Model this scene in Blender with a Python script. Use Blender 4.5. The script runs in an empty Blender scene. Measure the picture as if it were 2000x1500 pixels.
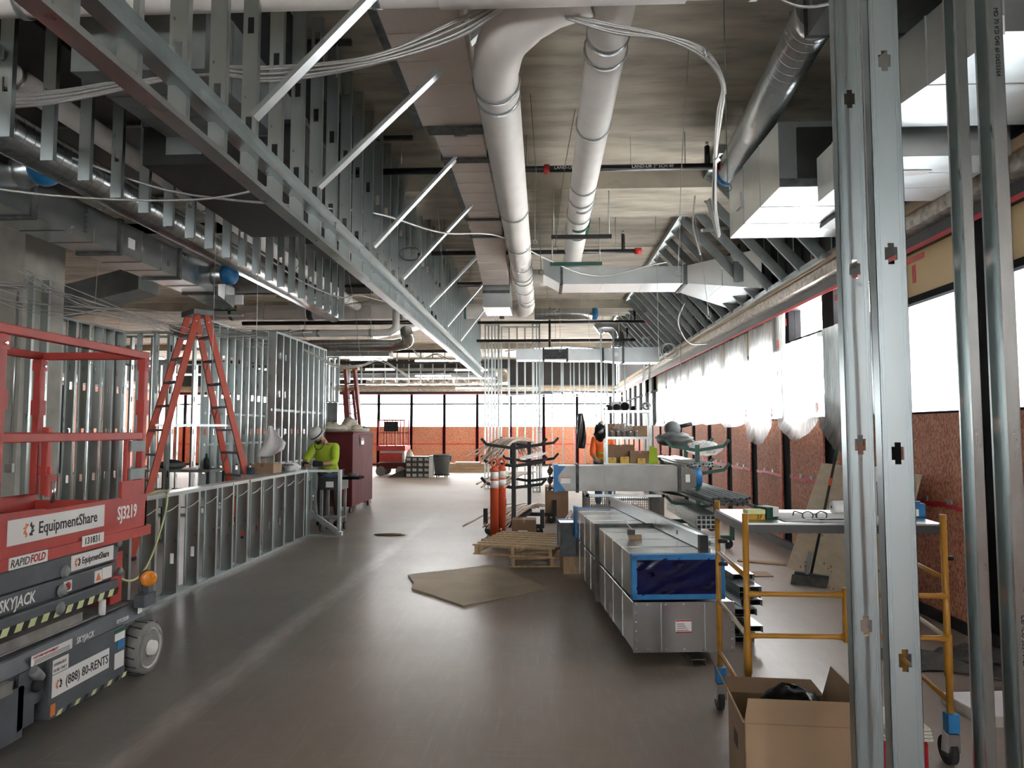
import bpy, bmesh, math, random
from mathutils import Vector, Matrix
from math import radians as R, sin, cos, pi
S = bpy.context.scene
COL = S.collection
random.seed(7)

# ---------------------------------------------------------------- camera, world, light, exposure
CAM_H = 1.6
cam_d = bpy.data.cameras.new('camera'); cam = bpy.data.objects.new('camera', cam_d); COL.objects.link(cam)
cam_d.sensor_width = 36.0; cam_d.lens = 36.0 * 1390 / 2000; cam_d.clip_start = .05; cam_d.clip_end = 300
_p = math.atan(90 / 1390); _psi = math.atan(62 * cos(_p) / 1390)
cam.location = (0, 0, CAM_H); cam.rotation_euler = (pi / 2 + _p, 0, _psi)
S.camera = cam
vs = S.view_settings
vs.view_transform = 'Standard'; vs.look = 'None'; vs.gamma = 1.0; vs.use_curve_mapping = False
vs.exposure = 2.9
W = bpy.data.worlds.new('overcast_sky'); S.world = W; W.use_nodes = True
bg = W.node_tree.nodes['Background']; bg.inputs[0].default_value = (1.0, .985, .955, 1); bg.inputs[1].default_value = 6.0
S.cycles.max_bounces = 10; S.cycles.diffuse_bounces = 5; S.cycles.glossy_bounces = 4
S.cycles.transparent_max_bounces = 16; S.cycles.transmission_bounces = 6
S.cycles.sample_clamp_indirect = 6.0

XR, YF, XL, YB = 3.27, 32.0, -17.0, -7.0          # inner faces of the four window walls
ZSILL, ZTRAN, ZHEAD, ZSLAB = 1.74, 2.78, 3.3, 4.8

def portal(name, loc, rot, sx, sy):
    d = bpy.data.lights.new(name, 'AREA'); d.shape = 'RECTANGLE'; d.size = sx; d.size_y = sy
    d.cycles.is_portal = True
    o = bpy.data.objects.new(name, d); o.location = loc; o.rotation_euler = rot; COL.objects.link(o)
zm = (ZSILL + ZHEAD) / 2
portal('daylight_right', (XR + .3, (YF + 3.9) / 2, zm), (0, pi / 2, 0), 1.7, YF - 3.9)
portal('daylight_far', ((XL + XR) / 2, YF + .3, zm), (-pi / 2, 0, 0), XR - XL, 1.7)
portal('daylight_back', (-2, YB - .3, zm), (pi / 2, 0, 0), 11, 1.7)

# ---------------------------------------------------------------- materials
MATS = {}
def mat(name, col, rough=.6, metal=0., var=.12, scale=6., bump=0., stretch=(1, 1, 1), spec=.5, emit=None, alpha=None, rvar=0., coat=0.):
    m = bpy.data.materials.new(name); m.use_nodes = True
    nt = m.node_tree; b = nt.nodes['Principled BSDF']
    b.inputs['Roughness'].default_value = rough; b.inputs['Metallic'].default_value = metal
    b.inputs['Specular IOR Level'].default_value = spec
    if coat: b.inputs['Coat Weight'].default_value = coat; b.inputs['Coat Roughness'].default_value = .2
    tc = nt.nodes.new('ShaderNodeTexCoord'); mp = nt.nodes.new('ShaderNodeMapping'); mp.inputs['Scale'].default_value = stretch
    nt.links.new(tc.outputs['Object'], mp.inputs[0])
    nz = nt.nodes.new('ShaderNodeTexNoise'); nz.inputs['Scale'].default_value = scale; nz.inputs['Detail'].default_value = 5
    nt.links.new(mp.outputs[0], nz.inputs[0])
    cr = nt.nodes.new('ShaderNodeValToRGB')
    cr.color_ramp.elements[0].position = .3; cr.color_ramp.elements[1].position = .7
    c0 = [max(0, c * (1 - var)) for c in col]; c1 = [min(1, c * (1 + var)) for c in col]
    cr.color_ramp.elements[0].color = (*c0, 1); cr.color_ramp.elements[1].color = (*c1, 1)
    nt.links.new(nz.outputs['Fac'], cr.inputs[0]); nt.links.new(cr.outputs[0], b.inputs['Base Color'])
    if rvar:
        mr = nt.nodes.new('ShaderNodeMapRange'); mr.inputs[3].default_value = max(.02, rough - rvar); mr.inputs[4].default_value = rough + rvar
        nt.links.new(nz.outputs['Fac'], mr.inputs[0]); nt.links.new(mr.outputs[0], b.inputs['Roughness'])
    if bump:
        bp = nt.nodes.new('ShaderNodeBump'); bp.inputs['Strength'].default_value = bump; bp.inputs['Distance'].default_value = .01
        nt.links.new(nz.outputs['Fac'], bp.inputs['Height']); nt.links.new(bp.outputs[0], b.inputs['Normal'])
    if emit:
        b.inputs['Emission Color'].default_value = (*col, 1); b.inputs['Emission Strength'].default_value = emit
    MATS[name] = m
    return m
def nodes_of(name):
    nt = MATS[name].node_tree
    return nt, nt.nodes['Principled BSDF']

mat('galv', (.48, .53, .53), .29, .97, .05, 9, 0, (1, 1, .3), rvar=.05)            # steel studs and tracks
mat('galv_duct', (.44, .46, .46), .25, .9, .08, 3, .01, rvar=.06)                    # sheet metal ducts
mat('galv_dull', (.25, .245, .235), .42, .75, .12, 4, .02)
mat('galv_bright', (.60, .64, .65), .30, .88, .05, 5, 0, rvar=.05)
mat('duct_liner', (.62, .54, .49), .4, .35, .06, 3, .01)
mat('seal', (.06, .065, .065), .6, 0, .5, 14, .2)                                     # duct sealant
mat('white_jacket', (.84, .81, .77), .5, 0, .05, 5, .08)
mat('galv_near', (.38, .45, .47), .34, .95, .04, 5, 0, (1, 1, .2), rvar=.04)
mat('band_steel', (.42, .45, .45), .35, .8, .15, 12)
mat('pipe_black', (.012, .012, .013), .35, 0, .3, 8)
mat('black_paint', (.012, .012, .014), .5, 0, .3, 8)
mat('steel_black', (.007, .007, .008), .85, 0, .3, 5, spec=.1)
mat('cable', (.52, .52, .5), .4, .6, .1, 60)
mat('wire_green', (.10, .16, .10), .5, .2, .1, 20)
mat('wire_steel', (.45, .45, .43), .4, .7, .1, 20)
mat('lift_red', (.42, .040, .028), .5, 0, .16, 7, .03)
mat('lift_grey', (.085, .098, .11), .55, 0, .2, 5, .03)
mat('lift_dust', (.22, .21, .20), .8, 0, .25, 7, .05)
mat('dark_red', (.115, .020, .020), .7, 0, .25, 4, .03, (1, 1, .35), spec=.2)
mat('ladder_orange', (.46, .062, .03), .45, 0, .08, 6)
mat('ladder_red', (.24, .03, .025), .45, 0, .1, 6)
mat('ladder_step', (.17, .17, .17), .5, .4, .15, 10)
mat('yellow_cap', (.5, .3, .03), .5)
mat('scaffold_yellow', (.42, .20, .022), .45, 0, .12, 9)
mat('rubber', (.018, .018, .019), .7, 0, .3, 12)
mat('tyre_grey', (.22, .22, .21), .75, 0, .2, 12)
mat('wheel_white', (.74, .73, .69), .6, 0, .2, 10)
mat('orange_plastic', (.60, .085, .03), .5, 0, .05, 6)
mat('reflective_white', (.75, .74, .7), .35, 0, .06, 12)
mat('amber', (.8, .26, .02), .3, 0, .2, 40, .3)
mat('cardboard', (.30, .20, .12), .8, 0, .08, 5, .03)
mat('cardboard_dark', (.20, .12, .07), .8, 0, .12, 5, .03)
mat('plywood_new', (.52, .42, .29), .7, 0, .12, 3, .03, (1, 1, 5))
mat('board_floor', (.42, .34, .24), .7, 0, .12, 3, .03)
mat('pallet_wood', (.40, .28, .16), .75, 0, .18, 5, .05, (6, 1, 1))
mat('lumber', (.45, .32, .20), .7, 0, .14, 3, .04, (1, .2, 1))
mat('red_tape', (.55, .015, .02), .35, 0, .1, 9)
mat('blue_tape', (.015, .17, .42), .45, 0, .15, 14, .1)
mat('blue_film', (.004, .007, .045), .14, 0, .4, 9, .10, (1, 4, 2))
mat('grey_plastic_film', (.10, .10, .10), .25, 0, .4, 12, .6, (1, 1, 6))
mat('bag_black', (.01, .01, .01), .25, 0, .3, 9, .8)
mat('hivis', (.36, .50, .03), .8, 0, .08, 9, .05)
mat('hivis_orange', (.85, .16, .03), .8, 0, .06, 9)
mat('skin', (.36, .20, .13), .55, 0, .06, 12)
mat('hair', (.015, .011, .009), .7)
mat('trousers', (.05, .035, .03), .85, 0, .2, 9, .05)
mat('hardhat', (.62, .62, .60), .35, 0, .05, 6)
mat('white_plastic', (.72, .72, .71), .45, 0, .05, 6)
mat('white_paper', (.72, .72, .72), .8, 0, .04, 8)
mat('paper_print', (.75, .74, .72), .7, 0, .03, 8)
mat('ink', (.012, .012, .013), .6)
mat('ink_red', (.45, .02, .02), .5)
mat('ink_white', (.78, .78, .76), .5, 0, .06, 25)
mat('ink_orange', (.75, .20, .04), .5)
mat('tape_yellowgreen', (.62, .66, .33), .5, 0, .1, 20)
mat('steel_grey_paint', (.20, .22, .22), .5, .2, .15, 6)
mat('chrome', (.55, .55, .55), .25, .9, .1, 10)
mat('copper_pale', (.50, .38, .30), .45, .25, .15, 9)
mat('green_rack', (.01, .065, .045), .5, 0, .2, 8)
mat('green_label', (.01, .10, .06), .5)
mat('mesh_brown', (.13, .115, .10), .65, .3, .25, 60, .2)
mat('glove_dark', (.02, .02, .022), .8)
mat('cream_stuff', (.62, .57, .47), .9, 0, .12, 14, .3)
mat('tabletop_dark', (.035, .038, .04), .4, 0, .2, 8)
mat('blue_jean', (.03, .07, .14), .85, 0, .2, 9)
mat('cooler_red', (.36, .012, .018), .4)
mat('cooler_white', (.68, .66, .58), .45, 0, .05, 8)
mat('can_grey', (.11, .12, .12), .6, 0, .12, 6)
mat('foil', (.50, .46, .40), .3, .7, .4, 16, 1.0)
mat('lamp_glow', (1.0, .98, .92), .5, 0, 0, 5, emit=1.6)
mat('siding', (.65, .62, .57), .8)
mat('blue_bright', (.012, .15, .36), .4, 0, .2, 12, .3)
mat('equipment_black', (.016, .015, .014), .6, 0, .3, 5)
mat('column_concrete', (.36, .35, .31), .85, 0, .15, 4, .05)
mat('debris', (.06, .055, .05), .9, 0, .4, 14, .4)
mat('dust_light', (.45, .42, .38), .9, 0, .2, 12)

# floor: power-trowelled concrete, burnished patches, dusty drag marks
mat('floor_concrete', (.15, .145, .142), .28, 0, .25, .8)
nt, b = nodes_of('floor_concrete')
tc = [n for n in nt.nodes if n.type == 'TEX_COORD'][0]
big = [n for n in nt.nodes if n.type == 'TEX_NOISE'][0]; ramp = [n for n in nt.nodes if n.type == 'VALTORGB'][0]
ramp.color_ramp.elements[0].color = (.19, .17, .152, 1); ramp.color_ramp.elements[1].color = (.275, .242, .21, 1)
fine = nt.nodes.new('ShaderNodeTexNoise'); fine.inputs['Scale'].default_value = 16; fine.inputs['Detail'].default_value = 10; fine.inputs['Distortion'].default_value = 0
mp2 = nt.nodes.new('ShaderNodeMapping'); mp2.inputs['Scale'].default_value = (1.0, .28, 1); mp2.inputs['Rotation'].default_value = (0, 0, .5)
nt.links.new(tc.outputs['Object'], mp2.inputs[0]); nt.links.new(mp2.outputs[0], fine.inputs[0])
r2 = nt.nodes.new('ShaderNodeValToRGB'); r2.color_ramp.elements[0].position = .50; r2.color_ramp.elements[1].position = .85
r2.color_ramp.elements[1].color = (.35, .35, .35, 1)
nt.links.new(fine.outputs['Fac'], r2.inputs[0])
mx = nt.nodes.new('ShaderNodeMix'); mx.data_type = 'RGBA'; mx.inputs[7].default_value = (.33, .30, .275, 1)
nt.links.new(r2.outputs[0], mx.inputs[0]); nt.links.new(ramp.outputs[0], mx.inputs[6])
# far zone: lighter, rougher towards the middle of the hall
sep = nt.nodes.new('ShaderNodeSeparateXYZ'); nt.links.new(tc.outputs['Object'], sep.inputs[0])
far = nt.nodes.new('ShaderNodeMapRange'); far.inputs[1].default_value = 6; far.inputs[2].default_value = 15; nt.links.new(sep.outputs['Y'], far.inputs[0])
nz3 = nt.nodes.new('ShaderNodeTexNoise'); nz3.inputs['Scale'].default_value = 1.1; nz3.inputs['Detail'].default_value = 6; nz3.inputs['Roughness'].default_value = .55
nt.links.new(tc.outputs['Object'], nz3.inputs[0])
ad = nt.nodes.new('ShaderNodeMath'); ad.operation = 'MULTIPLY'; nt.links.new(far.outputs[0], ad.inputs[0]); nt.links.new(nz3.outputs['Fac'], ad.inputs[1])
mx2 = nt.nodes.new('ShaderNodeMix'); mx2.data_type = 'RGBA'; mx2.inputs[7].default_value = (.29, .253, .216, 1)
nt.links.new(ad.outputs[0], mx2.inputs[0]); nt.links.new(mx.outputs[2], mx2.inputs[6]); nt.links.new(mx2.outputs[2], b.inputs['Base Color'])
# pale dusty drag line down the aisle (wear in the slab), burnished darker bay left of it
edge = nt.nodes.new('ShaderNodeMath'); edge.operation = 'MULTIPLY_ADD'; edge.inputs[1].default_value = 0; edge.inputs[2].default_value = 2.19
nt.links.new(sep.outputs['Y'], edge.inputs[0])
dx = nt.nodes.new('ShaderNodeMath'); dx.operation = 'ADD'; nt.links.new(sep.outputs['X'], dx.inputs[0]); nt.links.new(edge.outputs[0], dx.inputs[1])
wob = nt.nodes.new('ShaderNodeMath'); wob.operation = 'MULTIPLY_ADD'; wob.inputs[1].default_value = .12; nt.links.new(nz3.outputs['Fac'], wob.inputs[0]); nt.links.new(dx.outputs[0], wob.inputs[2])
bay = nt.nodes.new('ShaderNodeMapRange'); bay.inputs[1].default_value = .15; bay.inputs[2].default_value = 1.0; nt.links.new(wob.outputs[0], bay.inputs[0])
lf_ = nt.nodes.new('ShaderNodeMix'); lf_.data_type = 'RGBA'; lf_.inputs[6].default_value = (.66, .69, .73, 1); lf_.inputs[7].default_value = (1.12, 1.03, .97, 1); nt.links.new(bay.outputs[0], lf_.inputs[0])
mul = nt.nodes.new('ShaderNodeMix'); mul.data_type = 'RGBA'; mul.blend_type = 'MULTIPLY'; mul.inputs[0].default_value = 1; nt.links.new(mx2.outputs[2], mul.inputs[6]); nt.links.new(lf_.outputs[2], mul.inputs[7])
ab = nt.nodes.new('ShaderNodeMath'); ab.operation = 'ABSOLUTE'; nt.links.new(wob.outputs[0], ab.inputs[0])
stk = nt.nodes.new('ShaderNodeMapRange'); stk.inputs[1].default_value = .14; stk.inputs[2].default_value = .02; stk.inputs[3].default_value = 0; stk.inputs[4].default_value = 1.1
sh_ = nt.nodes.new('ShaderNodeMath'); sh_.operation = 'SUBTRACT'; sh_.inputs[1].default_value = .2; nt.links.new(wob.outputs[0], sh_.inputs[0])
ab.inputs[0].default_value = 0; nt.links.new(sh_.outputs[0], ab.inputs[0]); nt.links.new(ab.outputs[0], stk.inputs[0])
sm_ = nt.nodes.new('ShaderNodeMath'); sm_.operation = 'MULTIPLY'; nt.links.new(stk.outputs[0], sm_.inputs[0])
fi_ = nt.nodes.new('ShaderNodeMath'); fi_.operation = 'SUBTRACT'; fi_.inputs[0].default_value = 1; nt.links.new(far.outputs[0], fi_.inputs[1])
fm_ = nt.nodes.new('ShaderNodeMath'); fm_.operation = 'MULTIPLY'; nt.links.new(fine.outputs['Fac'], fm_.inputs[0]); nt.links.new(fi_.outputs[0], fm_.inputs[1]); nt.links.new(fm_.outputs[0], sm_.inputs[1])
bm_ = nt.nodes.new('ShaderNodeMath'); bm_.operation = 'MAXIMUM'; nt.links.new(bay.outputs[0], bm_.inputs[0]); nt.links.new(far.outputs[0], bm_.inputs[1]); nt.links.new(bm_.outputs[0], lf_.inputs[0])
mx3 = nt.nodes.new('ShaderNodeMix'); mx3.data_type = 'RGBA'; mx3.inputs[7].default_value = (.46, .42, .40, 1); nt.links.new(sm_.outputs[0], mx3.inputs[0]); nt.links.new(mul.outputs[2], mx3.inputs[6])
# scuffs and fine scratches in two directions
prev = mx3.outputs[2]
for ang, sc_, st_ in ((.9, (26, 1.3, 1), .22), (-.35, (1.6, 30, 1), .18)):
    mq = nt.nodes.new('ShaderNodeMapping'); mq.inputs['Rotation'].default_value = (0, 0, ang); mq.inputs['Scale'].default_value = sc_
    nq = nt.nodes.new('ShaderNodeTexNoise'); nq.inputs['Scale'].default_value = 1.4; nq.inputs['Detail'].default_value = 6; nq.inputs['Distortion'].default_value = 0
    rq = nt.nodes.new('ShaderNodeMapRange'); rq.inputs[1].default_value = .58; rq.inputs[2].default_value = .76; rq.inputs[4].default_value = st_
    mk = nt.nodes.new('ShaderNodeMix'); mk.data_type = 'RGBA'; mk.inputs[7].default_value = (.44, .41, .38, 1)
    nt.links.new(tc.outputs['Object'], mq.inputs[0]); nt.links.new(mq.outputs[0], nq.inputs[0]); nt.links.new(nq.outputs['Fac'], rq.inputs[0]); nt.links.new(rq.outputs[0], mk.inputs[0]); nt.links.new(prev, mk.inputs[6]); prev = mk.outputs[2]
nt.links.new(prev, b.inputs['Base Color'])
rr = nt.nodes.new('ShaderNodeMapRange'); rr.inputs[1].default_value = .3; rr.inputs[2].default_value = .7; rr.inputs[3].default_value = .17; rr.inputs[4].default_value = .23
nt.links.new(nz3.outputs['Fac'], rr.inputs[0])
ra = nt.nodes.new('ShaderNodeMath'); ra.operation = 'ADD'; nt.links.new(rr.outputs[0], ra.inputs[0])
rm = nt.nodes.new('ShaderNodeMath'); rm.operation = 'MULTIPLY'; rm.inputs[1].default_value = .30; nt.links.new(far.outputs[0], rm.inputs[0]); nt.links.new(rm.outputs[0], ra.inputs[1])
rb = nt.nodes.new('ShaderNodeMath'); rb.operation = 'MULTIPLY_ADD'; rb.inputs[1].default_value = .115; nt.links.new(bay.outputs[0], rb.inputs[0]); nt.links.new(ra.outputs[0], rb.inputs[2])
far2 = nt.nodes.new('ShaderNodeMapRange'); far2.inputs[1].default_value = 11.5; far2.inputs[2].default_value = 15; nt.links.new(sep.outputs['Y'], far2.inputs[0])
bs_ = nt.nodes.new('ShaderNodeMapRange'); bs_.inputs[1].default_value = .17; bs_.inputs[2].default_value = .23; nt.links.new(wob.outputs[0], bs_.inputs[0])
bx_ = nt.nodes.new('ShaderNodeMath'); bx_.operation = 'MAXIMUM'; nt.links.new(bs_.outputs[0], bx_.inputs[0]); nt.links.new(far2.outputs[0], bx_.inputs[1])
sel = nt.nodes.new('ShaderNodeMix'); nt.links.new(bs_.outputs[0], sel.inputs[0]); nt.links.new(far.outputs[0], sel.inputs[2]); nt.links.new(far.outputs[0], sel.inputs[3]); nt.links.new(sel.outputs[0], rm.inputs[0]); rb.inputs[0].default_value = 1.0
for l_ in list(rb.inputs[0].links): nt.links.remove(l_)
rc = nt.nodes.new('ShaderNodeMath'); rc.operation = 'SUBTRACT'; rc.inputs[1].default_value = .0; nt.links.new(rb.outputs[0], rc.inputs[0]); nt.links.new(rc.outputs[0], b.inputs['Roughness'])

# slab soffit: board-formed concrete
mat('slab_concrete', (.43, .39, .32), .9, 0, .3, 1.3, .05, (1, 3.5, 1))
nt, b = nodes_of('slab_concrete')
tc = [n for n in nt.nodes if n.type == 'TEX_COORD'][0]; ramp = [n for n in nt.nodes if n.type == 'VALTORGB'][0]
nz = nt.nodes.new('ShaderNodeTexNoise'); nz.inputs['Scale'].default_value = 5; nz.inputs['Detail'].default_value = 9
mp2 = nt.nodes.new('ShaderNodeMapping'); mp2.inputs['Scale'].default_value = (.5, 3.2, 1)
nt.links.new(tc.outputs['Object'], mp2.inputs[0]); nt.links.new(mp2.outputs[0], nz.inputs[0])
r2 = nt.nodes.new('ShaderNodeValToRGB'); r2.color_ramp.elements[0].position = .58; r2.color_ramp.elements[1].position = .84
nt.links.new(nz.outputs['Fac'], r2.inputs[0])
mx = nt.nodes.new('ShaderNodeMix'); mx.data_type = 'RGBA'; mx.inputs[7].default_value = (.20, .18, .145, 1)
nt.links.new(r2.outputs[0], mx.inputs[0]); nt.links.new(ramp.outputs[0], mx.inputs[6]); nt.links.new(mx.outputs[2], b.inputs['Base Color'])

# oriented strand board
mat('osb', (.40, .15, .085), .75, 0, .2, 5)
nt, b = nodes_of('osb')
tc = [n for n in nt.nodes if n.type == 'TEX_COORD'][0]
v = nt.nodes.new('ShaderNodeTexVoronoi'); v.inputs['Scale'].default_value = 85; v.inputs['Randomness'].default_value = 1
mp2 = nt.nodes.new('ShaderNodeMapping'); mp2.inputs['Scale'].default_value = (1, 1, .5); mp2.inputs['Rotation'].default_value = (.6, .4, .5)
nt.links.new(tc.outputs['Object'], mp2.inputs[0]); nt.links.new(mp2.outputs[0], v.inputs[0])
sp = nt.nodes.new('ShaderNodeSeparateColor'); nt.links.new(v.outputs['Color'], sp.inputs[0])
r2 = nt.nodes.new('ShaderNodeValToRGB')
r2.color_ramp.elements[0].color = (.32, .08, .04, 1); r2.color_ramp.elements[1].color = (.64, .23, .115, 1)
e = r2.color_ramp.elements.new(.9); e.color = (.62, .31, .19, 1)
nt.links.new(sp.outputs[0], r2.inputs[0]); nt.links.new(r2.outputs[0], b.inputs['Base Color'])

# films: polythene over the windows, clear glass
def film(name, col, transp, rough=.4, wrinkle=0., seed=8, tcol=None):
    m = bpy.data.materials.new(name); m.use_nodes = True; nt = m.node_tree; nt.nodes.clear()
    out = nt.nodes.new('ShaderNodeOutputMaterial'); mix = nt.nodes.new('ShaderNodeMixShader'); mix.inputs[0].default_value = transp
    tr = nt.nodes.new('ShaderNodeBsdfTransparent'); tl = nt.nodes.new('ShaderNodeBsdfTranslucent'); tl.inputs[0].default_value = (*(tcol or col), 1)
    df = nt.nodes.new('ShaderNodeBsdfPrincipled'); df.inputs['Base Color'].default_value = (*col, 1); df.inputs['Roughness'].default_value = rough
    m2 = nt.nodes.new('ShaderNodeMixShader'); m2.inputs[0].default_value = .22
    nt.links.new(tl.outputs[0], m2.inputs[1]); nt.links.new(df.outputs[0], m2.inputs[2])
    nt.links.new(m2.outputs[0], mix.inputs[1]); nt.links.new(tr.outputs[0], mix.inputs[2]); nt.links.new(mix.outputs[0], out.inputs[0])
    if wrinkle:
        tc = nt.nodes.new('ShaderNodeTexCoord'); mp = nt.nodes.new('ShaderNodeMapping'); mp.inputs['Scale'].default_value = (1, 3, .45)
        nz = nt.nodes.new('ShaderNodeTexNoise'); nz.inputs['Scale'].default_value = seed; nz.inputs['Detail'].default_value = 4
        bp = nt.nodes.new('ShaderNodeBump'); bp.inputs['Strength'].default_value = wrinkle; bp.inputs['Distance'].default_value = .05
        nt.links.new(tc.outputs['Object'], mp.inputs[0]); nt.links.new(mp.outputs[0], nz.inputs[0]); nt.links.new(nz.outputs['Fac'], bp.inputs['Height'])
        nt.links.new(bp.outputs[0], tl.inputs['Normal']); nt.links.new(bp.outputs[0], df.inputs['Normal'])
        mr = nt.nodes.new('ShaderNodeMapRange'); mr.inputs[1].default_value = .3; mr.inputs[2].default_value = .7
        mr.inputs[3].default_value = max(0, transp - .2); mr.inputs[4].default_value = min(1, transp + .2)
        nt.links.new(nz.outputs['Fac'], mr.inputs[0]); nt.links.new(mr.outputs[0], mix.inputs[0])
    MATS[name] = m
film('window_film', (.95, .97, 1.0), .42)
film('poly_sheet', (.80, .83, .80), .30, .3, .8, tcol=(.45, .47, .47))
film('poly_heavy', (.55, .58, .55), .10, .3, .9, tcol=(.10, .105, .10))
film('window_shade', (.70, .62, .48), .0, tcol=(.085, .072, .052))
film('window_film_dense', (.95, .97, 1.0), .15, tcol=(.36, .38, .40))
film('window_film_back', (.9, .9, .9), .20, tcol=(.62, .64, .66))
film('clear_wrap', (.8, .8, .8), .6, .15, .6, 20)
m = bpy.data.materials.new('glass'); m.use_nodes = True; nt = m.node_tree; nt.nodes.clear()
out = nt.nodes.new('ShaderNodeOutputMaterial'); mix = nt.nodes.new('ShaderNodeMixShader'); mix.inputs[0].default_value = .06
tr = nt.nodes.new('ShaderNodeBsdfTransparent'); gl = nt.nodes.new('ShaderNodeBsdfGlossy'); gl.inputs['Roughness'].default_value = .02
nt.links.new(tr.outputs[0], mix.inputs[1]); nt.links.new(gl.outputs[0], mix.inputs[2]); nt.links.new(mix.outputs[0], out.inputs[0]); MATS['glass'] = m

# ---------------------------------------------------------------- mesh helpers
class MB:
    """collects geometry for ONE mesh object"""
    def __init__(s): s.v = []; s.f = []; s.smooth = []
    def add(s, vs_, fs, sm=False):
        o = len(s.v); s.v += [tuple(p) for p in vs_]; s.f += [tuple(i + o for i in f) for f in fs]; s.smooth += [sm] * len(fs); return s
    def box(s, x0, x1, y0, y1, z0, z1):
        return s.add([(x0, y0, z0), (x1, y0, z0), (x1, y1, z0), (x0, y1, z0), (x0, y0, z1), (x1, y0, z1), (x1, y1, z1), (x0, y1, z1)],
                     [(0, 3, 2, 1), (4, 5, 6, 7), (0, 1, 5, 4), (1, 2, 6, 5), (2, 3, 7, 6), (3, 0, 4, 7)])
    def hexa(s, p8):
        return s.add(p8, [(0, 3, 2, 1), (4, 5, 6, 7), (0, 1, 5, 4), (1, 2, 6, 5), (2, 3, 7, 6), (3, 0, 4, 7)])
    def bar(s, a, b_, w, h, up=(0, 0, 1)):
        """rectangular bar from a to b, w across, h along up"""
        a = Vector(a); b_ = Vector(b_); d = (b_ - a).normalized(); u = Vector(up)
        if abs(d.dot(u)) > .98: u = Vector((0, 1, 0))
        sd = d.cross(u).normalized(); u = sd.cross(d).normalized()
        q = lambda c: [c - sd * w / 2 - u * h / 2, c + sd * w / 2 - u * h / 2, c + sd * w / 2 + u * h / 2, c - sd * w / 2 + u * h / 2]
        A = q(a); B = q(b_)
        return s.add(A + B, [(3, 2, 1, 0), (4, 5, 6, 7), (0, 1, 5, 4), (1, 2, 6, 5), (2, 3, 7, 6), (3, 0, 4, 7)])
    def prism(s, prof, a, b_, xd, yd):
        """closed 2D profile extruded from a to b; profile axes xd, yd"""
        a = Vector(a); b_ = Vector(b_); xd = Vector(xd); yd = Vector(yd); n = len(prof)
        vs_ = [a + xd * p[0] + yd * p[1] for p in prof] + [b_ + xd * p[0] + yd * p[1] for p in prof]
        fs = [(i, (i + 1) % n, n + (i + 1) % n, n + i) for i in range(n)] + [tuple(range(n - 1, -1, -1)), tuple(range(n, 2 * n))]
        return s.add(vs_, fs)
    def tube(s, pts, r, n=10, caps=True):
        pts = [Vector(p) for p in pts]; k = len(pts); rr = r if isinstance(r, (list, tuple)) else [r] * k
        T = []
        for i in range(k):
            d = pts[min(i + 1, k - 1)] - pts[max(i - 1, 0)]; T.append(d.normalized())
        ref = Vector((0, 0, 1)) if abs(T[0].z) < .9 else Vector((1, 0, 0))
        u = (ref - T[0] * ref.dot(T[0])).normalized(); vs_ = []
        for i in range(k):
            u = (u - T[i] * u.dot(T[i]))
            u = u.normalized() if u.length > 1e-6 else Vector((1, 0, 0))
            w = T[i].cross(u)
            vs_ += [pts[i] + (u * cos(2 * pi * j / n) + w * sin(2 * pi * j / n)) * rr[i] for j in range(n)]
        fs = [(i * n + j, i * n + (j + 1) % n, (i + 1) * n + (j + 1) % n, (i + 1) * n + j) for i in range(k - 1) for j in range(n)]
        s.add(vs_, fs, True)
        if caps:
            o = len(s.v) - k * n
            s.f += [tuple(o + j for j in range(n - 1, -1, -1)), tuple(o + (k - 1) * n + j for j in range(n))]; s.smooth += [False, False]
        return s
    def cyl(s, a, b_, r, n=16, r1=None, caps=True): return s.tube([a, b_], [r, r if r1 is None else r1], n, caps)
    def lathe(s, prof, c, axis=(0, 0, 1), n=20):
        """prof: list of (radius, along)"""
        ax = Vector(axis).normalized(); c = Vector(c)
        return s.tube2([c + ax * h for _, h in prof], [r for r, _ in prof], ax, n)
    def tube2(s, cs, rs, ax, n):
        ref = Vector((1, 0, 0)) if abs(ax.x) < .9 else Vector((0, 1, 0))
        u = (ref - ax * ref.dot(ax)).normalized(); w = ax.cross(u); k = len(cs)
        vs_ = [c + (u * cos(2 * pi * j / n) + w * sin(2 * pi * j / n)) * max(r, 1e-4) for c, r in zip(cs, rs) for j in range(n)]
        fs = [(i * n + j, i * n + (j + 1) % n, (i + 1) * n + (j + 1) % n, (i + 1) * n + j) for i in range(k - 1) for j in range(n)]
        s.add(vs_, fs, True); o = len(s.v) - k * n
        s.f += [tuple(o + j for j in range(n - 1, -1, -1)), tuple(o + (k - 1) * n + j for j in range(n))]; s.smooth += [False, False]
        return s
    def ball(s, c, rx, ry, rz, n=12, m=8, jit=0.):
        vs_ = []; c = Vector(c)
        for i in range(m + 1):
            t = pi * i / m
            for j in range(n):
                a = 2 * pi * j / n; k = 1 + random.uniform(-jit, jit)
                vs_.append(c + Vector((rx * sin(t) * cos(a) * k, ry * sin(t) * sin(a) * k, rz * cos(t) * k)))
        fs = [(i * n + j, (i + 1) * n + j, (i + 1) * n + (j + 1) % n, i * n + (j + 1) % n) for i in range(m) for j in range(n)]
        return s.add(vs_, fs, True)
    def grid(s, fn, nu, nv, sm=True):
        vs_ = [fn(i / nu, j / nv) for j in range(nv + 1) for i in range(nu + 1)]
        fs = [(j * (nu + 1) + i, j * (nu + 1) + i + 1, (j + 1) * (nu + 1) + i + 1, (j + 1) * (nu + 1) + i) for j in range(nv) for i in range(nu)]
        return s.add(vs_, fs, sm)
    def mesh(s, name, m):
        me = bpy.data.meshes.new(name); me.from_pydata(s.v, [], s.f); me.materials.append(MATS[m] if isinstance(m, str) else m)
        me.polygons.foreach_set('use_smooth', s.smooth); me.update(); return me
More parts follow.
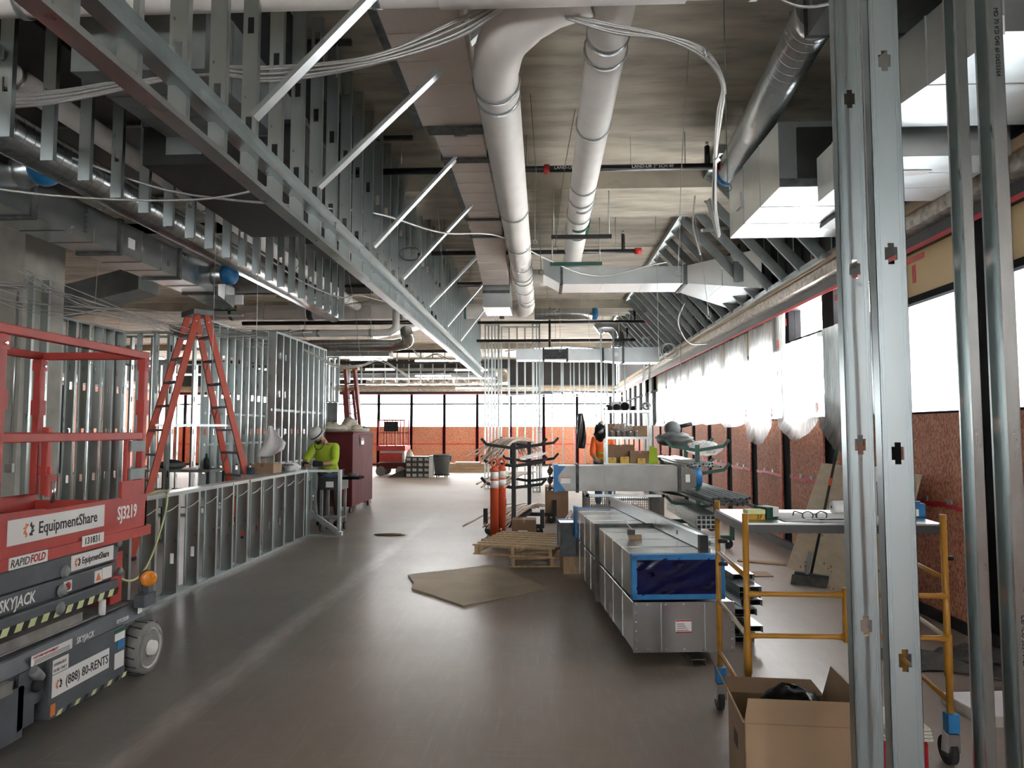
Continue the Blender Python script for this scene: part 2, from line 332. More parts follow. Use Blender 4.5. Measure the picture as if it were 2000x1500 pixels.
    def build(s, name, m, parent=None):
        return link(name, s.mesh(name, m), parent)
def link(name, me, parent=None, loc=None, rot=None):
    o = bpy.data.objects.new(name, me); COL.objects.link(o)
    if parent is not None: o.parent = parent
    if loc is not None: o.location = loc
    if rot is not None: o.rotation_euler = rot
    return o
def tag(o, label, cat, group=None, kind=None):
    o['label'] = label; o['category'] = cat
    if group: o['group'] = group
    if kind: o['kind'] = kind
    return o
def thing(name, label, cat, loc=(0, 0, 0), rz=0., group=None):
    o = bpy.data.objects.new(name, None); o.empty_display_size = .1; COL.objects.link(o); o.location = loc; o.rotation_euler = (0, 0, rz)
    return tag(o, label, cat, group)
def struct(o): o['kind'] = 'structure'; return o
def fix(o):
    """consistent outward normals for a closed mesh object"""
    bm = bmesh.new(); bm.from_mesh(o.data); bmesh.ops.recalc_face_normals(bm, faces=bm.faces); bm.to_mesh(o.data); bm.free(); return o
def bevel(o, w=.004, seg=1):
    md = o.modifiers.new('bevel', 'BEVEL'); md.width = w; md.segments = seg; md.limit_method = 'ANGLE'; return o
def bz(p, n=16):
    """Catmull-Rom through points"""
    P = [Vector(q) for q in p]; P = [P[0] * 2 - P[1]] + P + [P[-1] * 2 - P[-2]]; o = []
    for i in range(1, len(P) - 2):
        for k in range(n):
            t = k / n; a, b_, c, d = P[i - 1], P[i], P[i + 1], P[i + 2]
            o.append(.5 * ((2 * b_) + (c - a) * t + (2 * a - 5 * b_ + 4 * c - d) * t * t + (3 * b_ - a - 3 * c + d) * t ** 3))
    o.append(P[-2]); return o
def text(body, size, m, parent, loc, rot, name='lettering', font_w=1.0, ext=.0012, align='LEFT', shear=0., bold=0.):
    cu = bpy.data.curves.new(name, 'FONT'); cu.body = body; cu.size = size; cu.extrude = ext; cu.align_x = align; cu.shear = shear; cu.offset = bold
    cu.resolution_u = 2
    t = bpy.data.objects.new(name, cu); COL.objects.link(t)
    me = bpy.data.meshes.new_from_object(t); bpy.data.objects.remove(t); bpy.data.curves.remove(cu)
    me.transform(Matrix.Diagonal((font_w, 1, 1, 1))); me.materials.clear(); me.materials.append(MATS[m])
    return link(name, me, parent, loc, rot)

# steel stud profile: C with lips; web along +x of the profile, flanges along +y
def c_prof(w=.092, fl=.038, lip=.009, t=.0016):
    return [(0, 0), (w, 0), (w, fl), (w - lip, fl), (w - lip, fl - t), (w - t, fl - t), (w - t, t), (t, t), (t, fl - t), (lip, fl - t), (lip, fl), (0, fl)]
def u_prof(w=.094, fl=.032, t=.0016):
    return [(0, 0), (w, 0), (w, fl), (w - t, fl), (w - t, t), (t, t), (t, fl), (0, fl)]
STUD = {}
def stud_mesh(L, w=.092, fl=.038, holes=True, m='galv', pitch=.61, first=.35):
    """stud standing on z=0, web in the x direction centred, flanges along +y, oblong punch-outs through the web"""
    key = (round(L, 3), w, fl, holes, m, first)
    if key in STUD: return STUD[key]
    b_ = MB(); t = .0016; x0, x1 = -w / 2, w / 2; h = .019
    b_.prism([(x0, 0), (x0 + t, 0), (x0 + t, fl - t), (x0 + .009, fl - t), (x0 + .009, fl), (x0, fl)], (0, 0, 0), (0, 0, L), (1, 0, 0), (0, 1, 0))
    b_.prism([(x1, 0), (x1, fl), (x1 - .009, fl), (x1 - .009, fl - t), (x1 - t, fl - t), (x1 - t, 0)], (0, 0, 0), (0, 0, L), (1, 0, 0), (0, 1, 0))
    z = 0; hs = []
    if holes:
        q = first
        while q < L - .1: hs.append(q); q += pitch
    for q in hs:
        b_.box(x0, x1, 0, t, z, q - .05); b_.box(x0, -h, 0, t, q - .05, q + .05); b_.box(h, x1, 0, t, q - .05, q + .05); z = q + .05
    b_.box(x0, x1, 0, t, z, L)
    STUD[key] = b_.mesh('stud', m); return STUD[key]
def stud(parent, x, y, z, L, rz=0., **k):
    return link('stud', stud_mesh(L, **k), parent, (x, y, z), (0, 0, rz))
def track(parent, a, b_, z, w=.094, fl=.032, up=True, name='track'):
    """U track between two floor-plan points"""
    a = Vector((a[0], a[1], z)); b_ = Vector((b_[0], b_[1], z)); d = (b_ - a).normalized(); sd = Vector((-d.y, d.x, 0))
    p = u_prof(w, fl); s_ = 1 if up else -1
    return MB().prism([(q[0] - w / 2, q[1] * s_) for q in p], a, b_, sd, (0, 0, 1)).build(name, 'galv', parent)

# ================================================================ the setting
fl = struct(MB().box(XL - .3, XR + .3, YB - .3, YF + .3, -.25, 0).build('floor', 'floor_concrete'))
ce = struct(MB().box(XL - .3, XR + .3, YB - .3, YF + .3, ZSLAB, ZSLAB + .3).build('ceiling', 'slab_concrete'))
for k in range(-1, 3):
    y = 8.7 * (k + 1)
    if y > 1: MB().box(XL, XR, y, y + 1.2, ZSLAB - .21, ZSLAB).build('beam', 'slab_concrete', ce)
for y in (4.05, 12.3, 15.0, 21.0):                       # form joints: thin proud fins left by the boards
    MB().box(-3.5, XR, y, y + .012, ZSLAB - .012, ZSLAB).build('form_fin', 'slab_concrete', ce)

def window_wall(name, n_axis, face, sgn, c0, c1, first, near=False):
    """window wall along axis 'y' (right/left) or 'x' (far/back); face = inner plane, sgn = outward direction"""
    def bx(mb, a0, a1, d0, d1, z0, z1):
        """a along the wall, d outward depth from the inner face"""
        lo, hi = sorted((face + sgn * d0, face + sgn * d1))
        if n_axis == 'y': mb.box(lo, hi, a0, a1, z0, z1)
        else: mb.box(a0, a1, lo, hi, z0, z1)
        return mb
    w = struct(bx(MB(), c0, c1, .10, .30, ZHEAD, ZSLAB).build(name, 'equipment_black'))
    bx(MB(), c0, c1, .22, .30, 0, ZSILL).build('sheathing', 'equipment_black', w)
    bx(MB(), c0, c1, .02, .22, 0, .09).build('sill_track', 'black_paint', w)
    bx(MB(), c0, c1, .04, .24, ZHEAD - .07, ZHEAD + .04).build('window_head', 'black_paint', w)
    bx(MB(), c0, c1, -.10, .10, ZHEAD + .04, ZHEAD + .16).build('foil_insulation', 'foil', w)
    bx(MB(), c0, c1, -.14, .10, ZHEAD + .165, ZHEAD + .21).build('plank', 'lumber', w)
    bx(MB(), c0, c1, -.10, .10, ZHEAD + .215, ZHEAD + .26).build('plank', 'lumber', w)
    bx(MB(), c0, c1, -.05, .10, ZHEAD + .27, ZHEAD + .32).build('ledger', 'steel_grey_paint', w)
    bx(MB(), c0, c1, .03, .04, ZHEAD - .10, ZHEAD - .06).build('tape', 'red_tape', w)
    a = first; posts = []
    while a < c1 + 1.5: posts.append(a); a += 1.5
    sw = .17 if near else .06
    for i, a in enumerate(posts):
        if a - sw > c1: break
        bx(MB(), a - sw, a + sw, .075 if near else .06, .24, 0, ZHEAD).build('steel_mullion', 'steel_black', w)
    for i, a in enumerate(posts[:-1]):
        b0, b1 = a + sw, min(posts[i + 1] - sw, c1)
        if b1 - b0 < .3: continue
        bx(MB(), b0, b1, .05, .065, .09, ZSILL).build('strand_board', 'osb', w)
        bx(MB(), b0, b0 + .02, .044, .05, .09, ZSILL).build('tape', 'red_tape', w)
        if not near: bx(MB(), b1 - .02, b1, .044, .05, .09, ZSILL).build('tape', 'red_tape', w)
        # seam tape: wavy strip at mid height
        zs = .97; mb = MB(); n = 8
        for q in range(n):
            t0 = b0 + (b1 - b0) * q / n; t1 = b0 + (b1 - b0) * (q + 1) / n; dz = random.uniform(-.012, .012)
            bx(mb, t0, t1, .040, .05, zs - .02 + dz, zs + .02 + dz)
        mb.build('tape', 'red_tape', w)
        if near and -1 < b0 < 16:
            for q in (.3, .62): bx(MB(), b0 + (b1 - b0) * q, b0 + (b1 - b0) * q + .07, .036, .05, zs + .02, zs + .06).build('tape_patch', 'band_steel', w)
    return posts, sw, bx, w
NWIN = [0]
def window(bx, b0, b1, upper='window_film', lower='window_film'):
    NWIN[0] += 1
    o = struct(bx(MB(), b0, b1, .08, .20, ZTRAN - .03, ZTRAN + .03).build('window_%d' % NWIN[0], 'steel_black'))
    bx(MB(), b0, b1, .15, .158, ZTRAN + .03, ZHEAD - .06).build('pane', upper, o)
    bx(MB(), b0, b1, .15, .158, ZSILL, ZTRAN - .03).build('pane', lower, o)
    bx(MB(), b0, b1, .06, .22, ZSILL - .03, ZSILL + .02).build('sill', 'steel_black', o)
    return o
posts, sw, bx, wall_right = window_wall('wall_right', 'y', XR, 1, YB, YF, 8.47 - 10 * 1.5, near=True)
for i in range(len(posts) - 1):
    if posts[i] < 3.5: bx(MB(), posts[i] + sw, posts[i + 1] - sw, .05, .065, ZSILL, ZHEAD).build('strand_board', 'osb', wall_right)  # boards over unseen near bays, added to cut the window light
    elif posts[i] + sw < YF - .4:
        clear = abs(posts[i] - 8.47) < .1 or abs(posts[i] - 6.97) < .1
        window(bx, posts[i] + sw, min(posts[i + 1] - sw, YF), 'glass' if clear else ('window_shade' if 3 < posts[i] < 22 else 'window_film'), 'window_film_dense' if posts[i] < 8 else 'window_film')
posts, sw, bx, wall_far = window_wall('wall_far', 'x', YF, 1, XL, XR, -3.0 - 10 * 1.53 + .3)
for i in range(len(posts) - 1):
    if posts[i] > XL - 1.6: window(bx, max(posts[i] + sw, XL), min(posts[i + 1] - sw, XR))
posts, sw, bx, wall_left = window_wall('wall_left', 'y', XL, -1, YB, YF, YB)
for i in range(len(posts) - 1):
    if posts[i] > 99: window(bx, posts[i] + sw, min(posts[i + 1] - sw, YF))
    else: bx(MB(), posts[i] + sw, posts[i + 1] - sw, .05, .065, ZSILL, ZHEAD).build('strand_board', 'osb', wall_left)  # unseen left wall, boarded up to keep that side dark
posts, sw, bx, wall_back = window_wall('wall_back', 'x', YB, -1, XL, XR, XL)
for i in range(len(posts) - 1):
    if posts[i] > -7.6: window(bx, posts[i] + sw, min(posts[i + 1] - sw, XR), 'window_film_back', 'window_film_back')  # unseen window bays, extent and film chosen for front fill light
    else: bx(MB(), posts[i] + sw, posts[i + 1] - sw, .05, .065, ZSILL, ZHEAD).build('strand_board', 'osb', wall_back)  # remaining unseen bays boarded up to lessen light from behind
# studs of the wall above the right windows
st = stud_mesh(1.2, holes=False)
y = 3.2
while y < 22:
    link('stud', st, wall_right, (XR + .04, y, ZHEAD + .33)); y += .61
# red tape tabs hanging on the glass
for (y, z, dy, dz) in ((8.0, 3.14, .22, .07), (9.85, 3.13, .25, .1), (11.35, 3.1, .2, .06), (9.0, 2.3, .22, .05), (6.3, 3.16, .5, .05), (6.45, 3.08, .06, .16)):
    MB().box(XR + .06, XR + .064, y, y + dy, z - dz, z).build('tape_tab', 'red_tape', wall_right)
# concrete column at the left edge, square
co = struct(MB().box(-6.75, -6.02, 7.9, 8.6, 0, ZSLAB).build('column_1', 'column_concrete'))
MB().box(-6.02, -5.96, 7.98, 8.02, 0, 3.4).build('edge_angle', 'galv', co); MB().box(-6.12, -6.03, 7.86, 7.9, 1.12, 1.22).build('outlet_box', 'galv_bright', co); MB().cyl((-6.07, 7.88, 1.22), (-6.07, 7.88, 3.2), .01, 8).build('conduit', 'galv_bright', co); MB().box(-6.02, -5.93, 8.2, 8.24, 0, 3.4).build('edge_angle', 'galv', co)
# house across the street, lap siding
hs = thing('neighbour_house', 'pale lap-sided house wall seen through the bare upper window', 'house', (8.6, 20, 0))
MB().box(-.0, 2.5, -7, 7, 0, 7).build('wall_core', 'siding', hs)
sd_ = MB().hexa([(-.09, -7, 0), (0, -7, 0), (0, 7, 0), (-.09, 7, 0), (-.03, -7, .2), (0, -7, .2), (0, 7, .2), (-.03, 7, .2)]).mesh('siding_board', 'siding')
for k in range(33): link('siding_board', sd_, hs, (0, 0, .2 * k + .2))

# ---------------------------------------------------------------- stud partitions
def stud_wall(name, label, a, b_, z0, z1, pitch=.406, holes=True, rails=(), rz_flip=False, group=None, top=True, bot=True, skip=(), w=.092):
    a = Vector((*a, 0)); b_ = Vector((*b_, 0)); L = (b_ - a).length; d = (b_ - a).normalized()
    t = thing(name, label, 'stud wall', (0, 0, 0), 0, group)
    # studs: web across the wall thickness
    rz = math.atan2(d.y, d.x) + pi / 2
    if rz_flip: rz += pi
    n = int(L / pitch) + 1
    for i in range(n + 1):
        s_ = min(i * pitch, L - .045)
        if i in skip: continue
        p = a + d * (s_ + (.04 if not rz_flip else .0))
        stud(t, p.x, p.y, z0 + .003, z1 - z0 - .006, rz, holes=holes, w=w)
    if bot: track(t, a, b_, z0, w=w + .002, name='bottom_track')
    if top: track(t, a, b_, z1, w=w + .002, up=False, name='top_track')
    for zr in rails:
        q = Vector((-d.y, d.x, 0)) * .012
        MB().prism([(0, 0), (.016, 0), (.016, .038), (0, .038)], a + Vector((0, 0, zr)) - q, b_ + Vector((0, 0, zr)) - q, Vector((-d.y, d.x, 0)), (0, 0, 1)).build('bridging_channel', 'galv_bright', t)
    return t
# low wall along the left aisle with its return panel
PX = -3.62
lw = stud_wall('low_stud_wall', 'waist-high galvanized stud wall running back from the red lift', (PX, 4.4), (PX, 10.62), 0, 1.0, .405, holes=True, w=.14)
pts = []
for k in range(16):
    y = 4.7 + k * .4
    MB().tube(bz([(PX + .072, y - .12, .83), (PX + .075, y, .845), (PX + .072, y + .13, .88)], 5), .006, 6).build('cable_stub', 'cable', lw)
MB().box(PX - .075, PX + .075, 4.4, 10.62, 1.002, 1.006).build('cap_strip', 'galv_bright', lw)
ep = thing('stud_wall_return', 'short stud frame with a diagonal brace at the end of the low wall', 'stud wall', (-3.57, 10.62, 0))
stud(ep, .0, .047, 0.003, .994, -pi / 2); stud(ep, .52, .047, .003, .994, pi / 2)
MB().box(0, .52, 0, .094, 0, .03).build('bottom_track', 'galv', ep); MB().box(0, .52, 0, .094, .97, 1.003).build('top_track', 'galv', ep)
MB().prism([(q[0] - .046, q[1]) for q in c_prof(.092, .03)], (.06, .03, .36), (.5, .03, .06), (.0, .0, 1), (0, 1, 0)).build('brace', 'galv', ep)
MB().box(.50, .56, -.04, .05, .03, .09).build('clip_angle', 'galv_bright', ep)

# full-height partitions on the left, back to front
stud_wall('tall_stud_wall', 'tall stud wall with bridging rail right behind the orange stepladder', (-4.25, 10.9), (-4.25, 13.5), 0, 3.15, .305, rails=(1.05, 1.9), w=.14)
stud_wall('tall_stud_wall', 'tall stud wall running back behind the orange stepladder, two silver bridging rails', (-5.35, 11.0), (-5.35, 14.6), 0, 3.35, .30, rails=(1.35, 1.85), w=.14)
stud_wall('tall_stud_wall', 'stud wall behind the red lift with a sloping-looking silver top track', (-6.2, 8.75), (-6.2, 10.1), 0, 3.05, .27, w=.14)
stud_wall('tall_stud_wall', 'short stud wall with header joining the wall behind the lift', (-6.2, 10.15), (-5.45, 10.15), 0, 3.05, .25)
stud_wall('tall_stud_wall', 'second row of studs seen through the studs behind the lift', (-9.5, 13.2), (-5.6, 13.2), 0, 3.4, .406)
stud_wall('tall_stud_wall', 'distant long stud row in front of the left far windows', (-11.5, 19.0), (-6.2, 19.0), 0, 3.4, .5)
stud_wall('tall_stud_wall', 'distant stud row running away left of the dark red job box', (-5.6, 14.8), (-5.6, 19.0), 0, 3.3, .406)
stud_wall('tall_stud_wall', 'open stud frame with a header right above the bowed worker', (-4.95, 15.3), (-4.45, 15.3), 2.2, 3.2, .12, bot=True)
ppw = thing('plywood_panel_dark', 'dark sheet of wallboard standing behind the worker in the studs', 'panel', (-4.98, 15.42, 0))
MB().box(0, .46, 0, .016, .02, 2.2).build('sheet', 'steel_grey_paint', ppw); MB().box(.0, .46, .016, .04, .02, .06).build('edge_strip', 'galv', ppw)
MB().box(.2, .24, -.012, 0, .02, 2.2).build('seam_strip', 'galv', ppw)

# centre: stud column wall and the curved frame behind it
stud_wall('tall_stud_wall', 'narrow stud wall where the hanging ceiling frame ends, left of the centre', (-1.62, 19.4), (-1.2, 19.4), 0, 4.5, .09)
stud_wall('tall_stud_wall', 'open stud wall in the centre behind the black pipe rack', (-1.2, 19.8), (-.1, 19.8), 0, 4.5, .22, rails=(2.75,))
stud_wall('tall_stud_wall', 'end stud post of the centre wall right of the pipe rack', (-.30, 18.5), (-.08, 18.5), 0, 4.4, .1)
stud_wall('tall_stud_wall', 'long thin stud row running behind the steel shelf', (-.1, 23.5), (2.7, 23.5), 0, 3.9, .36, rails=(2.7,))
stud_wall('tall_stud_wall', 'pair of full-height studs right above the steel shelf', (1.4, 17.6), (1.75, 17.6), 0, 4.1, .3)
stud_wall('tall_stud_wall', 'single stud pair by the window right of the steel shelf', (2.55, 18.4), (2.75, 18.4), 0, 4.0, .16)
cv = thing('curved_header_frame', 'curved pale stud header bowing forward across the centre back', 'ceiling frame', (0, 0, 0))
def arc(i, r=0.): t = i / 12; return Vector((-1.2 + 3.6 * t, 24.6 - 1.3 * sin(pi * t) - r, 0))
for nm, z0, z1 in (('bottom_track', 2.78, 2.84), ('top_track', 4.3, 4.34)):
    mb = MB()
    for i in range(12):
        a, b_ = arc(i), arc(i + 1); mb.bar((a.x, a.y, (z0 + z1) / 2), (b_.x, b_.y, (z0 + z1) / 2), .35, z1 - z0)
    mb.build(nm, 'galv_bright', cv)
for i in range(13):
    a = arc(i); stud(cv, a.x, a.y, 2.84, 1.46, pi / 2, holes=False)

# ================================================================ overhead
# hanging bulkhead frame running down the hall
BX = -1.74
bh = thing('hanging_bulkhead_frame', 'long hanging stud bulkhead running from overhead left to the centre back', 'ceiling frame', (0, 0, 0))
track(bh, (BX, 1.6), (BX, 19.4), 3.05, name='bottom_track')
MB().prism([(q[0], q[1]) for q in u_prof(.10, .05)], (BX + .05, 2.4, 3.285), (BX + .05, 19.4, 3.285), (0, 0, -1), (1, 0, 0)).build('waler_track', 'galv', bh)
MB().prism([(q[0], q[1]) for q in u_prof(.094, .03)], (BX - .047, 1.6, 3.24), (BX - .047, 19.4, 3.24), (1, 0, 0), (0, 0, 1)).build('mid_track', 'galv', bh)
y = 2.0; k = 0
while y < 19.3:
    tall = True
    stud(bh, BX, y, 3.053, (ZSLAB - 3.06) if tall else .36, 0, holes=tall); k += 1; y += .406
for y, dx in ((4.0, 1.25), (5.2, 1.35), (6.95, 1.2), (8.45, 1.2), (10.4, 1.25), (12.4, 1.1), (14.4, 1.0)):
    br = MB().prism([(q[0] - .046, q[1]) for q in c_prof(.075, .03)], (BX + .06, y, 3.42), (BX + .06 + dx, y, 4.72), (0, 1, 0), Vector((-.7, 0, .7)))
    br.build('kicker_brace', 'galv_bright', bh)
# row of short studs hanging from the slab on the far side
hg = thing('hanging_stud_row', 'row of cut-off studs hanging from a slab track at upper left', 'ceiling frame', (0, 0, 0))
HX = -3.5
track(hg, (HX, 4.0), (HX, 12.6), ZSLAB, up=False, name='top_track')
for k in range(20): stud(hg, HX, 4.35 + k * .406, 3.5, ZSLAB - 3.5 - .004, 0, holes=(k % 3 == 0))
MB().bar((HX, 4.3, 4.05), (HX - .9, 4.3, 4.05), .06, .09).build('header_piece', 'galv', hg)

# big white insulated pipes
def hanger(parent, c, r, axis='y', rod_to=ZSLAB):
    x, y, z = c; mb = MB(); n = 20; w = .022
    P = [(x + (r + .008) * cos(2 * pi * i / n), y, z + (r + .008) * sin(2 * pi * i / n)) if axis == 'y' else (x, y + (r + .008) * cos(2 * pi * i / n), z + (r + .008) * sin(2 * pi * i / n)) for i in range(n)]
    ax = Vector((0, 1, 0)) if axis == 'y' else Vector((1, 0, 0))
    cc = Vector(c)
    vs_ = []
    for p in P:
        p = Vector(p); e = (p - cc).normalized()
        vs_ += [p - ax * w, p + ax * w, p + ax * w + e * .006, p - ax * w + e * .006]
    fs = []
    for i in range(n):
        j = (i + 1) % n
        for q in range(4): fs.append((i * 4 + q, i * 4 + (q + 1) % 4, j * 4 + (q + 1) % 4, j * 4 + q))
    mb.add(vs_, fs, True)
    h = mb.build('hanger_clamp', 'band_steel', parent)
    m2 = MB().cyl((x, y, z + r), (x, y, rod_to), .007, 6)
    m2.build('rod', 'wire_steel', h)
    return h
def jacket_pipe(name, label, path, r, bands=(), axis='y', clamps=(), n=28, mat_='white_jacket'):
    t = thing(name, label, 'pipe', path[0])
    o = Vector(path[0])
    MB().tube([Vector(p) - o for p in path], r, n).build('pipe_jacket', mat_, t)
    for c in bands:
        c = Vector(c[:3]) - o; ax = Vector((0, .03, 0)) if axis == 'y' else Vector((.03, 0, 0))
        MB().cyl(c - ax, c + ax, r + .006, n).build('band', 'band_steel', t)
    for c in clamps: hanger(t, Vector(c) - o, r, axis, ZSLAB - o.z)
    return t
z1 = 4.2; px_ = -.345
path = [(.28, 4.30, 4.36), (.05, 4.38, 4.33)] + [tuple(p) for p in bz([(-.1, 4.46, 4.29), (-.27, 4.66, 4.23), (px_, 5.0, z1)], 6)] + [(px_, 9, z1), (px_, 14.7, z1)] + [tuple(p) for p in bz([(px_ - .03, 15.05, z1), (px_ - .15, 15.32, z1), (px_ - .5, 15.42, z1)], 6)] + [(-4, 15.42, z1), (-7.4, 15.42, z1)]
wp = jacket_pipe('insulated_pipe', 'thick white jacketed drain pipe with an elbow at both ends, left of two', path, .168,
                 bands=[(px_, y, z1) for y in (5.35, 10.9, 13.6)], clamps=[(px_, y, z1) for y in (5.15, 8.2, 9.7, 11.6, 12.7, 14.0)])
O_ = Vector(path[0])
for x, w_ in ((-5.2, .12), (-3.25, .16), (-2.45, .14), (-.95, .10)):
    MB().cyl(Vector((x, 15.42, z1)) - O_, Vector((x + w_, 15.42, z1)) - O_, .175, 24).build('coupling_band', 'seal', wp)
for x, y in ((px_, 11.9), ):
    MB().cyl(Vector((x, y, z1)) - O_, Vector((x, y + .05, z1)) - O_, .172, 24).build('arrow_band', 'green_label', wp)
for x in (-6.95, -1.75):
    MB().cyl(Vector((x, 15.42, z1)) - O_, Vector((x + .07, 15.42, z1)) - O_, .173, 24).build('arrow_band', 'green_label', wp)
MB().box(-7.25 - O_.x, -6.75 - O_.x, 15.245 - O_.y, 15.252 - O_.y, z1 + .02 - O_.z, z1 + .13 - O_.z).build('label_strip', 'green_label', wp)
text('STORM DRAIN', .085, 'ink_white', wp, Vector((-7.23, 15.243, z1 + .045)) - O_, (pi / 2, 0, 0))
path = [(.45, 3.9, 4.32), (.45, 8, 4.32), (.47, 12.0, 4.32)] + [tuple(p) for p in bz([(.47, 12.1, 4.32), (.44, 12.3, 4.31), (.3, 12.42, 4.3), (.0, 12.45, 4.29)], 5)] + [(-.2, 12.45, 4.29)]
wp2 = jacket_pipe('insulated_pipe', 'thinner white jacketed pipe right of the centre with many clamps', path, .145,
                  bands=[(.45, 4.75, 4.32), (.465, 8.35, 4.32)], clamps=[(.45, y, 4.32) for y in (4.95, 6.2, 7.7, 8.15, 8.8, 9.5)])
O2 = Vector(path[0])
MB().cyl(Vector((.465, 9.1, 4.32)) - O2, Vector((.465, 9.2, 4.32)) - O2, .15, 24).build('arrow_band', 'green_label', wp2)
MB().cyl(Vector((.465, 9.55, 4.32)) - O2, Vector((.465, 9.6, 4.32)) - O2, .15, 24).build('arrow_band', 'green_label', wp2)
MB().box(.52 - O2.x, .6 - O2.x, 9.1 - O2.y, 9.55 - O2.y, 4.32 - .10 - O2.z, 4.32 + .02 - O2.z).build('label_strip', 'green_label', wp2)
for y in (10.2, 8.75):
    s_ = MB().box(.1, .85, y, y + .04, 3.98, 4.03).build('strut', 'green_rack' if y > 9 else 'black_paint'); tag(s_, 'trapeze strut carrying the thinner white pipe, %s' % ('green nearer the back' if y > 9 else 'black nearer the camera'), 'strut')
    for x in (.13, .82): MB().cyl((x, y + .02, 3.97), (x, y + .02, ZSLAB), .007, 6).build('rod', 'wire_steel', s_)
# near pipe crossing the top of the view
t = jacket_pipe('insulated_pipe', 'white pipe crossing overhead at the top edge of the view', [(-6.4, 4.1, 4.235), (-.6, 4.1, 4.235), (-.5, 4.1, 4.235), (XR, 4.1, 4.235)], .085, axis='x', bands=[(.72, 4.1, 4.235), (1.3, 4.1, 4.235), (-1.0, 4.1, 4.235)], clamps=[(.8, 4.1, 4.235), (1.25, 4.1, 4.235), (-3.2, 4.1, 4.235)])
MB().cyl((-.62 + 6.4, 0, 0), (.85 + 6.4, 0, 0), .10, 24).build('thick_sleeve', 'white_jacket', t)
# left run: white pipe and spiral duct side by side
jacket_pipe('insulated_pipe', 'white pipe running back at upper left above the spiral duct', [(-3.98, 2.5, 4.25), (-3.98, 9, 4.25), (-3.98, 14.9, 4.25)], .095, clamps=[(-3.98, y, 4.25) for y in (5, 8, 11, 14)])
def spiral_duct(name, label, path, r, pitch=.11, caps=None, n=24, m='galv_duct'):
    t = thing(name, label, 'duct', path[0]); o = Vector(path[0]); P = [Vector(p) - o for p in path]
    MB().tube(P, r, n).build('duct_body', m, t)
    # raised seam rings every pitch
    mb = MB(); acc = 0
    for a, b_ in zip(P[:-1], P[1:]):
        L = (b_ - a).length; d = (b_ - a).normalized(); s_ = pitch - acc
        while s_ < L:
            c = a + d * s_; mb.cyl(c - d * .003, c + d * .003, r + .0035, n, caps=False); s_ += pitch
        acc = L - (s_ - pitch)
    ob = mb.build('spiral_seam', m, t); ob['kind'] = 'stuff'
    for p in (P[0].lerp(P[-1], .2), P[0].lerp(P[-1], .75)): MB().cyl(p + Vector((0, 0, r)), Vector((p.x, p.y, ZSLAB - o.z)), .006, 6).build('rod', 'wire_steel', t)
    if caps:
        a = P[-1] if caps == 'end' else P[0]; d = (P[-1] - P[-2]).normalized() if caps == 'end' else (P[0] - P[1]).normalized()
        c = MB().lathe([(r + .006, -.09), (r + .012, -.02), (r + .004, .015), (r * .6, .03), (.001, .026)], a, d, n); c.build('blue_plastic_cap', 'blue_bright', t)
    return t
spiral_duct('spiral_duct', 'dark round spiral duct running back at upper left below the white pipe', [(-4.2, 2.5, 3.93), (-4.2, 9, 3.93), (-4.2, 14.0, 3.93)], .17)
spiral_duct('spiral_duct', 'dark spiral duct crossing behind the stud walls with an elbow', [(-6.6, 16.2, 3.55), (-3.6, 16.2, 3.55)] + [tuple(p) for p in bz([(-3.4, 16.2, 3.56), (-3.1, 16.0, 3.62), (-3.05, 15.6, 3.8)], 5)], .14)
jacket_pipe('insulated_pipe', 'slim white pipe with a right-angle elbow crossing in front of the dark spiral duct', [(-6.1, 14.6, 3.62), (-3.35, 14.6, 3.62)] + [tuple(p) for p in bz([(-3.2, 14.6, 3.63), (-3.08, 14.6, 3.72), (-3.07, 14.6, 3.9)], 4)] + [(-3.07, 14.6, 4.1)], .075, axis='x', bands=[(-5.3, 14.6, 3.62), (-4.7, 14.6, 3.62)], clamps=[(-5.0, 14.6, 3.62), (-3.6, 14.6, 3.62)])
spiral_duct('spiral_duct', 'spiral duct at upper right, shiny, ending in a small blue cap', [(1.86, 4.75, 4.42), (1.95, 6.2, 4.42), (2.05, 7.75, 4.42)], .15, caps='end', m='galv_bright')
spiral_duct('spiral_duct', 'spiral duct with a blue capped end below the slab in the centre', [(-.2, 16.0, 4.22), (.8, 16.0, 4.22), (1.2, 16.0, 4.22)], .13, caps='end')
spiral_duct('spiral_duct', 'curled spiral elbow duct beside the right soffit at the back', [tuple(p) for p in bz([(1.95, 18.7, 3.75), (1.95, 18.7, 4.05), (1.8, 18.65, 4.28), (1.55, 18.6, 4.3), (1.4, 18.6, 4.2)], 6)], .17, pitch=.09)

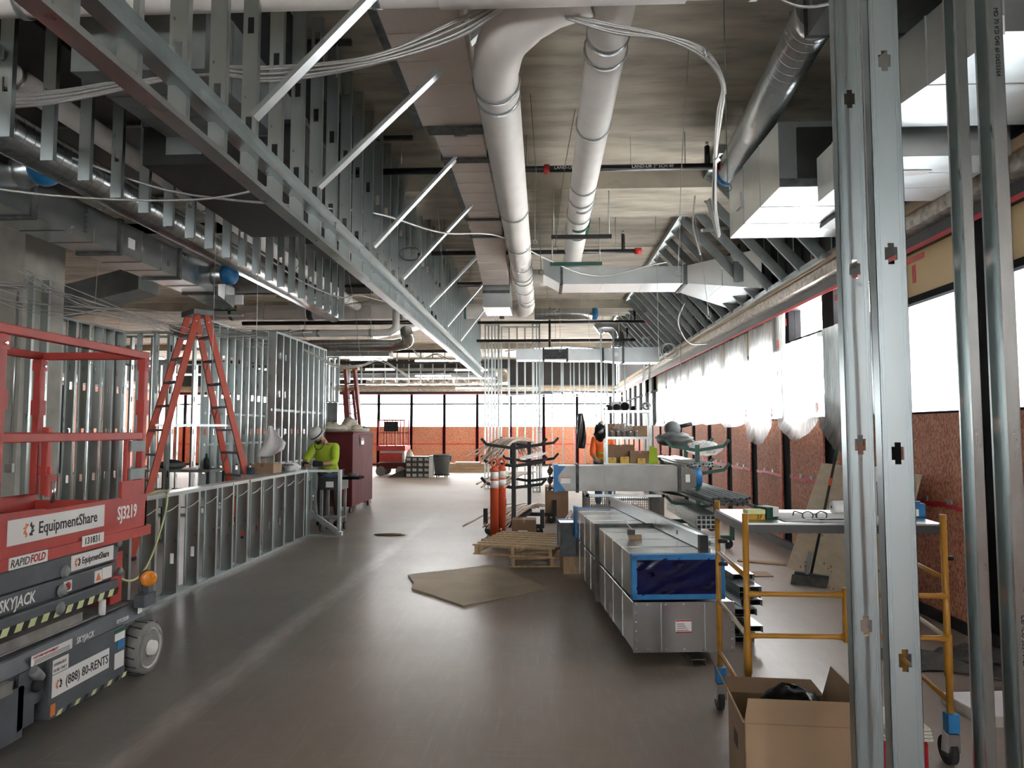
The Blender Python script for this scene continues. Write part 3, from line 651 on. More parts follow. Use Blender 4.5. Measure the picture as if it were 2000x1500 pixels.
def duct_box(mb, x0, x1, y0, y1, z0, z1): return mb.box(x0, x1, y0, y1, z0, z1)
def rect_duct(name, label, secs, axis='y', m='galv_duct', flanges=True, ribs=.6, hang=()):
    """secs: list of (pos, c0, c1, z0, z1) stations along the axis; consecutive stations are joined"""
    t = thing(name, label, 'duct', (0, 0, 0))
    def P(p, c, z): return (c, p, z) if axis == 'y' else (p, c, z)
    for s_, top in hang:
        c_ = [secs[0][1], secs[0][2]]
        for c in c_: q = Vector(P(s_, c, 0)); MB().cyl((q.x, q.y, top - .3), (q.x, q.y, ZSLAB), .008, 6).build('rod', 'wire_steel', t)
    for i, (a, b_) in enumerate(zip(secs[:-1], secs[1:])):
        o = MB().hexa([P(a[0], a[1], a[3]), P(a[0], a[2], a[3]), P(b_[0], b_[2], b_[3]), P(b_[0], b_[1], b_[3]), P(a[0], a[1], a[4]), P(a[0], a[2], a[4]), P(b_[0], b_[2], b_[4]), P(b_[0], b_[1], b_[4])]).build('duct_section', m, t)
        fix(o)
        if flanges and i:
            f = .022; w = .025
            mb = MB()
            q = lambda e, s_: [P(a[0] + s_ * w, a[1] - e, a[3] - e), P(a[0] + s_ * w, a[2] + e, a[3] - e), P(a[0] + s_ * w, a[2] + e, a[4] + e), P(a[0] + s_ * w, a[1] - e, a[4] + e)]
            A = q(f, -1); B = q(f, 1); mb.hexa(A + B); fix(mb.build('flange', 'seal', t))
        if ribs:
            L = abs(b_[0] - a[0]); n = int(L / ribs)
            for k in range(1, n + 1):
                s_ = k / (n + 1); v_ = [a[j] + (b_[j] - a[j]) * s_ for j in range(5)]; e = .005
                w = .006
                C = lambda d: [P(v_[0] + d, v_[1] - e, v_[3] - e), P(v_[0] + d, v_[2] + e, v_[3] - e), P(v_[0] + d, v_[2] + e, v_[4] + e), P(v_[0] + d, v_[1] - e, v_[4] + e)]
                fix(MB().hexa(C(-w) + C(w)).build('seam_rib', m, t))
    return t
# large trunk duct above the left white pipe
rect_duct('trunk_duct', 'wide trunk duct under the slab, stepping narrower toward the back', [(3.2, -1.12, -.54, 4.31, 4.62), (6.15, -1.08, -.54, 4.31, 4.62)], m='duct_liner', ribs=.42)
t = rect_duct('trunk_duct', 'narrower continuation of the trunk duct with a taped joint', [(6.32, -1.0, -.56, 4.32, 4.535), (6.95, -1.0, -.56, 4.32, 4.535), (7.0, -.98, -.56, 4.32, 4.535), (9.0, -.98, -.56, 4.32, 4.535), (9.6, -.98, -.56, 4.26, 4.52), (11.4, -.98, -.56, 3.95, 4.40)], m='duct_liner', ribs=.36)
for (x, y) in ((-.7, 6.4), (-.6, 8.8)): MB().box(x - .12, x, y, y + .05, 4.312, 4.319).build('label', 'paper_print', t)
MB().box(-1.04, -.54, 6.16, 6.31, 4.29, 4.58).build('joint_collar', 'seal', t); MB().box(-1.01, -.95, 6.98, 9.0, 4.308, 4.316).build('sealant_edge', 'seal', t); MB().box(-1.13, -1.07, 3.2, 6.16, 4.298, 4.308).build('sealant_edge', 'seal', t)
t = rect_duct('trunk_duct', 'boxy drop of the trunk duct beside the far end of the left white pipe', [(11.6, -1.0, -.55, 3.62, 4.55), (12.5, -1.0, -.55, 3.62, 4.55)], ribs=0)
MB().box(-.86, -.70, 11.585, 11.6, 4.05, 4.25).build('label', 'paper_print', t); MB().box(-1.0, -.55, 11.57, 11.6, 3.86, 3.90).build('flange', 'seal', t); MB().box(-1.0, -.55, 11.57, 11.6, 4.3, 4.34).build('flange', 'seal', t)
# cross duct toward the windows with a flared end
t = rect_duct('cross_duct', 'shiny duct crossing to the right windows with a flared end', [(.0, 10.55, 11.25, 3.93, 4.2), (.28, 11.0, 11.7, 3.87, 4.14), (2.2, 11.0, 11.7, 3.87, 4.14), (3.12, 10.2, 11.95, 3.62, 4.2)], axis='x', m='galv_bright', ribs=.7)
MB().box(2.62, 2.75, 10.55, 10.58, 3.98, 4.06).build('label', 'paper_print', t); MB().box(2.78, 3.08, 10.38, 10.44, 3.76, 4.06).build('access_door', 'steel_grey_paint', t)
t = rect_duct('cross_duct', 'farther cross duct of short taped sections above the stud frames', [(-.7, 18.0, 18.5, 3.38, 3.66), (.0, 18.0, 18.5, 3.38, 3.66), (.6, 18.0, 18.5, 3.36, 3.66), (1.5, 18.0, 18.5, 3.36, 3.66), (2.0, 17.9, 18.5, 3.30, 3.68), (2.9, 17.9, 18.5, 3.30, 3.68)], axis='x', m='galv_bright', ribs=.5)
MB().box(1.75, 1.87, 17.9, 17.93, 3.45, 3.55).build('label', 'paper_print', t); MB().box(.02, .58, 17.98, 18.0, 3.4, 3.64).build('dark_wrap', 'seal', t)
# boxes at upper right
t = rect_duct('box_duct', 'big box duct against the window wall with a bright underside', [(6.0, 2.0, 3.22, 3.65, 4.22), (7.6, 2.0, 3.22, 3.65, 4.25)], m='galv_bright', ribs=.75)
MB().box(2.15, 2.9, 5.975, 6.0, 3.72, 4.16).build('dark_end_panel', 'equipment_black', t); MB().box(2.0, 3.22, 5.98, 6.0, 3.65, 3.72).build('end_frame', 'seal', t)
MB().box(1.985, 2.0, 7.15, 7.3, 3.85, 4.0).build('label', 'paper_print', t); MB().box(2.75, 3.1, 6.7, 7.1, 3.6, 3.645).build('damper_box', 'steel_grey_paint', t)
MB().box(2.55, 2.75, 5.96, 5.975, 3.78, 3.95).build('label', 'paper_print', t)
t = rect_duct('box_duct', 'dark duct box at top right where the shiny spiral duct begins', [(3.9, 1.75, 2.6, 4.2, 4.72), (4.62, 1.75, 2.6, 4.2, 4.72)], m='steel_grey_paint', ribs=0)
MB().box(1.74, 2.61, 4.62, 4.66, 4.2, 4.72).build('flange', 'seal', t); MB().lathe([(.17, 0), (.16, .12), (.15, .16)], (1.86, 4.66, 4.42), (0.05, 1, 0), 20).build('collar', 'galv_bright', t)
t = rect_duct('box_duct', 'angled duct with a bright underside seen between the right studs', [(3.6, 2.35, 3.2, 3.62, 4.05), (4.6, 2.1, 3.2, 3.56, 3.95)], m='galv_bright', ribs=.5)
MB().box(2.2, 2.34, 3.59, 3.6, 3.6, 3.7).build('label', 'paper_print', t)
t = rect_duct('box_duct', 'lower bright duct between the right studs above the window head', [(4.75, 2.2, 3.1, 3.42, 3.78), (5.7, 2.2, 3.1, 3.42, 3.78)], m='galv_bright', ribs=.45)
MB().box(2.5, 2.72, 5.0, 5.1, 3.412, 3.417).build('label', 'paper_print', t)
# left trunk duct
t = rect_duct('left_duct', 'long galvanized duct at upper left with black stencilled lettering', [(3.0, -5.0, -4.55, 3.5, 3.85), (6.05, -5.0, -4.55, 3.5, 3.85), (7.35, -5.0, -4.55, 3.5, 3.85), (8.6, -5.0, -4.55, 3.5, 3.85), (9.6, -5.0, -4.55, 3.5, 3.85), (10.35, -4.95, -4.62, 3.42, 3.72)], ribs=.55)
text('DR AR-G9', .062, 'ink', t, (-4.543, 6.75, 3.835), (0, pi / 2, 0)); text('GA', .055, 'ink', t, (-4.543, 8.32, 3.66), (0, pi / 2, 0))
MB().box(-4.55, -4.543, 7.5, 7.62, 3.6, 3.71).build('label', 'paper_print', t); MB().box(-4.62, -4.5, 10.36, 10.4, 3.48, 3.62).build('label', 'paper_print', t)
for y, z in ((5.9, 3.86), (9.55, 3.74)):
    MB().lathe([(.15, 0), (.125, .05), (.125, .22)], (-4.55, y, z), (1, -.15, 0), 22).build('round_collar', 'galv_bright', t)
    MB().lathe([(.13, .16), (.145, .2), (.135, .27), (.10, .31), (.001, .29)], (-4.55, y, z), (1, -.15, 0), 18).build('blue_plastic_cap', 'blue_bright', t)
MB().box(-4.9, -4.5, 10.36, 10.42, 3.30, 3.33).build('strap', 'galv_bright', t)
# dark equipment hung above the left bulkhead
t = thing('fan_coil_unit', 'black fan coil unit with white data labels hung behind the bulkhead', 'air unit', (-2.75, 8.0, 3.75))
MB().box(0, .62, 0, .75, 0, .72).build('casing', 'equipment_black', t); MB().box(.62, .635, .08, .68, .05, .66).build('cover_panel', 'steel_grey_paint', t)
MB().box(.1, .5, -.012, 0, .08, .6).build('front_plate', 'steel_grey_paint', t); MB().box(.2, .32, -.018, -.012, .34, .5).build('label', 'paper_print', t); MB().box(.2, .3, -.018, -.012, .12, .26).build('label', 'paper_print', t)
for x in (.05, .57): MB().cyl((x, .1, .72), (x, .1, ZSLAB - 3.75), .008, 6).build('rod', 'wire_steel', t)
MB().cyl((.635, .3, .2), (.66, .3, .2), .03, 12).build('knob', 'white_plastic', t)
t = thing('fan_coil_unit', 'wide black plate unit low above the hanging studs at upper left', 'air unit', (-3.3, 5.6, 3.78))
MB().box(0, 1.35, 0, 2.2, 0, .32).build('casing', 'equipment_black', t); MB().box(-.01, 1.36, -.01, 2.21, .32, .36).build('lid_flange', 'seal', t); MB().box(.2, .5, -.014, 0, .08, .25).build('side_label', 'steel_grey_paint', t)
t = rect_duct('return_duct', 'dull duct above the hanging bulkhead near the camera', [(4.4, -3.1, -2.2, 3.95, 4.5), (6.4, -3.1, -2.2, 4.05, 4.55)], m='steel_grey_paint', ribs=.5)
for y, x, L in ((5.5, -1.55, .9), (7.4, -1.4, .9), (10.2, -2.6, 1.2)):
    s_ = MB().box(x - L, x, y, y + .041, 4.72, 4.762).build('strut', 'black_paint'); tag(s_, {5.5: 'black slab strut nearest the camera over the bulkhead', 7.4: 'black slab strut above the fan coil unit', 10.2: 'black slab strut behind the fan coil unit'}[y], 'strut')
    for dx in (.12, L - .12): MB().cyl((x - dx, y + .02, 4.45), (x - dx, y + .02, 4.72), .006, 6).build('rod', 'wire_steel', s_)

for lab, x0, x1, y0, y1 in (('added black box darkening the slab over the hanging bulkhead', -3.4, -1.92, 4.35, 8.5), ('added black box darkening the slab at the far upper left', -6.9, -3.62, 4.4, 8.5), ('added black box darkening the slab farther back over the left stud walls', -6.9, -3.62, 10.1, 14.8)):  # added black boxes hide the slab and darken the upper left
    t = thing('dark_backdrop_box', lab, 'duct', (x0, y0, 4.5)); MB().box(0, x1 - x0, 0, y1 - y0, 0, .28).build('casing', 'equipment_black', t)
    for q in (.0, .5, 1.): y = (y1 - y0 - .04) * q; MB().box(-.01, x1 - x0 + .01, y, y + .04, -.012, .28).build('flange', 'seal', t)

# sprinkler lines
def iron_pipe(label, pts, r, drops=(), couplings=()):
    t = thing('sprinkler_pipe', label, 'pipe', pts[0]); o = Vector(pts[0])
    MB().tube([Vector(p) - o for p in pts], r, 12).build('pipe_run', 'pipe_black', t)
    for p, L in drops:
        p = Vector(p) - o; d = MB().cyl(p, p + Vector((0, 0, L)), r * .8, 10).build('riser', 'pipe_black', t)
        MB().cyl(p + Vector((0, 0, L)), p + Vector((0, 0, L + .05 * (1 if L > 0 else -1))), r * .5, 8).build('head', 'chrome', d)
    a_, b2 = pts[0], pts[-1]
    for q in (.12, .5, .9):
        c = Vector(a_).lerp(Vector(b2), q) - o; MB().cyl(c, c + Vector((0, 0, ZSLAB - a_[2])), .006, 6).build('rod', 'wire_steel', t)
    for p, w in couplings:
        p = Vector(p) - o; MB().cyl(p - Vector((w, 0, 0)), p + Vector((w, 0, 0)), r * 1.45, 12).build('coupling', 'ink_red', t)
    return t
t = iron_pipe('black sprinkler pipe with white print crossing nearest under the slab', [(-2.3, 7.55, 4.42), (1.95, 7.55, 4.42)], .036, drops=(((1.76, 7.55, 4.42), .22),), couplings=(((.04, 7.55, 4.42), .03), ((1.93, 7.55, 4.42), .05)))
text('LAND-UR 2" SCH 40', .05, 'ink_white', t, Vector((.12, 7.513, 4.405)) - Vector((-2.3, 7.55, 4.42)), (pi / 2, 0, 0)); text('LAND-UR 2" SCH 40', .05, 'ink_white', t, Vector((.95, 7.513, 4.405)) - Vector((-2.3, 7.55, 4.42)), (pi / 2, 0, 0))
iron_pipe('black sprinkler pipe ending in a red cap beyond the thinner white pipe', [(-1.9, 10.6, 4.28), (1.42, 10.6, 4.28)], .034, drops=(((1.2, 10.6, 4.28), .26),), couplings=(((1.42, 10.6, 4.28), .05),))
iron_pipe('black sprinkler pipe crossing far back above the shelf', [(-1.6, 17.2, 4.22), (2.5, 17.2, 4.22)], .036, drops=(((.15, 17.2, 4.22), .35), ((.15, 17.2, 4.22), -.6), ((2.2, 17.2, 4.22), .3)), couplings=(((2.5, 17.2, 4.22), .05),))
iron_pipe('lowest black sprinkler pipe crossing far back just above the cross duct', [(-1.7, 17.9, 3.86), (2.3, 17.9, 3.86)], .036, drops=(((2.1, 17.9, 3.86), .3),))
iron_pipe('black pipe crossing behind the hanging stud row on the left', [(-5.6, 14.0, 4.5), (-1.0, 14.0, 4.5)], .05)
iron_pipe('black pipe crossing over the left stud walls below the white drain', [(-6.5, 15.0, 3.9), (-2.7, 15.0, 3.9)], .045)
for k, (y, z) in enumerate(((21, 3.95), (24, 3.9), (27.5, 3.85), (30, 3.8))):
    iron_pipe(['first', 'second', 'third', 'last'][k] + ' of four black pipes crossing the far left bay', [(-10, y, z), (-1.9, y, z)], .05)

# right sloping soffit braces between slab and window head
sf = thing('sloped_soffit_frame', 'row of slanted studs from the slab down to the right window head', 'ceiling frame', (0, 0, 0))
bm_ = MB().prism([(q[0] - .046, q[1]) for q in c_prof(.12, .035)], (0, 0, 0), (-1.1, 0, 1.22), (.74, 0, .67), (0, 1, 0)).mesh('slanted_stud', 'steel_grey_paint')
y = 8.0
while y < 21.5:
    link('slanted_stud', bm_, sf, (3.12, y, 3.53)); y += .61
MB().box(1.98, 2.08, 7.9, 21.6, 4.70, 4.79).build('slab_track', 'galv', sf); MB().box(3.08, 3.2, 7.9, 21.6, 3.49, 3.55).build('wall_track', 'galv', sf)
for y in (9.6, 13.3, 16.4): MB().bar((2.15, y, 4.3), (2.9, y + .5, 4.5), .04, .04).build('kicker_brace', 'galv_bright', sf)

# lights and far ducts in the back left bay
def led(label, a, b_, w=.13):
    t = thing('strip_light', label, 'light', a); o = Vector(a); d = Vector(b_) - o
    MB().bar((0, 0, .03), d + Vector((0, 0, .03)), w * .8, .05).build('housing', 'white_plastic', t); MB().bar((0, 0, 0), d, w, .03).build('diffuser', 'lamp_glow', t)
    for s_ in (.15, .85): MB().cyl(d * s_ + Vector((0, 0, .05)), d * s_ + Vector((0, 0, ZSLAB - a[2])), .004, 5).build('wire', 'wire_steel', t)
led('tilted bright strip light hung left of the bulkhead end', (-4.0, 16.6, 3.78), (-2.85, 16.2, 3.95))
for k, (x0, x1, y, z, l) in enumerate(((-5.9, -4.8, 21.5, 3.75, 'left strip light over the dark red job box'), (-4.1, -2.7, 22.5, 3.8, 'middle strip light of the far left bay'), (-6.2, -5.2, 24.5, 3.7, 'small strip light beyond the leaning red ladders'), (-3.2, -2.0, 25.5, 3.75, 'strip light close to the centre stud wall'), (-5.0, -3.6, 27.5, 3.7, 'farther strip light over the grey bin'), (-3.8, -2.2, 30.6, 3.4, 'farthest strip light at the back windows'), (-11, -9.6, 17.5, 3.4, 'strip light behind the left stud walls'), (-9, -7.8, 22, 3.5, 'strip light deep behind the orange stepladder'), (-13, -11.4, 24, 3.5, 'strip light at the deep left'))):
    led(l, (x0, y, z), (x1, y, z))
rect_duct('far_duct', 'far pale duct crossing over the leaning red ladders', [(-7.5, 20.0, 20.6, 3.7, 4.05), (-4.4, 20.0, 20.6, 3.7, 4.05)], axis='x', ribs=.8, hang=((-7, 4.05), (-5, 4.05)))
rect_duct('far_duct', 'far duct crossing above the back windows', [(-8.5, 28.5, 29.2, 3.7, 4.1), (-2.0, 28.5, 29.2, 3.7, 4.1)], axis='x', ribs=1.0, hang=((-8, 4.1), (-5, 4.1), (-2.5, 4.1)))
rect_duct('far_duct', 'far duct running back over the left bay', [(17.0, -9.2, -8.5, 3.8, 4.2), (27.0, -9.2, -8.5, 3.8, 4.2)], ribs=1.0, hang=((18, 4.2), (24, 4.2)))
rect_duct('far_duct', 'dull duct slanting down behind the left cable bundle', [(-9.5, 11.2, 11.8, 3.2, 3.55), (-6.6, 11.2, 11.8, 3.9, 4.3)], axis='x', m='steel_grey_paint', ribs=.7)
tr_ = thing('hanging_stud_row', 'low hanging stud header in front of the back windows', 'ceiling frame', (0, 0, 0))
track(tr_, (-8.0, 27.0), (-1.8, 27.0), 3.35, name='bottom_track')
for k in range(14): stud(tr_, -7.9 + k * .46, 27.0, 3.353, 1.4, pi / 2, holes=False)
fo = MB()
fo.grid(lambda u, v_: (-8 + 6.4 * u, 31.6 + .15 * sin(31 * u) * sin(9 * v_) + .1 * sin(77 * u + 5 * v_), 3.6 + .75 * v_), 90, 10)
fo = fo.build('foil_blanket', 'foil'); fo.modifiers.new('thickness', 'SOLIDIFY').thickness = .02
tag(fo, 'crinkled foil insulation blanket above the back windows', 'insulation')

# ================================================================ left side
def rel(t, o):
    """o was modelled in world coordinates: hang it under t without moving it"""
    o.parent = t; o.location = Vector(o.location) - t.location; return o
RX = (pi / 2, 0, pi / 2)                                   # text on a face that looks toward +x
RF = (pi / 2, 0, 0)                                        # text on a face that looks toward the camera

# ---- scissor lift
def wheel(t, x, y, r, w, hubm='wheel_white', tm='tyre_grey'):
    o = MB().lathe([(r * .55, 0), (r * .93, .0), (r, .02), (r, w - .02), (r * .93, w), (r * .55, w)], (x - w, y, r), (1, 0, 0), 28).build('wheel', tm, t); rel(t, o)
    h = MB().lathe([(.001, -.02), (r * .6, -.02), (r * .74, .004), (r * .78, .008), (r * .70, .0), (r * .62, -.012), (.05, -.012), (.045, .03), (.001, .03)], (x, y, r), (1, 0, 0), 24).build('hub', hubm, o)
    h.location = (0, 0, 0)
    mb = MB()
    for k in range(16):
        a = 2 * pi * k / 16; mb.bar((x - w * .9, y + r * cos(a), r + r * sin(a)), (x - w * .1, y + r * cos(a + .16), r + r * sin(a + .16)), .006, .006)
    g = mb.build('tread', 'rubber', o); g['kind'] = 'stuff'
    return o
LX = -2.66; LB = -3.44
lf = thing('scissor_lift', 'red and grey scissor lift with rental stickers at the left edge', 'scissor lift', (-3.05, 3.85, 0))
def L_(mb, name, m, parent=None):
    o = mb.build(name, m)
    if parent is None: return rel(lf, o)
    o.parent = parent; return o
pl = L_(MB().box(LX - .02, LX, 2.9, 4.70, .93, 1.175), 'side_panel', 'lift_red')
L_(MB().box(LX - .02, LX + .014, 2.9, 4.735, .905, .965), 'lower_lip', 'lift_red')
L_(MB().box(LB, LB + .02, 2.9, 4.70, .93, 1.175), 'side_panel', 'lift_red')
L_(MB().box(LB, LX, 4.68, 4.70, .95, 1.13), 'end_toe_board', 'lift_red')
L_(MB().box(LB + .02, LX - .02, 2.9, 4.68, .93, .955), 'deck', 'lift_dust')
L_(MB().box(LX - .015, LX + .005, 4.40, 4.62, 1.17, 1.275), 'gate_bracket', 'lift_red')
L_(MB().hexa([(LX - .02, 2.9, 1.17), (LX + .006, 2.9, 1.17), (LX + .006, 3.75, 1.17), (LX - .02, 3.75, 1.17), (LX - .02, 2.9, 1.20), (LX + .006, 2.9, 1.20), (LX + .006, 3.7, 1.185), (LX - .02, 3.7, 1.185)]), 'top_lip', 'lift_red')
# guard rails
def rail(a, b_, w=.04, h=.05, n='rail'): return bevel(L_(MB().bar(a, b_, w, h), n, 'lift_red'), .006, 2)
zt, zmid = 2.10, 1.56
xs = LX - .03
rail((xs, 2.4, zt + .012), (xs, 4.70, zt)); rail((xs, 2.4, zmid), (xs, 4.68, zmid))
rail((LB + .03, 2.4, zt), (LB + .03, 4.7, zt)); rail((LB + .03, 4.68, zt), (xs, 4.68, zt)); rail((LB + .03, 2.9, zmid), (LB + .03, 4.68, zmid))
for x, y, w_ in ((xs, 4.66, .045), (LB + .03, 4.66, .05), (xs, 3.38, .055), (LB + .03, 3.4, .05)):
    rail((x, y, 1.17), (x, y, zt - .02), w_, w_, 'post')
    L_(MB().box(x - w_ * .62, x + w_ * .62, y - w_ * .62, y + w_ * .62, 1.70, 1.80), 'post_sleeve', 'lift_red')
    L_(MB().box(x - w_ * .62, x + w_ * .62, y - w_ * .62, y + w_ * .62, 2.0, 2.07), 'post_sleeve', 'lift_red')
    L_(MB().cyl((x + w_ * .5, y, 2.03), (x + w_ * .5 + .02, y, 2.03), .008, 8), 'pin', 'chrome')
rail((LB + .1, 4.66, 1.17), (LB + .1, 4.66, 1.62), .045, .045, 'post'); rail((LB + .03, 4.66, 1.33), (LB + .14, 4.66, 1.33), .03, .05)
rail((xs, 4.50, 1.17), (xs, 4.50, 1.55), .03, .04, 'gate_post')
for z in (1.28, 1.46): L_(MB().box(xs - .01, xs + .03, 4.50, 4.66, z, z + .07), 'hinge_plate', 'steel_grey_paint')
rail((LB + .15, 4.64, 1.16), (LB + .15, 4.64, 1.30), .03, .09, 'latch'); L_(MB().cyl((LB + .2, 4.6, 1.12), (LB + .2, 4.6, 1.26), .014, 8), 'latch_pin', 'chrome')
# scissor stack
ax0 = LX - .05
for i, (z0, z1_, d) in enumerate(((.775, .885, 0), (.665, .765, .012), (.56, .655, 0))):
    for x in (ax0 - .045 - d, LB + .05):
        bevel(L_(MB().hexa([(x, 2.9, z0), (x + .045, 2.9, z0), (x + .045, 4.46, z0), (x, 4.46, z0), (x, 2.9, z1_), (x + .045, 2.9, z1_), (x + .045, 4.50, z1_), (x, 4.50, z1_)]), 'scissor_arm', 'lift_grey'), .008, 2)
    L_(MB().box(LB + .1, ax0 - .05, 3.2, 3.3, z0, z1_), 'cross_beam', 'lift_grey')
for y, z in ((3.97, .80), (3.95, .70), (3.94, .605)):
    L_(MB().lathe([(.036, 0), (.036, .008), (.026, .010), (.026, .018), (.022, .021), (.001, .021)], (ax0 - .002, y, z), (1, 0, 0), 20), 'pivot_pin', 'steel_grey_paint')
for y, z in ((4.47, .885), (4.49, .70)): L_(MB().lathe([(.026, 0), (.026, .014), (.001, .014)], (ax0, y, z), (1, 0, 0), 16), 'pivot_pin', 'steel_grey_paint')
L_(MB().box(ax0 - .2, ax0 - .02, 4.44, 4.56, .50, .82), 'end_block', 'lift_red'); L_(MB().cyl((ax0, 4.33, .47), (ax0, 4.33, .56), .02, 12), 'rest_pad', 'white_plastic')
# chassis
bevel(L_(MB().hexa([(LB, 2.9, .36), (LX + .0, 2.9, .36), (LX + .0, 4.72, .36), (LB, 4.72, .36), (LB, 2.9, .44), (LX - .03, 2.9, .44), (LX - .03, 4.72, .47), (LB, 4.72, .47)]), 'chassis', 'lift_grey'), .008, 1)
L_(MB().box(LB + .03, LX - .05, 2.9, 4.62, .47, .478), 'chassis_top', 'lift_dust'); L_(MB().box(LX - .16, LX - .06, 2.9, 4.16, .478, .53), 'rail_channel', 'lift_dust')
pan = bevel(L_(MB().box(LX - .35, LX + .02, 3.79, 4.48, .05, .375), 'battery_tray', 'lift_grey'), .008, 1)
L_(MB().box(LX - .3, LX - .02, 3.3, 3.79, .16, .37), 'hydraulic_bay', 'lift_grey'); L_(MB().box(LX - .02, LX + .0, 3.58, 3.70, .08, .36), 'bay_bracket', 'lift_grey')
L_(MB().cyl((LX + .01, 3.66, .36), (LX + .01, 3.72, .30), .028, 10), 'hydraulic_fitting', 'steel_grey_paint'); L_(MB().lathe([(.03, 0), (.034, .02), (.02, .035)], (LX + .0, 3.70, .27), (1, 0, 0), 12), 'fitting_cap', 'rubber')
bevel(L_(MB().hexa([(LX - .03, 2.95, .02), (LX + .02, 2.95, .02), (LX + .02, 3.42, .03), (LX - .03, 3.42, .03), (LX - .03, 2.95, .30), (LX + .02, 2.95, .30), (LX + .02, 3.42, .30), (LX - .03, 3.42, .30)]), 'pothole_guard', 'lift_dust'), .01, 1)
L_(MB().box(LX - .02, LX + .0, 3.45, 3.62, .04, .30), 'guard_lever', 'lift_grey'); L_(MB().box(LX - .01, LX + .03, 3.0, 3.5, .30, .36), 'step_rail', 'lift_dust')
wheel(lf, LX + .06, 4.69, .168, .12); wheel(lf, LB + .12, 4.69, .168, .12); wheel(lf, LX - .03, 3.18, .168, .12); wheel(lf, LB + .12, 3.18, .168, .12)
# beacon on the corner post
L_(MB().box(LX - .02, LX + .05, 4.62, 4.76, .44, .52), 'beacon_bracket', 'lift_grey'); L_(MB().box(LX, LX + .03, 4.70, 4.76, .46, .57), 'beacon_post', 'lift_grey')
L_(MB().lathe([(.052, 0), (.055, .03), (.05, .045)], (LX + .0, 4.735, .615), (.6, -.8, 0), 20), 'beacon_body', 'lift_grey'); L_(MB().lathe([(.052, .045), (.05, .06), (.038, .066), (.001, .068)], (LX + .0, 4.735, .615), (.6, -.8, 0), 20), 'beacon_lens', 'amber')
# stickers and lettering
def plate(y0, y1, z0, z1_, x, m='paper_print', n='sticker'): return L_(MB().box(x, x + .003, y0, y1, z0, z1_), n, m)
def lt(body, size, m, y, z, x, **k):
    o = text(body, size, m, None, (x, y, z), RX, **k); return rel(lf, o)
def gear(y, z, r, x):
    for a0, a1, m in ((100, 250, 'ink_orange'), (-75, 75, 'ink')):
        mb = MB(); n = 8
        for i in range(n):
            t0 = R(a0 + (a1 - a0) * i / n); t1 = R(a0 + (a1 - a0) * (i + .72 if i % 2 else i + 1) / n); ro = r * (1.0 if i % 2 == 0 else 1.22)
            q = [(x, y + ri * cos(a), z + ri * sin(a)) for a in (t0, t1) for ri in (r * .62, ro)]
            mb.hexa([q[0], q[2], q[3], q[1]] + [(p[0] + .002, p[1], p[2]) for p in (q[0], q[2], q[3], q[1])])
        fix(L_(mb, 'gear_logo', m))
plate(3.455, 4.235, 1.022, 1.15, LX); gear(3.60, 1.086, .033, LX + .003)
lt('EquipmentShare', .088, 'ink', 3.67, 1.058, LX + .003, bold=.0012, font_w=.86)
lt('SJ3219', .115, 'ink_white', 4.37, 1.04, LX + .001, bold=.002, font_w=.68)
plate(4.015, 4.215, .93, .99, LX + .014); lt('131831', .055, 'ink', 4.032, .942, LX + .017, bold=.0008, font_w=.9)
plate(3.455, 3.73, .905, .966, LX + .0145); lt('RAPID', .056, 'ink', 3.462, .916, LX + .0178, shear=.2, font_w=.85); lt('FOLD', .056, 'ink_red', 3.60, .918, LX + .0178, bold=.0015, shear=.2, font_w=.78)
ax = ax0 + .0005
plate(4.02, 4.42, .79, .878, ax); gear(4.075, .834, .022, ax + .003); lt('EquipmentShare', .055, 'ink', 4.115, .818, ax + .003, bold=.0008, font_w=.72)
lt('SKYJACK', .085, 'ink_white', 3.50, .685, ax - .012, shear=.15, font_w=.75, bold=.001)
plate(3.98, 4.05, .68, .74, ax - .012); o = MB().lathe([(.02, 0), (.024, 0), (.024, .002), (.02, .002)], (ax - .008, 4.015, .71), (1, 0, 0), 16); L_(o, 'no_entry_ring', 'ink_red'); L_(MB().bar((ax - .007, 4.0, .725), (ax - .007, 4.03, .695), .004, .004), 'no_entry_bar', 'ink')
plate(4.26, 4.33, .675, .745, ax - .012); L_(MB().prism([(0, 0), (.05, 0), (.025, .045)], (ax - .009, 4.27, .685), (ax - .007, 4.27, .685), (0, 1, 0), (0, 0, 1)), 'warning_triangle', 'ink_orange'); plate(4.335, 4.43, .68, .75, ax - .012)
plate(3.36, 3.47, .60, .72, ax - .012)
for k in range(12):                                        # hazard stripes on the lowest arm
    y = 3.30 + k * .098
    o = L_(MB().hexa([(ax, y, .563), (ax + .002, y, .563), (ax + .002, y + .05, .563), (ax, y + .05, .563), (ax, y + .02, .603), (ax + .002, y + .02, .603), (ax + .002, y + .07, .603), (ax, y + .07, .603)]), 'hazard_stripe', 'tape_yellowgreen')
    o = L_(MB().hexa([(ax, y + .05, .563), (ax + .0018, y + .05, .563), (ax + .0018, y + .098, .563), (ax, y + .098, .563), (ax, y + .07, .603), (ax + .0018, y + .07, .603), (ax + .0018, y + .118, .603), (ax, y + .118, .603)]), 'hazard_stripe', 'ink')
lt('SKYJACK', .05, 'ink_white', 4.02, .385, LX + .001, shear=.15, font_w=.8); lt('SKYCODED', .032, 'ink_white', 4.40, .395, LX + .001, font_w=.8)
bp = LX + .0205
plate(3.80, 4.30, .165, .282, bp); lt('(888) 80-RENTS', .072, 'ink', 3.905, .198, bp + .003, font_w=.80, bold=.0006); gear(3.852, .224, .022, bp + .003)
plate(3.80, 3.925, .287, .362, bp); lt('HYDRAULIC', .022, 'ink', 3.805, .328, bp + .003, font_w=.85); lt('FLUID ONLY', .022, 'ink', 3.805, .297, bp + .003, font_w=.85)
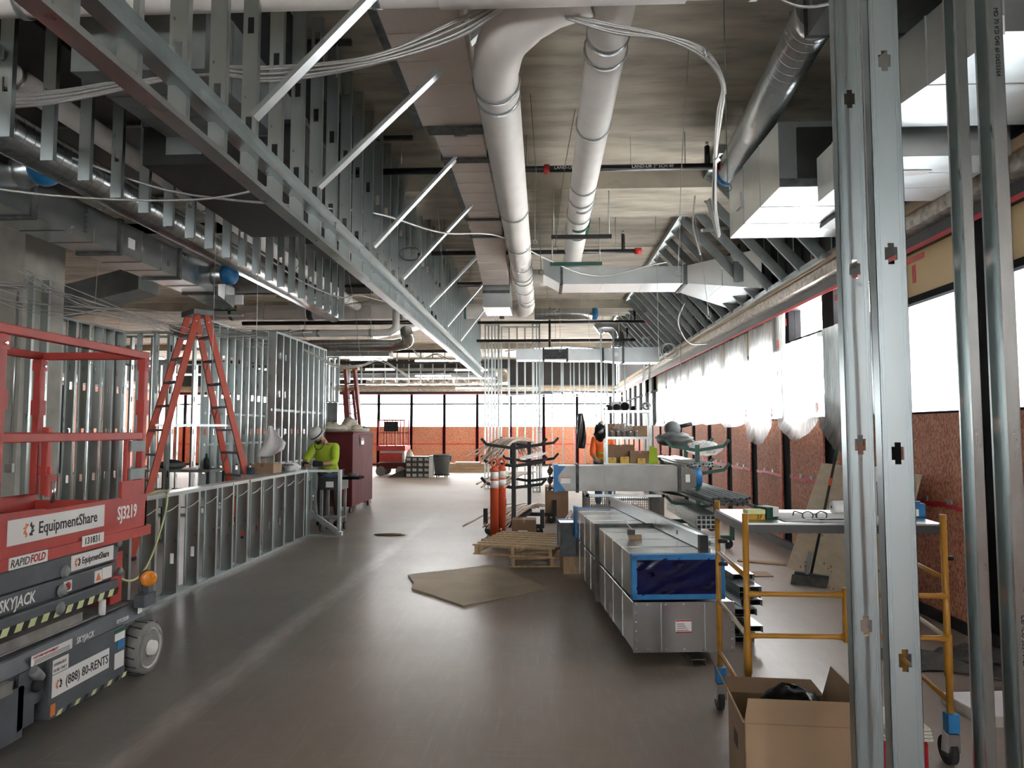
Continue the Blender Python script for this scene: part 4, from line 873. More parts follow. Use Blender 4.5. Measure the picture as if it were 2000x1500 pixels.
plate(3.66, 3.98, .375, .428, LX + .001); lt('CUSTOMER RESPONSIBILITY', .018, 'ink_red', 3.67, .408, LX + .0045, font_w=.85)
for k in range(3): L_(MB().box(LX + .004, LX + .0048, 3.68, 3.96, .381 + k * .008, .384 + k * .008), 'print_line', 'ink')
plate(4.355, 4.455, .30, .345, bp); plate(4.355, 4.455, .345, .365, bp, 'green_label'); plate(4.385, 4.455, .245, .295, bp, 'blue_tape'); plate(4.36, 4.455, .13, .225, bp); plate(3.795, 3.83, .07, .13, bp, 'ink_orange')
for k in range(9):
    y = 3.84 + k * .075; o = L_(MB().hexa([(bp, y, .055), (bp + .0015, y, .055), (bp + .0015, y + .038, .055), (bp, y + .038, .055), (bp, y + .02, .08), (bp + .0015, y + .02, .08), (bp + .0015, y + .058, .08), (bp, y + .058, .08)]), 'hazard_stripe', 'tape_yellowgreen' if k % 2 == 0 else 'ink')
plate(4.63, 4.68, .40, .44, LX + .0015)

# ---- stepladder (orange fibreglass, steps on both sides)
def stepladder(label, c, top_z, dir_s, dir_p, half_spread, w0, w1, m_rail, n_steps):
    """dir_s: unit vector along the steps, dir_p: unit vector of the spread"""
    t = thing('stepladder', label, 'ladder', c); S_ = Vector((*dir_s, 0)); P_ = Vector((*dir_p, 0)); Z = Vector((0, 0, 1))
    MB().bar(-S_ * (w0 / 2 + .05) + Z * top_z, S_ * (w0 / 2 + .05) + Z * top_z, .26, .07).build('top_cap', 'ladder_step', t)
    for sd in (-1, 1):
        for e in (-1, 1):
            a = S_ * e * w0 / 2 + P_ * sd * .06 + Z * (top_z - .03); b_ = S_ * e * w1 / 2 + P_ * sd * half_spread + Z * .02
            bevel(MB().bar(a, b_, .032, .085, S_.cross(b_ - a).normalized() if False else P_).build('rail', m_rail, t), .004)
            f = b_; MB().box(f.x - .05, f.x + .05, f.y - .04, f.y + .04, 0, .04).build('foot', 'rubber', t)
            MB().cyl(a.lerp(b_, .03) + S_ * e * .017, a.lerp(b_, .03) + S_ * e * .025, .012, 8).build('rivet', 'chrome', t)
        for k in range(1, n_steps + 1):
            q = k / (n_steps + 1); z = top_z * (1 - q); w = w0 + (w1 - w0) * q; cen = P_ * sd * (.06 + (half_spread - .06) * q) + Z * z
            MB().bar(cen - S_ * w / 2, cen + S_ * w / 2, .085, .028).build('step', 'ladder_step', t)
            if k % 2 == 0:
                for e in (-1, 1): MB().bar(cen + S_ * e * w * .48 - Z * .16, cen + S_ * e * w * .28, .008, .012).build('knee_brace', 'ladder_step', t)
    for e in (-1, 1):
        q = .5; w = w0 + (w1 - w0) * q; MB().bar(S_ * e * (w / 2 - .05) - P_ * half_spread * q + Z * top_z * .52, S_ * e * (w / 2 - .05) + P_ * half_spread * q + Z * top_z * .52, .006, .03).build('spreader_bar', 'galv_bright', t)
    return t
sl = stepladder('orange fibreglass double-sided stepladder standing behind the low stud wall', (-4.78, 9.55, 0), 3.20, (.74, -.67), (.67, .74), .86, .34, .72, 'ladder_orange', 9)
# closed ladders leaning beside the job box
for k, (x, y, h, lean, cap, lab) in enumerate(((-4.42, 15.45, 2.95, .28, True, 'taller closed red ladder with a yellow top behind the job box'), (-4.52, 15.75, 2.5, .24, True, 'shorter closed red ladder with a yellow top behind the job box'))):
    t = thing('leaning_ladder', lab, 'ladder', (x, y, 0))
    for e in (0, 1):
        for d in (0, .09):
            MB().bar((e * .30 + lean * 1.1, d, 0), (e * .20 + .05, d, h), .06, .085).build('rail', 'ladder_red', t)
    for q in range(1, 9):
        z = h * q / 9; w = .30 - .10 * q / 9; x_ = lean * 1.1 * (1 - q / 9)
        MB().box(x_, x_ + w, -.03, .03, z - .012, z + .012).build('rung', 'ladder_step', t)
    MB().box(.0, .34, -.06, .15, h - .02, h + .05).build('top_cap', 'yellow_cap', t)

# ---- dark red job box on casters, loaded on top
jb = thing('job_box', 'tall dark red steel job box on casters behind the worker', 'tool chest', (-4.42, 13.62, 0))
bevel(MB().box(0, .74, 0, 1.62, .13, 1.55).build('body', 'dark_red', jb), .01, 2)
bevel(MB().box(-.01, .75, -.01, 1.63, 1.52, 1.565).build('lid', 'dark_red', jb), .008, 2)
MB().box(.751, .756, .52, .82, 1.30, 1.46).build('badge', 'ink', jb); MB().box(.7565, .758, .58, .8, 1.31, 1.39).build('badge_label', 'paper_print', jb); MB().box(.7565, .758, .58, .8, 1.405, 1.435).build('badge_label', 'ink_red', jb)
MB().box(.2, .54, -.014, 0, .5, .62).build('handle_recess', 'steel_black', jb)
def caster(t, x, y, r=.06, w=.035, z=.13):
    o = MB().cyl((x - w / 2, y, r), (x + w / 2, y, r), r, 18).build('caster_wheel', 'rubber', t)
    MB().box(x - w / 2 - .008, x + w / 2 + .008, y - .02, y + .02, r + .02, z).build('fork', 'chrome', o)
    return o
for x in (.06, .68):
    for y in (.12, 1.5): caster(jb, x, y)
def crumple(name, label, cat, c, rx, ry, rz, m, jit=.18):
    o = MB().ball((0, 0, rz * .8), rx, ry, rz, 16, 10, jit).build(name, m); o.location = c; return tag(o, label, cat)
crumple('crumpled_plastic', 'crumpled cream wrapping on the left of the job box', 'wrapping', (-4.2, 13.95, 1.563), .26, .22, .10, 'cream_stuff', .3)
crumple('crumpled_plastic', 'tall crumpled cream bag heaped on the job box', 'wrapping', (-3.98, 14.4, 1.563), .18, .22, .15, 'cream_stuff', .28)
hh = thing('sun_hat', 'beige wide-brimmed hat lying on the job box', 'hat', (-3.80, 14.35, 1.566)); MB().lathe([(.001, 0), (.22, 0), (.225, .012), (.12, .03), (.115, .1), (.08, .14), (.001, .15)], (0, 0, 0), (0, 0, 1), 20).build('crown', 'cream_stuff', hh); MB().lathe([(.117, .03), (.121, .03), (.121, .05), (.117, .05)], (0, 0, 0), (0, 0, 1), 20).build('hat_band', 'cardboard', hh)
crumple('crumpled_plastic', 'white plastic bag at the back end of the job box', 'wrapping', (-3.84, 15.0, 1.563), .15, .13, .06, 'white_plastic', .25)
bo = thing('spray_can', 'white can standing on the job box before the ladders', 'can', (-4.3, 14.5, 1.567)); MB().lathe([(.035, 0), (.035, .16), (.02, .19)], (0, 0, 0)).build('can_body', 'white_plastic', bo); MB().lathe([(.016, .19), (.016, .22), (.001, .22)], (0, 0, 0)).build('nozzle', 'ink', bo)

# ---- people
def skin_geo(nodes, edges, sub=2):
    names = list(nodes); me = bpy.data.meshes.new('tmp'); me.from_pydata([nodes[n][0] for n in names], [(names.index(a), names.index(b_)) for a, b_ in edges], [])
    o = bpy.data.objects.new('tmp', me); COL.objects.link(o)
    sk = o.modifiers.new('skin', 'SKIN'); sk.use_smooth_shade = True
    for i, n in enumerate(names):
        r = nodes[n][1]; r = r if isinstance(r, tuple) else (r, r); me.skin_vertices[0].data[i].radius = r; me.skin_vertices[0].data[i].use_root = (i == 0)
    if sub: ss = o.modifiers.new('sub', 'SUBSURF'); ss.levels = sub; ss.render_levels = sub
    dg = bpy.context.evaluated_depsgraph_get(); dg.update(); ev = o.evaluated_get(dg); m2 = ev.to_mesh()
    v = [tuple(q.co) for q in m2.vertices]; f = [tuple(p.vertices) for p in m2.polygons]; ev.to_mesh_clear()
    bpy.data.objects.remove(o); bpy.data.meshes.remove(me)
    return v, f
def lerp(a, b_, t): return tuple(a[i] + (b_[i] - a[i]) * t for i in range(3))
def person(label, J, shirt_m, trouser_m, hat_m, look, gloves=None, vest=None):
    """J: joints in world coordinates; look: unit direction of the face"""
    t = thing('person', label, 'person', J['base']); O = Vector(J['base'])
    q = {k: tuple(Vector(p) - O) for k, p in J.items() if k != 'base'}
    N = {'pelvis': (q['pelvis'], (.15, .11)), 'belly': (lerp(q['pelvis'], q['chest'], .5), (.14, .11)), 'chest': (q['chest'], (.155, .12)), 'neckb': (lerp(q['chest'], q['neck'], .7), .075), 'neck': (q['neck'], .058), 'headc': (q['head'], .07)}
    E_ = [('pelvis', 'belly'), ('belly', 'chest'), ('chest', 'neckb'), ('neckb', 'neck'), ('neck', 'headc')]
    for s_ in 'lr':
        N['sh' + s_] = (q['sh' + s_], .075); N['el' + s_] = (q['el' + s_], .05); N['wr' + s_] = (q['wr' + s_], .034); N['pa' + s_] = (q['pa' + s_], (.045, .022))
        E_ += [('chest', 'sh' + s_), ('sh' + s_, 'el' + s_), ('el' + s_, 'wr' + s_), ('wr' + s_, 'pa' + s_)]
        d = (Vector(q['pa' + s_]) - Vector(q['wr' + s_])).normalized(); up = Vector((0, 0, 1)); sd = d.cross(up).normalized()
        for k, (off, ln) in enumerate(((-.030, .07), (-.010, .082), (.010, .08), (.030, .065))):
            b0 = Vector(q['pa' + s_]) + sd * off + d * .03; b1 = b0 + d * ln * .55 - up * .015; b2 = b1 + d * ln * .2 - up * ln * .4
            for nn, pp, rr in (('a', b0, .0095), ('b', b1, .009), ('c', b2, .008)): N['f%s%d%s' % (s_, k, nn)] = (tuple(pp), rr)
            E_ += [('pa' + s_, 'f%s%da' % (s_, k)), ('f%s%da' % (s_, k), 'f%s%db' % (s_, k)), ('f%s%db' % (s_, k), 'f%s%dc' % (s_, k))]
        tb = Vector(q['pa' + s_]) - d * .015 + sd * .045 * (1 if s_ == 'l' else -1); t2 = tb + d * .045 - up * .012
        N['t%sa' % s_] = (tuple(tb), .011); N['t%sb' % s_] = (tuple(t2), .009); E_ += [('pa' + s_, 't%sa' % s_), ('t%sa' % s_, 't%sb' % s_)]
        N['hp' + s_] = (q['hp' + s_], .10); N['kn' + s_] = (q['kn' + s_], .066); N['an' + s_] = (q['an' + s_], .042); N['to' + s_] = (q['to' + s_], (.045, .03))
        E_ += [('pelvis', 'hp' + s_), ('hp' + s_, 'kn' + s_), ('kn' + s_, 'an' + s_), ('an' + s_, 'to' + s_)]
    v, f = skin_geo(N, E_, 2)
    mb = MB(); mb.add(v, f, True)
    # head with face
    hc = Vector(q['head']); fw = Vector(look).normalized(); sd = fw.cross(Vector((0, 0, 1))).normalized(); up = sd.cross(fw).normalized()
    def hp(a, b_, c): return hc + sd * a + fw * b_ + up * c
    vs_ = []; n, m = 18, 14
    for i in range(m + 1):
        th = pi * i / m
        for j in range(n):
            a = 2 * pi * j / n; x = .075 * sin(th) * cos(a); y = .095 * sin(th) * sin(a); z = .118 * cos(th)
            if y > 0:
                if z < -.02: x *= 1 + z * 2.2; y *= 1 + .25 * (z + .02)
                if abs(z - .012) < .02 and .02 < abs(x) < .05: y -= .010          # eye sockets
                if abs(x) < .016 and -.045 < z < .012: y += .020 * (1 - (z + .045) / .06 * .5)   # nose
                if abs(z + .062) < .012 and abs(x) < .03: y += .005               # lips
            vs_.append(hp(x, y, z))
    fs = [(i * n + j, (i + 1) * n + j, (i + 1) * n + (j + 1) % n, i * n + (j + 1) % n) for i in range(m) for j in range(n)]
    mb.add(vs_, fs, True)
    for e in (-1, 1): mb.ball(hp(e * .077, -.008, -.005), .012, .018, .03, 8, 6)
    body = mb.build('body', 'skin', t); fix(body)
    for e in (-1, 1): MB().ball(hp(e * .03, .080, .012), .011, .009, .008, 8, 6).build('eye', 'white_plastic', t)
    hb = MB(); hb.grid(lambda u, w: hp(.0785 * sin(.25 + 1.45 * w) * cos(pi * (1.0 + u * 1.0)) , .099 * sin(.25 + 1.45 * w) * sin(pi * (1.0 + u * 1.0)), .121 * cos(.25 + 1.45 * w)), 14, 8); hb.build('hair', 'hair', t)
    hb = MB(); hb.grid(lambda u, w: hp(.066 * cos(pi * u), .02 + .066 * sin(pi * u), -.052 - .062 * w * (.55 + .45 * sin(pi * u))), 12, 4); hb.build('beard', 'hair', t) if look[2] < -.2 else None
    # shirt
    Ns = {'belly00': (lerp(q['pelvis'], q['chest'], -.22), (.165, .14)), 'belly0': (lerp(q['pelvis'], q['chest'], .12), (.175, .14)), 'belly': (lerp(q['pelvis'], q['chest'], .5), (.165, .135)), 'chest': (q['chest'], (.175, .14)), 'neckb': (lerp(q['chest'], q['neck'], .62), .082)}
    Es = [('belly00', 'belly0'), ('belly0', 'belly'), ('belly', 'chest'), ('chest', 'neckb')]
    for s_ in 'lr':
        Ns['sh' + s_] = (q['sh' + s_], .092); Ns['el' + s_] = (q['el' + s_], .064); Ns['cf' + s_] = (lerp(q['el' + s_], q['wr' + s_], J.get('sleeve', (.45,))[0] if False else .4), .056)
        Es += [('chest', 'sh' + s_), ('sh' + s_, 'el' + s_), ('el' + s_, 'cf' + s_)]
    v, f = skin_geo(Ns, Es, 2); fix(MB().add(v, f, True).build('shirt', shirt_m, t))
    Nt = {'pelvis': (q['pelvis'], (.17, .135))}; Et = []
    for s_ in 'lr':
        Nt['hp' + s_] = (q['hp' + s_], .118); Nt['kn' + s_] = (q['kn' + s_], .085); Nt['an' + s_] = (q['an' + s_], .068); Et += [('pelvis', 'hp' + s_), ('hp' + s_, 'kn' + s_), ('kn' + s_, 'an' + s_)]
    v, f = skin_geo(Nt, Et, 2); fix(MB().add(v, f, True).build('trousers', trouser_m, t))
    for s_ in 'lr':
        a = Vector(q['an' + s_]); b_ = Vector(q['to' + s_]); d = (b_ - a); d.z = 0; d.normalize(); c = Vector((a.x, a.y, 0)) + d * .07
        MB().ball((c.x, c.y, .055), .06 + abs(d.x) * .08, .06 + abs(d.y) * .08, .055, 12, 8).build('boot', 'glove_dark', t)
        if gloves:
            g = MB().tube([lerp(q['wr' + s_], q['el' + s_], .12), q['wr' + s_], q['pa' + s_], tuple(Vector(q['pa' + s_]) + (Vector(q['pa' + s_]) - Vector(q['wr' + s_])).normalized() * .04)], [.042, .044, .05, .042], 10); g.build('glove', 'glove_dark', t)
    # hard hat
    if hat_m:
        hu = (up * .9 + fw * .12).normalized()
        pr = [(.150, -.012), (.152, -.004), (.118, .008), (.118, .05), (.105, .09), (.07, .118), (.03, .128), (.001, .129)]
        h = MB().lathe(pr, hc + up * .035, hu, 24).build('hard_hat', hat_m, t)
        mb = MB()
        for k in range(9): a = -.9 + 1.8 * k / 8; mb.bar(hc + up * .035 + hu * (.118 * cos(a) + .012) + fw * .11 * sin(a) - fw * .001, hc + up * .035 + hu * (.118 * cos(a + .2) + .012) + fw * .11 * sin(a + .2), .02, .012)
        mb.build('hat_ridge', hat_m, h); MB().lathe([(.119, .006), (.122, .006), (.122, .026), (.119, .026)], hc + up * .035, hu, 24).build('hat_band', 'ink', h)
    if vest:
        v, f = skin_geo({'a': (lerp(q['pelvis'], q['chest'], .1), (.19, .155)), 'b': (q['chest'], (.195, .16)), 'c': (lerp(q['chest'], q['neck'], .4), (.14, .11))}, [('a', 'b'), ('b', 'c')], 2); vo = fix(MB().add(v, f, True).build('vest', vest, t))
        for z in (.15, .45):
            c = lerp(q['pelvis'], q['chest'], z + .1); MB().lathe([(.172, -.025), (.178, -.025), (.178, .025), (.172, .025)], c, (0, 0, 1), 20).build('reflective_stripe', 'hivis', vo)
    return t
b0 = (-3.60, 11.85, 0)
w1 = person('worker in lime long-sleeved shirt and white hard hat, head bowed over the bench', dict(base=b0, pelvis=(-3.58, 11.88, .88), chest=(-3.64, 11.80, 1.24), neck=(-3.655, 11.72, 1.41), head=(-3.73, 11.62, 1.50),
    shl=(-3.47, 11.74, 1.31), ell=(-3.415, 11.56, 1.06), wrl=(-3.60, 11.40, 1.055), pal=(-3.68, 11.37, 1.06), shr=(-3.83, 11.74, 1.31), elr=(-3.895, 11.58, 1.10), wrr=(-3.85, 11.38, 1.05), par=(-3.81, 11.31, 1.05),
    hpl=(-3.49, 11.88, .84), knl=(-3.46, 11.82, .46), anl=(-3.42, 11.90, .09), tol=(-3.44, 11.74, .05), hpr=(-3.68, 11.88, .84), knr=(-3.70, 11.80, .46), anr=(-3.70, 11.90, .09), tor=(-3.73, 11.74, .05)),
    'hivis', 'trousers', 'hardhat', (-.45, -.62, -.64), gloves=True)
o = MB().tube([Vector(p) - Vector(b0) for p in bz([(-3.60, 11.60, 1.45), (-3.60, 11.56, 1.36), (-3.67, 11.54, 1.28), (-3.74, 11.54, 1.31), (-3.74, 11.55, 1.40), (-3.70, 11.54, 1.45)], 6)], .007, 6).build('glasses_cord', 'ink', w1)
b0 = (1.20, 14.6, 0)
person('worker in an orange vest mostly hidden behind the steel shelf', dict(base=b0, pelvis=(1.2, 14.6, .92), chest=(1.2, 14.58, 1.30), neck=(1.2, 14.56, 1.48), head=(1.2, 14.54, 1.62),
    shl=(1.38, 14.58, 1.40), ell=(1.42, 14.50, 1.12), wrl=(1.36, 14.30, 1.02), pal=(1.34, 14.23, 1.02), shr=(1.02, 14.58, 1.40), elr=(.98, 14.5, 1.12), wrr=(1.04, 14.32, 1.0), par=(1.06, 14.25, 1.0),
    hpl=(1.29, 14.6, .88), knl=(1.30, 14.56, .48), anl=(1.30, 14.62, .09), tol=(1.31, 14.46, .05), hpr=(1.11, 14.6, .88), knr=(1.10, 14.56, .48), anr=(1.10, 14.62, .09), tor=(1.09, 14.46, .05)),
    'hivis_orange', 'blue_jean', 'hardhat', (.1, -.95, -.15), vest='hivis_orange')

# worker's bench: low wall top covered with clutter and a black rolling cart
ct = thing('tool_cart', 'black rolling tool cart with an open wing at the worker', 'cart', (-3.45, 11.15, 0))
MB().box(-.10, .26, .0, .42, .66, .86).build('drawer_body', 'black_paint', ct); MB().box(.02, .14, -.004, 0, .70, .79).build('badge', 'paper_print', ct)
for x in (-.06, .22):
    for y in (.04, .38): MB().box(x - .02, x + .02, y - .02, y + .02, .12, .66).build('leg', 'steel_grey_paint', ct)
MB().box(-.08, .24, .02, .40, .2, .22).build('lower_shelf', 'steel_grey_paint', ct); bevel(MB().box(.26, .54, .02, .36, .82, .86).build('side_wing', 'steel_black', ct), .01)
for x in (-.06, .22):
    for y in (.04, .38): caster(ct, x, y, .06, .03, .13)
t = thing('tape_roll', 'grey tape roll on the wing of the tool cart', 'tape', (-3.05, 11.35, .862)); MB().lathe([(.035, 0), (.075, 0), (.075, .05), (.035, .05)], (0, 0, 0), (0, 0, 1), 20).build('tape_coil', 'can_grey', t); MB().lathe([(.034, 0), (.038, 0), (.038, .051), (.034, .051)], (0, 0, 0), (0, 0, 1), 20).build('core', 'cardboard', t)
tag(MB().box(-3.50, -3.24, 11.2, 11.5, .862, .90).build('folded_cloth', 'blue_jean'), 'folded blue cloth on the tool cart', 'cloth')
# workbench behind the low wall
wb_ = thing('work_bench', 'plank bench behind the far end of the low wall holding clutter', 'bench', (-4.12, 10.2, 0))
MB().box(.05, .42, -.75, .65, .96, 1.0).build('top', 'galv', wb_)
for x in (.09, .38):
    for y in (-.6, .55): MB().box(x - .02, x + .02, y - .02, y + .02, 0, .96).build('leg', 'galv', wb_)
MB().bar((.1, -.6, .2), (.1, .55, .8), .03, .06).build('cross_brace', 'galv', wb_)
def carton(name, label, x0, x1, y0, y1, z0, z1_, m='cardboard', flaps=False, lab=True, rz=0., cat='box'):
    t = thing(name, label, cat, ((x0 + x1) / 2, (y0 + y1) / 2, z0), rz); a, b_, h = (x1 - x0) / 2, (y1 - y0) / 2, z1_ - z0
    if flaps:
        w = .006
        for nm, q in (('front_side', (-a, a, -b_, -b_ + w)), ('back_side', (-a, a, b_ - w, b_)), ('left_side', (-a, -a + w, -b_, b_)), ('right_side', (a - w, a, -b_, b_))): MB().box(*q, 0, h).build(nm, m, t)
        MB().box(-a, a, -b_, b_, 0, w).build('base', m, t)
        for sg in (-1, 1): MB().hexa([(sg * a, -b_, h), (sg * a + .005, -b_, h), (sg * a + .005, b_, h), (sg * a, b_, h), (sg * (a + .08), -b_, h + b_ * .8), (sg * (a + .08) + .005, -b_, h + b_ * .8), (sg * (a + .08) + .005, b_, h + b_ * .8), (sg * (a + .08), b_, h + b_ * .8)]).build('flap', m, t)
    else:
        bevel(MB().box(-a, a, -b_, b_, 0, h).build('carton', m, t), .003); MB().box(-.02, .02, -b_ - .0005, b_ + .0005, h - .04, h + .001).build('packing_tape', 'cardboard_dark' if m == 'cardboard' else 'cardboard', t)
    if lab: MB().box(-a * .5, a * .3, -b_ - .002, -b_, h * .3, h * .62).build('label', 'paper_print', t)
    return t
carton('cardboard_box', 'open brown carton on the bench below the hanging rag', -4.06, -3.74, 9.75, 10.05, 1.0, 1.13, flaps=False, lab=False)
for lab, x, y, r, h, m in (('white round tub on the bench nearest the worker', -3.78, 10.45, .065, .10, 'white_plastic'), ('small dark pot beside the brown carton on the bench', -4.0, 9.6, .05, .08, 'blue_jean')):
    t = thing('tub', lab, 'tub', (x, y, 1.0)); MB().lathe([(r * .85, 0), (r, h), (r * 1.05, h), (r * 1.05, h + .01), (r * .9, h + .008)], (0, 0, 0), (0, 0, 1), 20).build('tub_body', m, t); MB().lathe([(r * 1.06, h * .8), (r * 1.08, h * .8), (r * 1.08, h * .95), (r * 1.06, h * .95)], (0, 0, 0), (0, 0, 1), 20).build('rim', 'tabletop_dark', t)
crumple('crumpled_paper', 'crumpled white paper on the bench beside the tub', 'paper', (-3.78, 10.6, 1.0), .11, .09, .06, 'white_paper', .25)
rl = thing('paper_roll', 'white roll lying on the bench by the worker hands', 'roll', (-3.85, 10.75, 1.0)); MB().cyl((-.12, 0, .035), (.10, .05, .035), .035, 14).build('roll_body', 'white_paper', rl); MB().cyl((.10, .05, .035), (.104, .051, .035), .012, 10).build('core', 'cardboard', rl)
# hanging rag on the studs
rg = MB(); rg.grid(lambda u, v_: (-4.02 + .36 * u * (.12 + .88 * min(1, v_ * 1.4)) + .14 * (1 - v_) , 9.9 + .03 * sin(9 * u + 4 * v_) , 1.66 - .42 * v_ + .10 * u * v_ - .06 * sin(3 * u) * v_), 14, 14)
rg = rg.build('hanging_rag', 'white_paper'); rg.modifiers.new('thickness', 'SOLIDIFY').thickness = .004; tag(rg, 'white rag hung on the studs right of the stepladder', 'rag')
# folding table in the back of the low wall
ft = thing('folding_table', 'grey table with clutter behind the stepladder foot', 'table', (-5.45, 10.6, 0))
MB().box(-.5, .55, -.3, .3, .98, 1.02).build('top', 'steel_grey_paint', ft)
for x in (-.45, .5):
    for y in (-.26, .26): MB().box(x - .015, x + .015, y - .015, y + .015, 0, .98).build('leg', 'black_paint', ft)
MB().box(-.45, .5, -.2, .2, .45, .47).build('shelf', 'steel_grey_paint', ft)
for k in range(5): tag(MB().box(-5.9 + k * .2, -5.8 + k * .2, 10.38, 10.45, .47, .60 + .03 * (k % 2)).build('paper_cup', 'white_paper'), 'white box on the lower table shelf, number %s from the left' % ['one', 'two', 'three', 'four', 'five'][k], 'box', 'white boxes under the table')
crumple('crumpled_cloth', 'grey bundled cloth on the table behind the stepladder', 'cloth', (-5.6, 10.55, 1.02), .2, .15, .07, 'can_grey', .2)
bt = thing('bottle', 'dark bottle on the table behind the stepladder', 'bottle', (-5.05, 10.5, 1.02)); MB().lathe([(.04, 0), (.04, .14), (.015, .18), (.015, .21)], (0, 0, 0)).build('glass_body', 'ink', bt); MB().lathe([(.017, .2), (.017, .23), (.001, .23)], (0, 0, 0)).build('bottle_cap', 'green_label', bt)
# yellow air hose
t = thing('air_hose', 'thin yellow hose draped from the low wall to the floor', 'hose', (PX + .07, 5.9, 0))
MB().tube([Vector(p) - Vector((PX + .07, 5.9, 0)) for p in bz([(PX - .07, 6.55, 1.0), (PX, 6.6, 1.03), (PX + .08, 6.6, 1.0), (PX + .09, 6.5, .72), (PX + .10, 6.25, .40), (PX + .12, 5.95, .33), (PX + .12, 5.6, .52), (PX + .10, 5.35, .8), (PX + .09, 5.3, .95)], 8)], .009, 8).build('hose_tube', 'tape_yellowgreen', t)
MB().cyl((.0, .70, 1.0), (.02, .70, 1.04), .014, 8).build('coupler', 'cable', t)

# ================================================================ centre of the floor
# ---- delineator posts
for k, (x, y, lab) in enumerate(((-.715, 10.35, 'orange delineator post standing in front, reflective white bands'), (-.625, 10.62, 'second orange delineator post half hidden behind the first'))):
    t = thing('delineator_post', lab, 'traffic post', (x, y, 0))
    MB().lathe([(.19, 0), (.19, .03), (.15, .045), (.075, .05)], (0, 0, 0), (0, 0, 1), 8).build('base', 'rubber', t)
    MB().lathe([(.062, .05), (.062, .74), (.066, .75), (.066, .76), (.058, .77), (.058, .87), (.066, .875), (.066, .89), (.058, .895), (.058, 1.0), (.066, 1.01), (.066, 1.03), (.045, 1.06), (.03, 1.075)], (0, 0, 0), (0, 0, 1), 24).build('post_tube', 'orange_plastic', t)
    for z in (.772, .897): MB().lathe([(.0592, z), (.0597, z), (.0597, z + .10), (.0592, z + .10)], (0, 0, 0), (0, 0, 1), 24).build('reflective_band', 'reflective_white', t)
    P = [Vector((.045 * cos(a), 0, 1.125 + .055 * sin(a))) for a in [2 * pi * i / 16 for i in range(17)]]
    MB().tube(P, .016, 8).build('grip_loop', 'orange_plastic', t)

# ---- black pipe rack with drooping tubes
def cantilever_rack(name, label, loc, rz, m, levels, posts_x, arm=.42, wheels=True):
    t = thing(name, label, 'rack', loc, rz)
    L = max(posts_x)
    MB().box(-.1, L + .1, -.03, .03, .16, .22).build('base_beam', m, t)
    for x in posts_x:
        MB().box(x - .03, x + .03, -.03, .03, .16, levels[-1] + .08).build('post', m, t)
        MB().box(x - .035, x + .035, -.45, .45, .12, .18).build('foot_beam', m, t)
        for sg in (-1, 1): MB().box(x - .03, x + .03, sg * .44 - .03, sg * .44 + .03, .12, .40).build('stake', m, t)
        for z in levels:
            for sg in (-1, 1):
                MB().bar((x, 0, z), (x, sg * arm, z + .06), .04, .045).build('arm', m, t); MB().bar((x, sg * arm, z + .05), (x, sg * (arm + .09), z + .15), .035, .04).build('arm_tip', m, t)
        if wheels:
            for sg in (-1, 1): caster(t, x, sg * .38, .07, .04, .14)
    return t
cr_ = cantilever_rack('pipe_rack', 'black cantilever rack carrying drooping pale tubes in the centre', (-.46, 10.95, 0), R(82), 'black_paint', (.72, 1.05, 1.32), (0, 1.5))
random.seed(11)
def tube_bunch(name, label, cx, z, n, y0, y1, m, r, spread, droop, slant=0., group='tube bundles on the black rack', hgt=.05, cat='pipes'):
    t = thing(name, label, cat, (cx, (y0 + y1) / 2, z), 0, group)
    for k in range(n):
        dx = random.uniform(-spread, spread); dz = random.uniform(0, hgt); e0 = random.uniform(-.35, .35); e1 = random.uniform(-.3, .3); L = (y1 - y0) / 2
        fan = random.uniform(-.10, .10)
        P = bz([(dx + slant * -L + fan + e0 * slant, -L + e0, dz - droop * random.uniform(.8, 1.3)), (dx + slant * -L * .5, -L * .55, dz - droop * .25), (dx, 0, dz), (dx + slant * L * .5, L * .55, dz - droop * .2), (dx + slant * L - fan, L + e1, dz - droop * random.uniform(.6, 1.1))], 5)
        MB().tube(P, r, 7).build('tube', m, t)
    return t
tube_bunch('tube_bundle', 'pale flexible tubes drooping off the top arms of the black rack', -.55, 1.42, 22, 10.9, 13.9, 'copper_pale', .011, .20, .28, .20)
tube_bunch('tube_bundle', 'pale tubes on the middle arms of the black rack', -.55, .83, 14, 10.9, 13.6, 'copper_pale', .012, .22, .10, .15)
tube_bunch('tube_bundle', 'pale tubes heaped on the base of the black rack', -.50, .27, 20, 10.8, 13.4, 'copper_pale', .013, .28, .12, .22)
t = thing('steel_channel', 'grey steel channels lying on the upper arms of the black rack', 'channel', (-.25, 11.3, 1.16))
for k in range(3): MB().prism(u_prof(.08, .035), (-.1 + k * .09, -.7, .02 * k), (.05 + k * .09, .9, .02 * k), (1, 0, 0), (0, 0, 1)).build('channel', 'galv_bright', t)
carton('cardboard_box', 'brown carton with a white label on the floor behind the pallet', -.44, -.11, 9.85, 10.15, 0, .37, m='cardboard_dark')
o = thing('loose_tube', 'thin loose tube leaning near the rack on the floor', 'pipe', (.25, 11.2, 0)); MB().cyl((-.15, -.8, .01), (.18, .35, .3), .013, 8).build('tube', 'copper_pale', o); MB().cyl((.18, .35, .3), (.185, .36, .304), .016, 8).build('tube_end', 'ink', o)

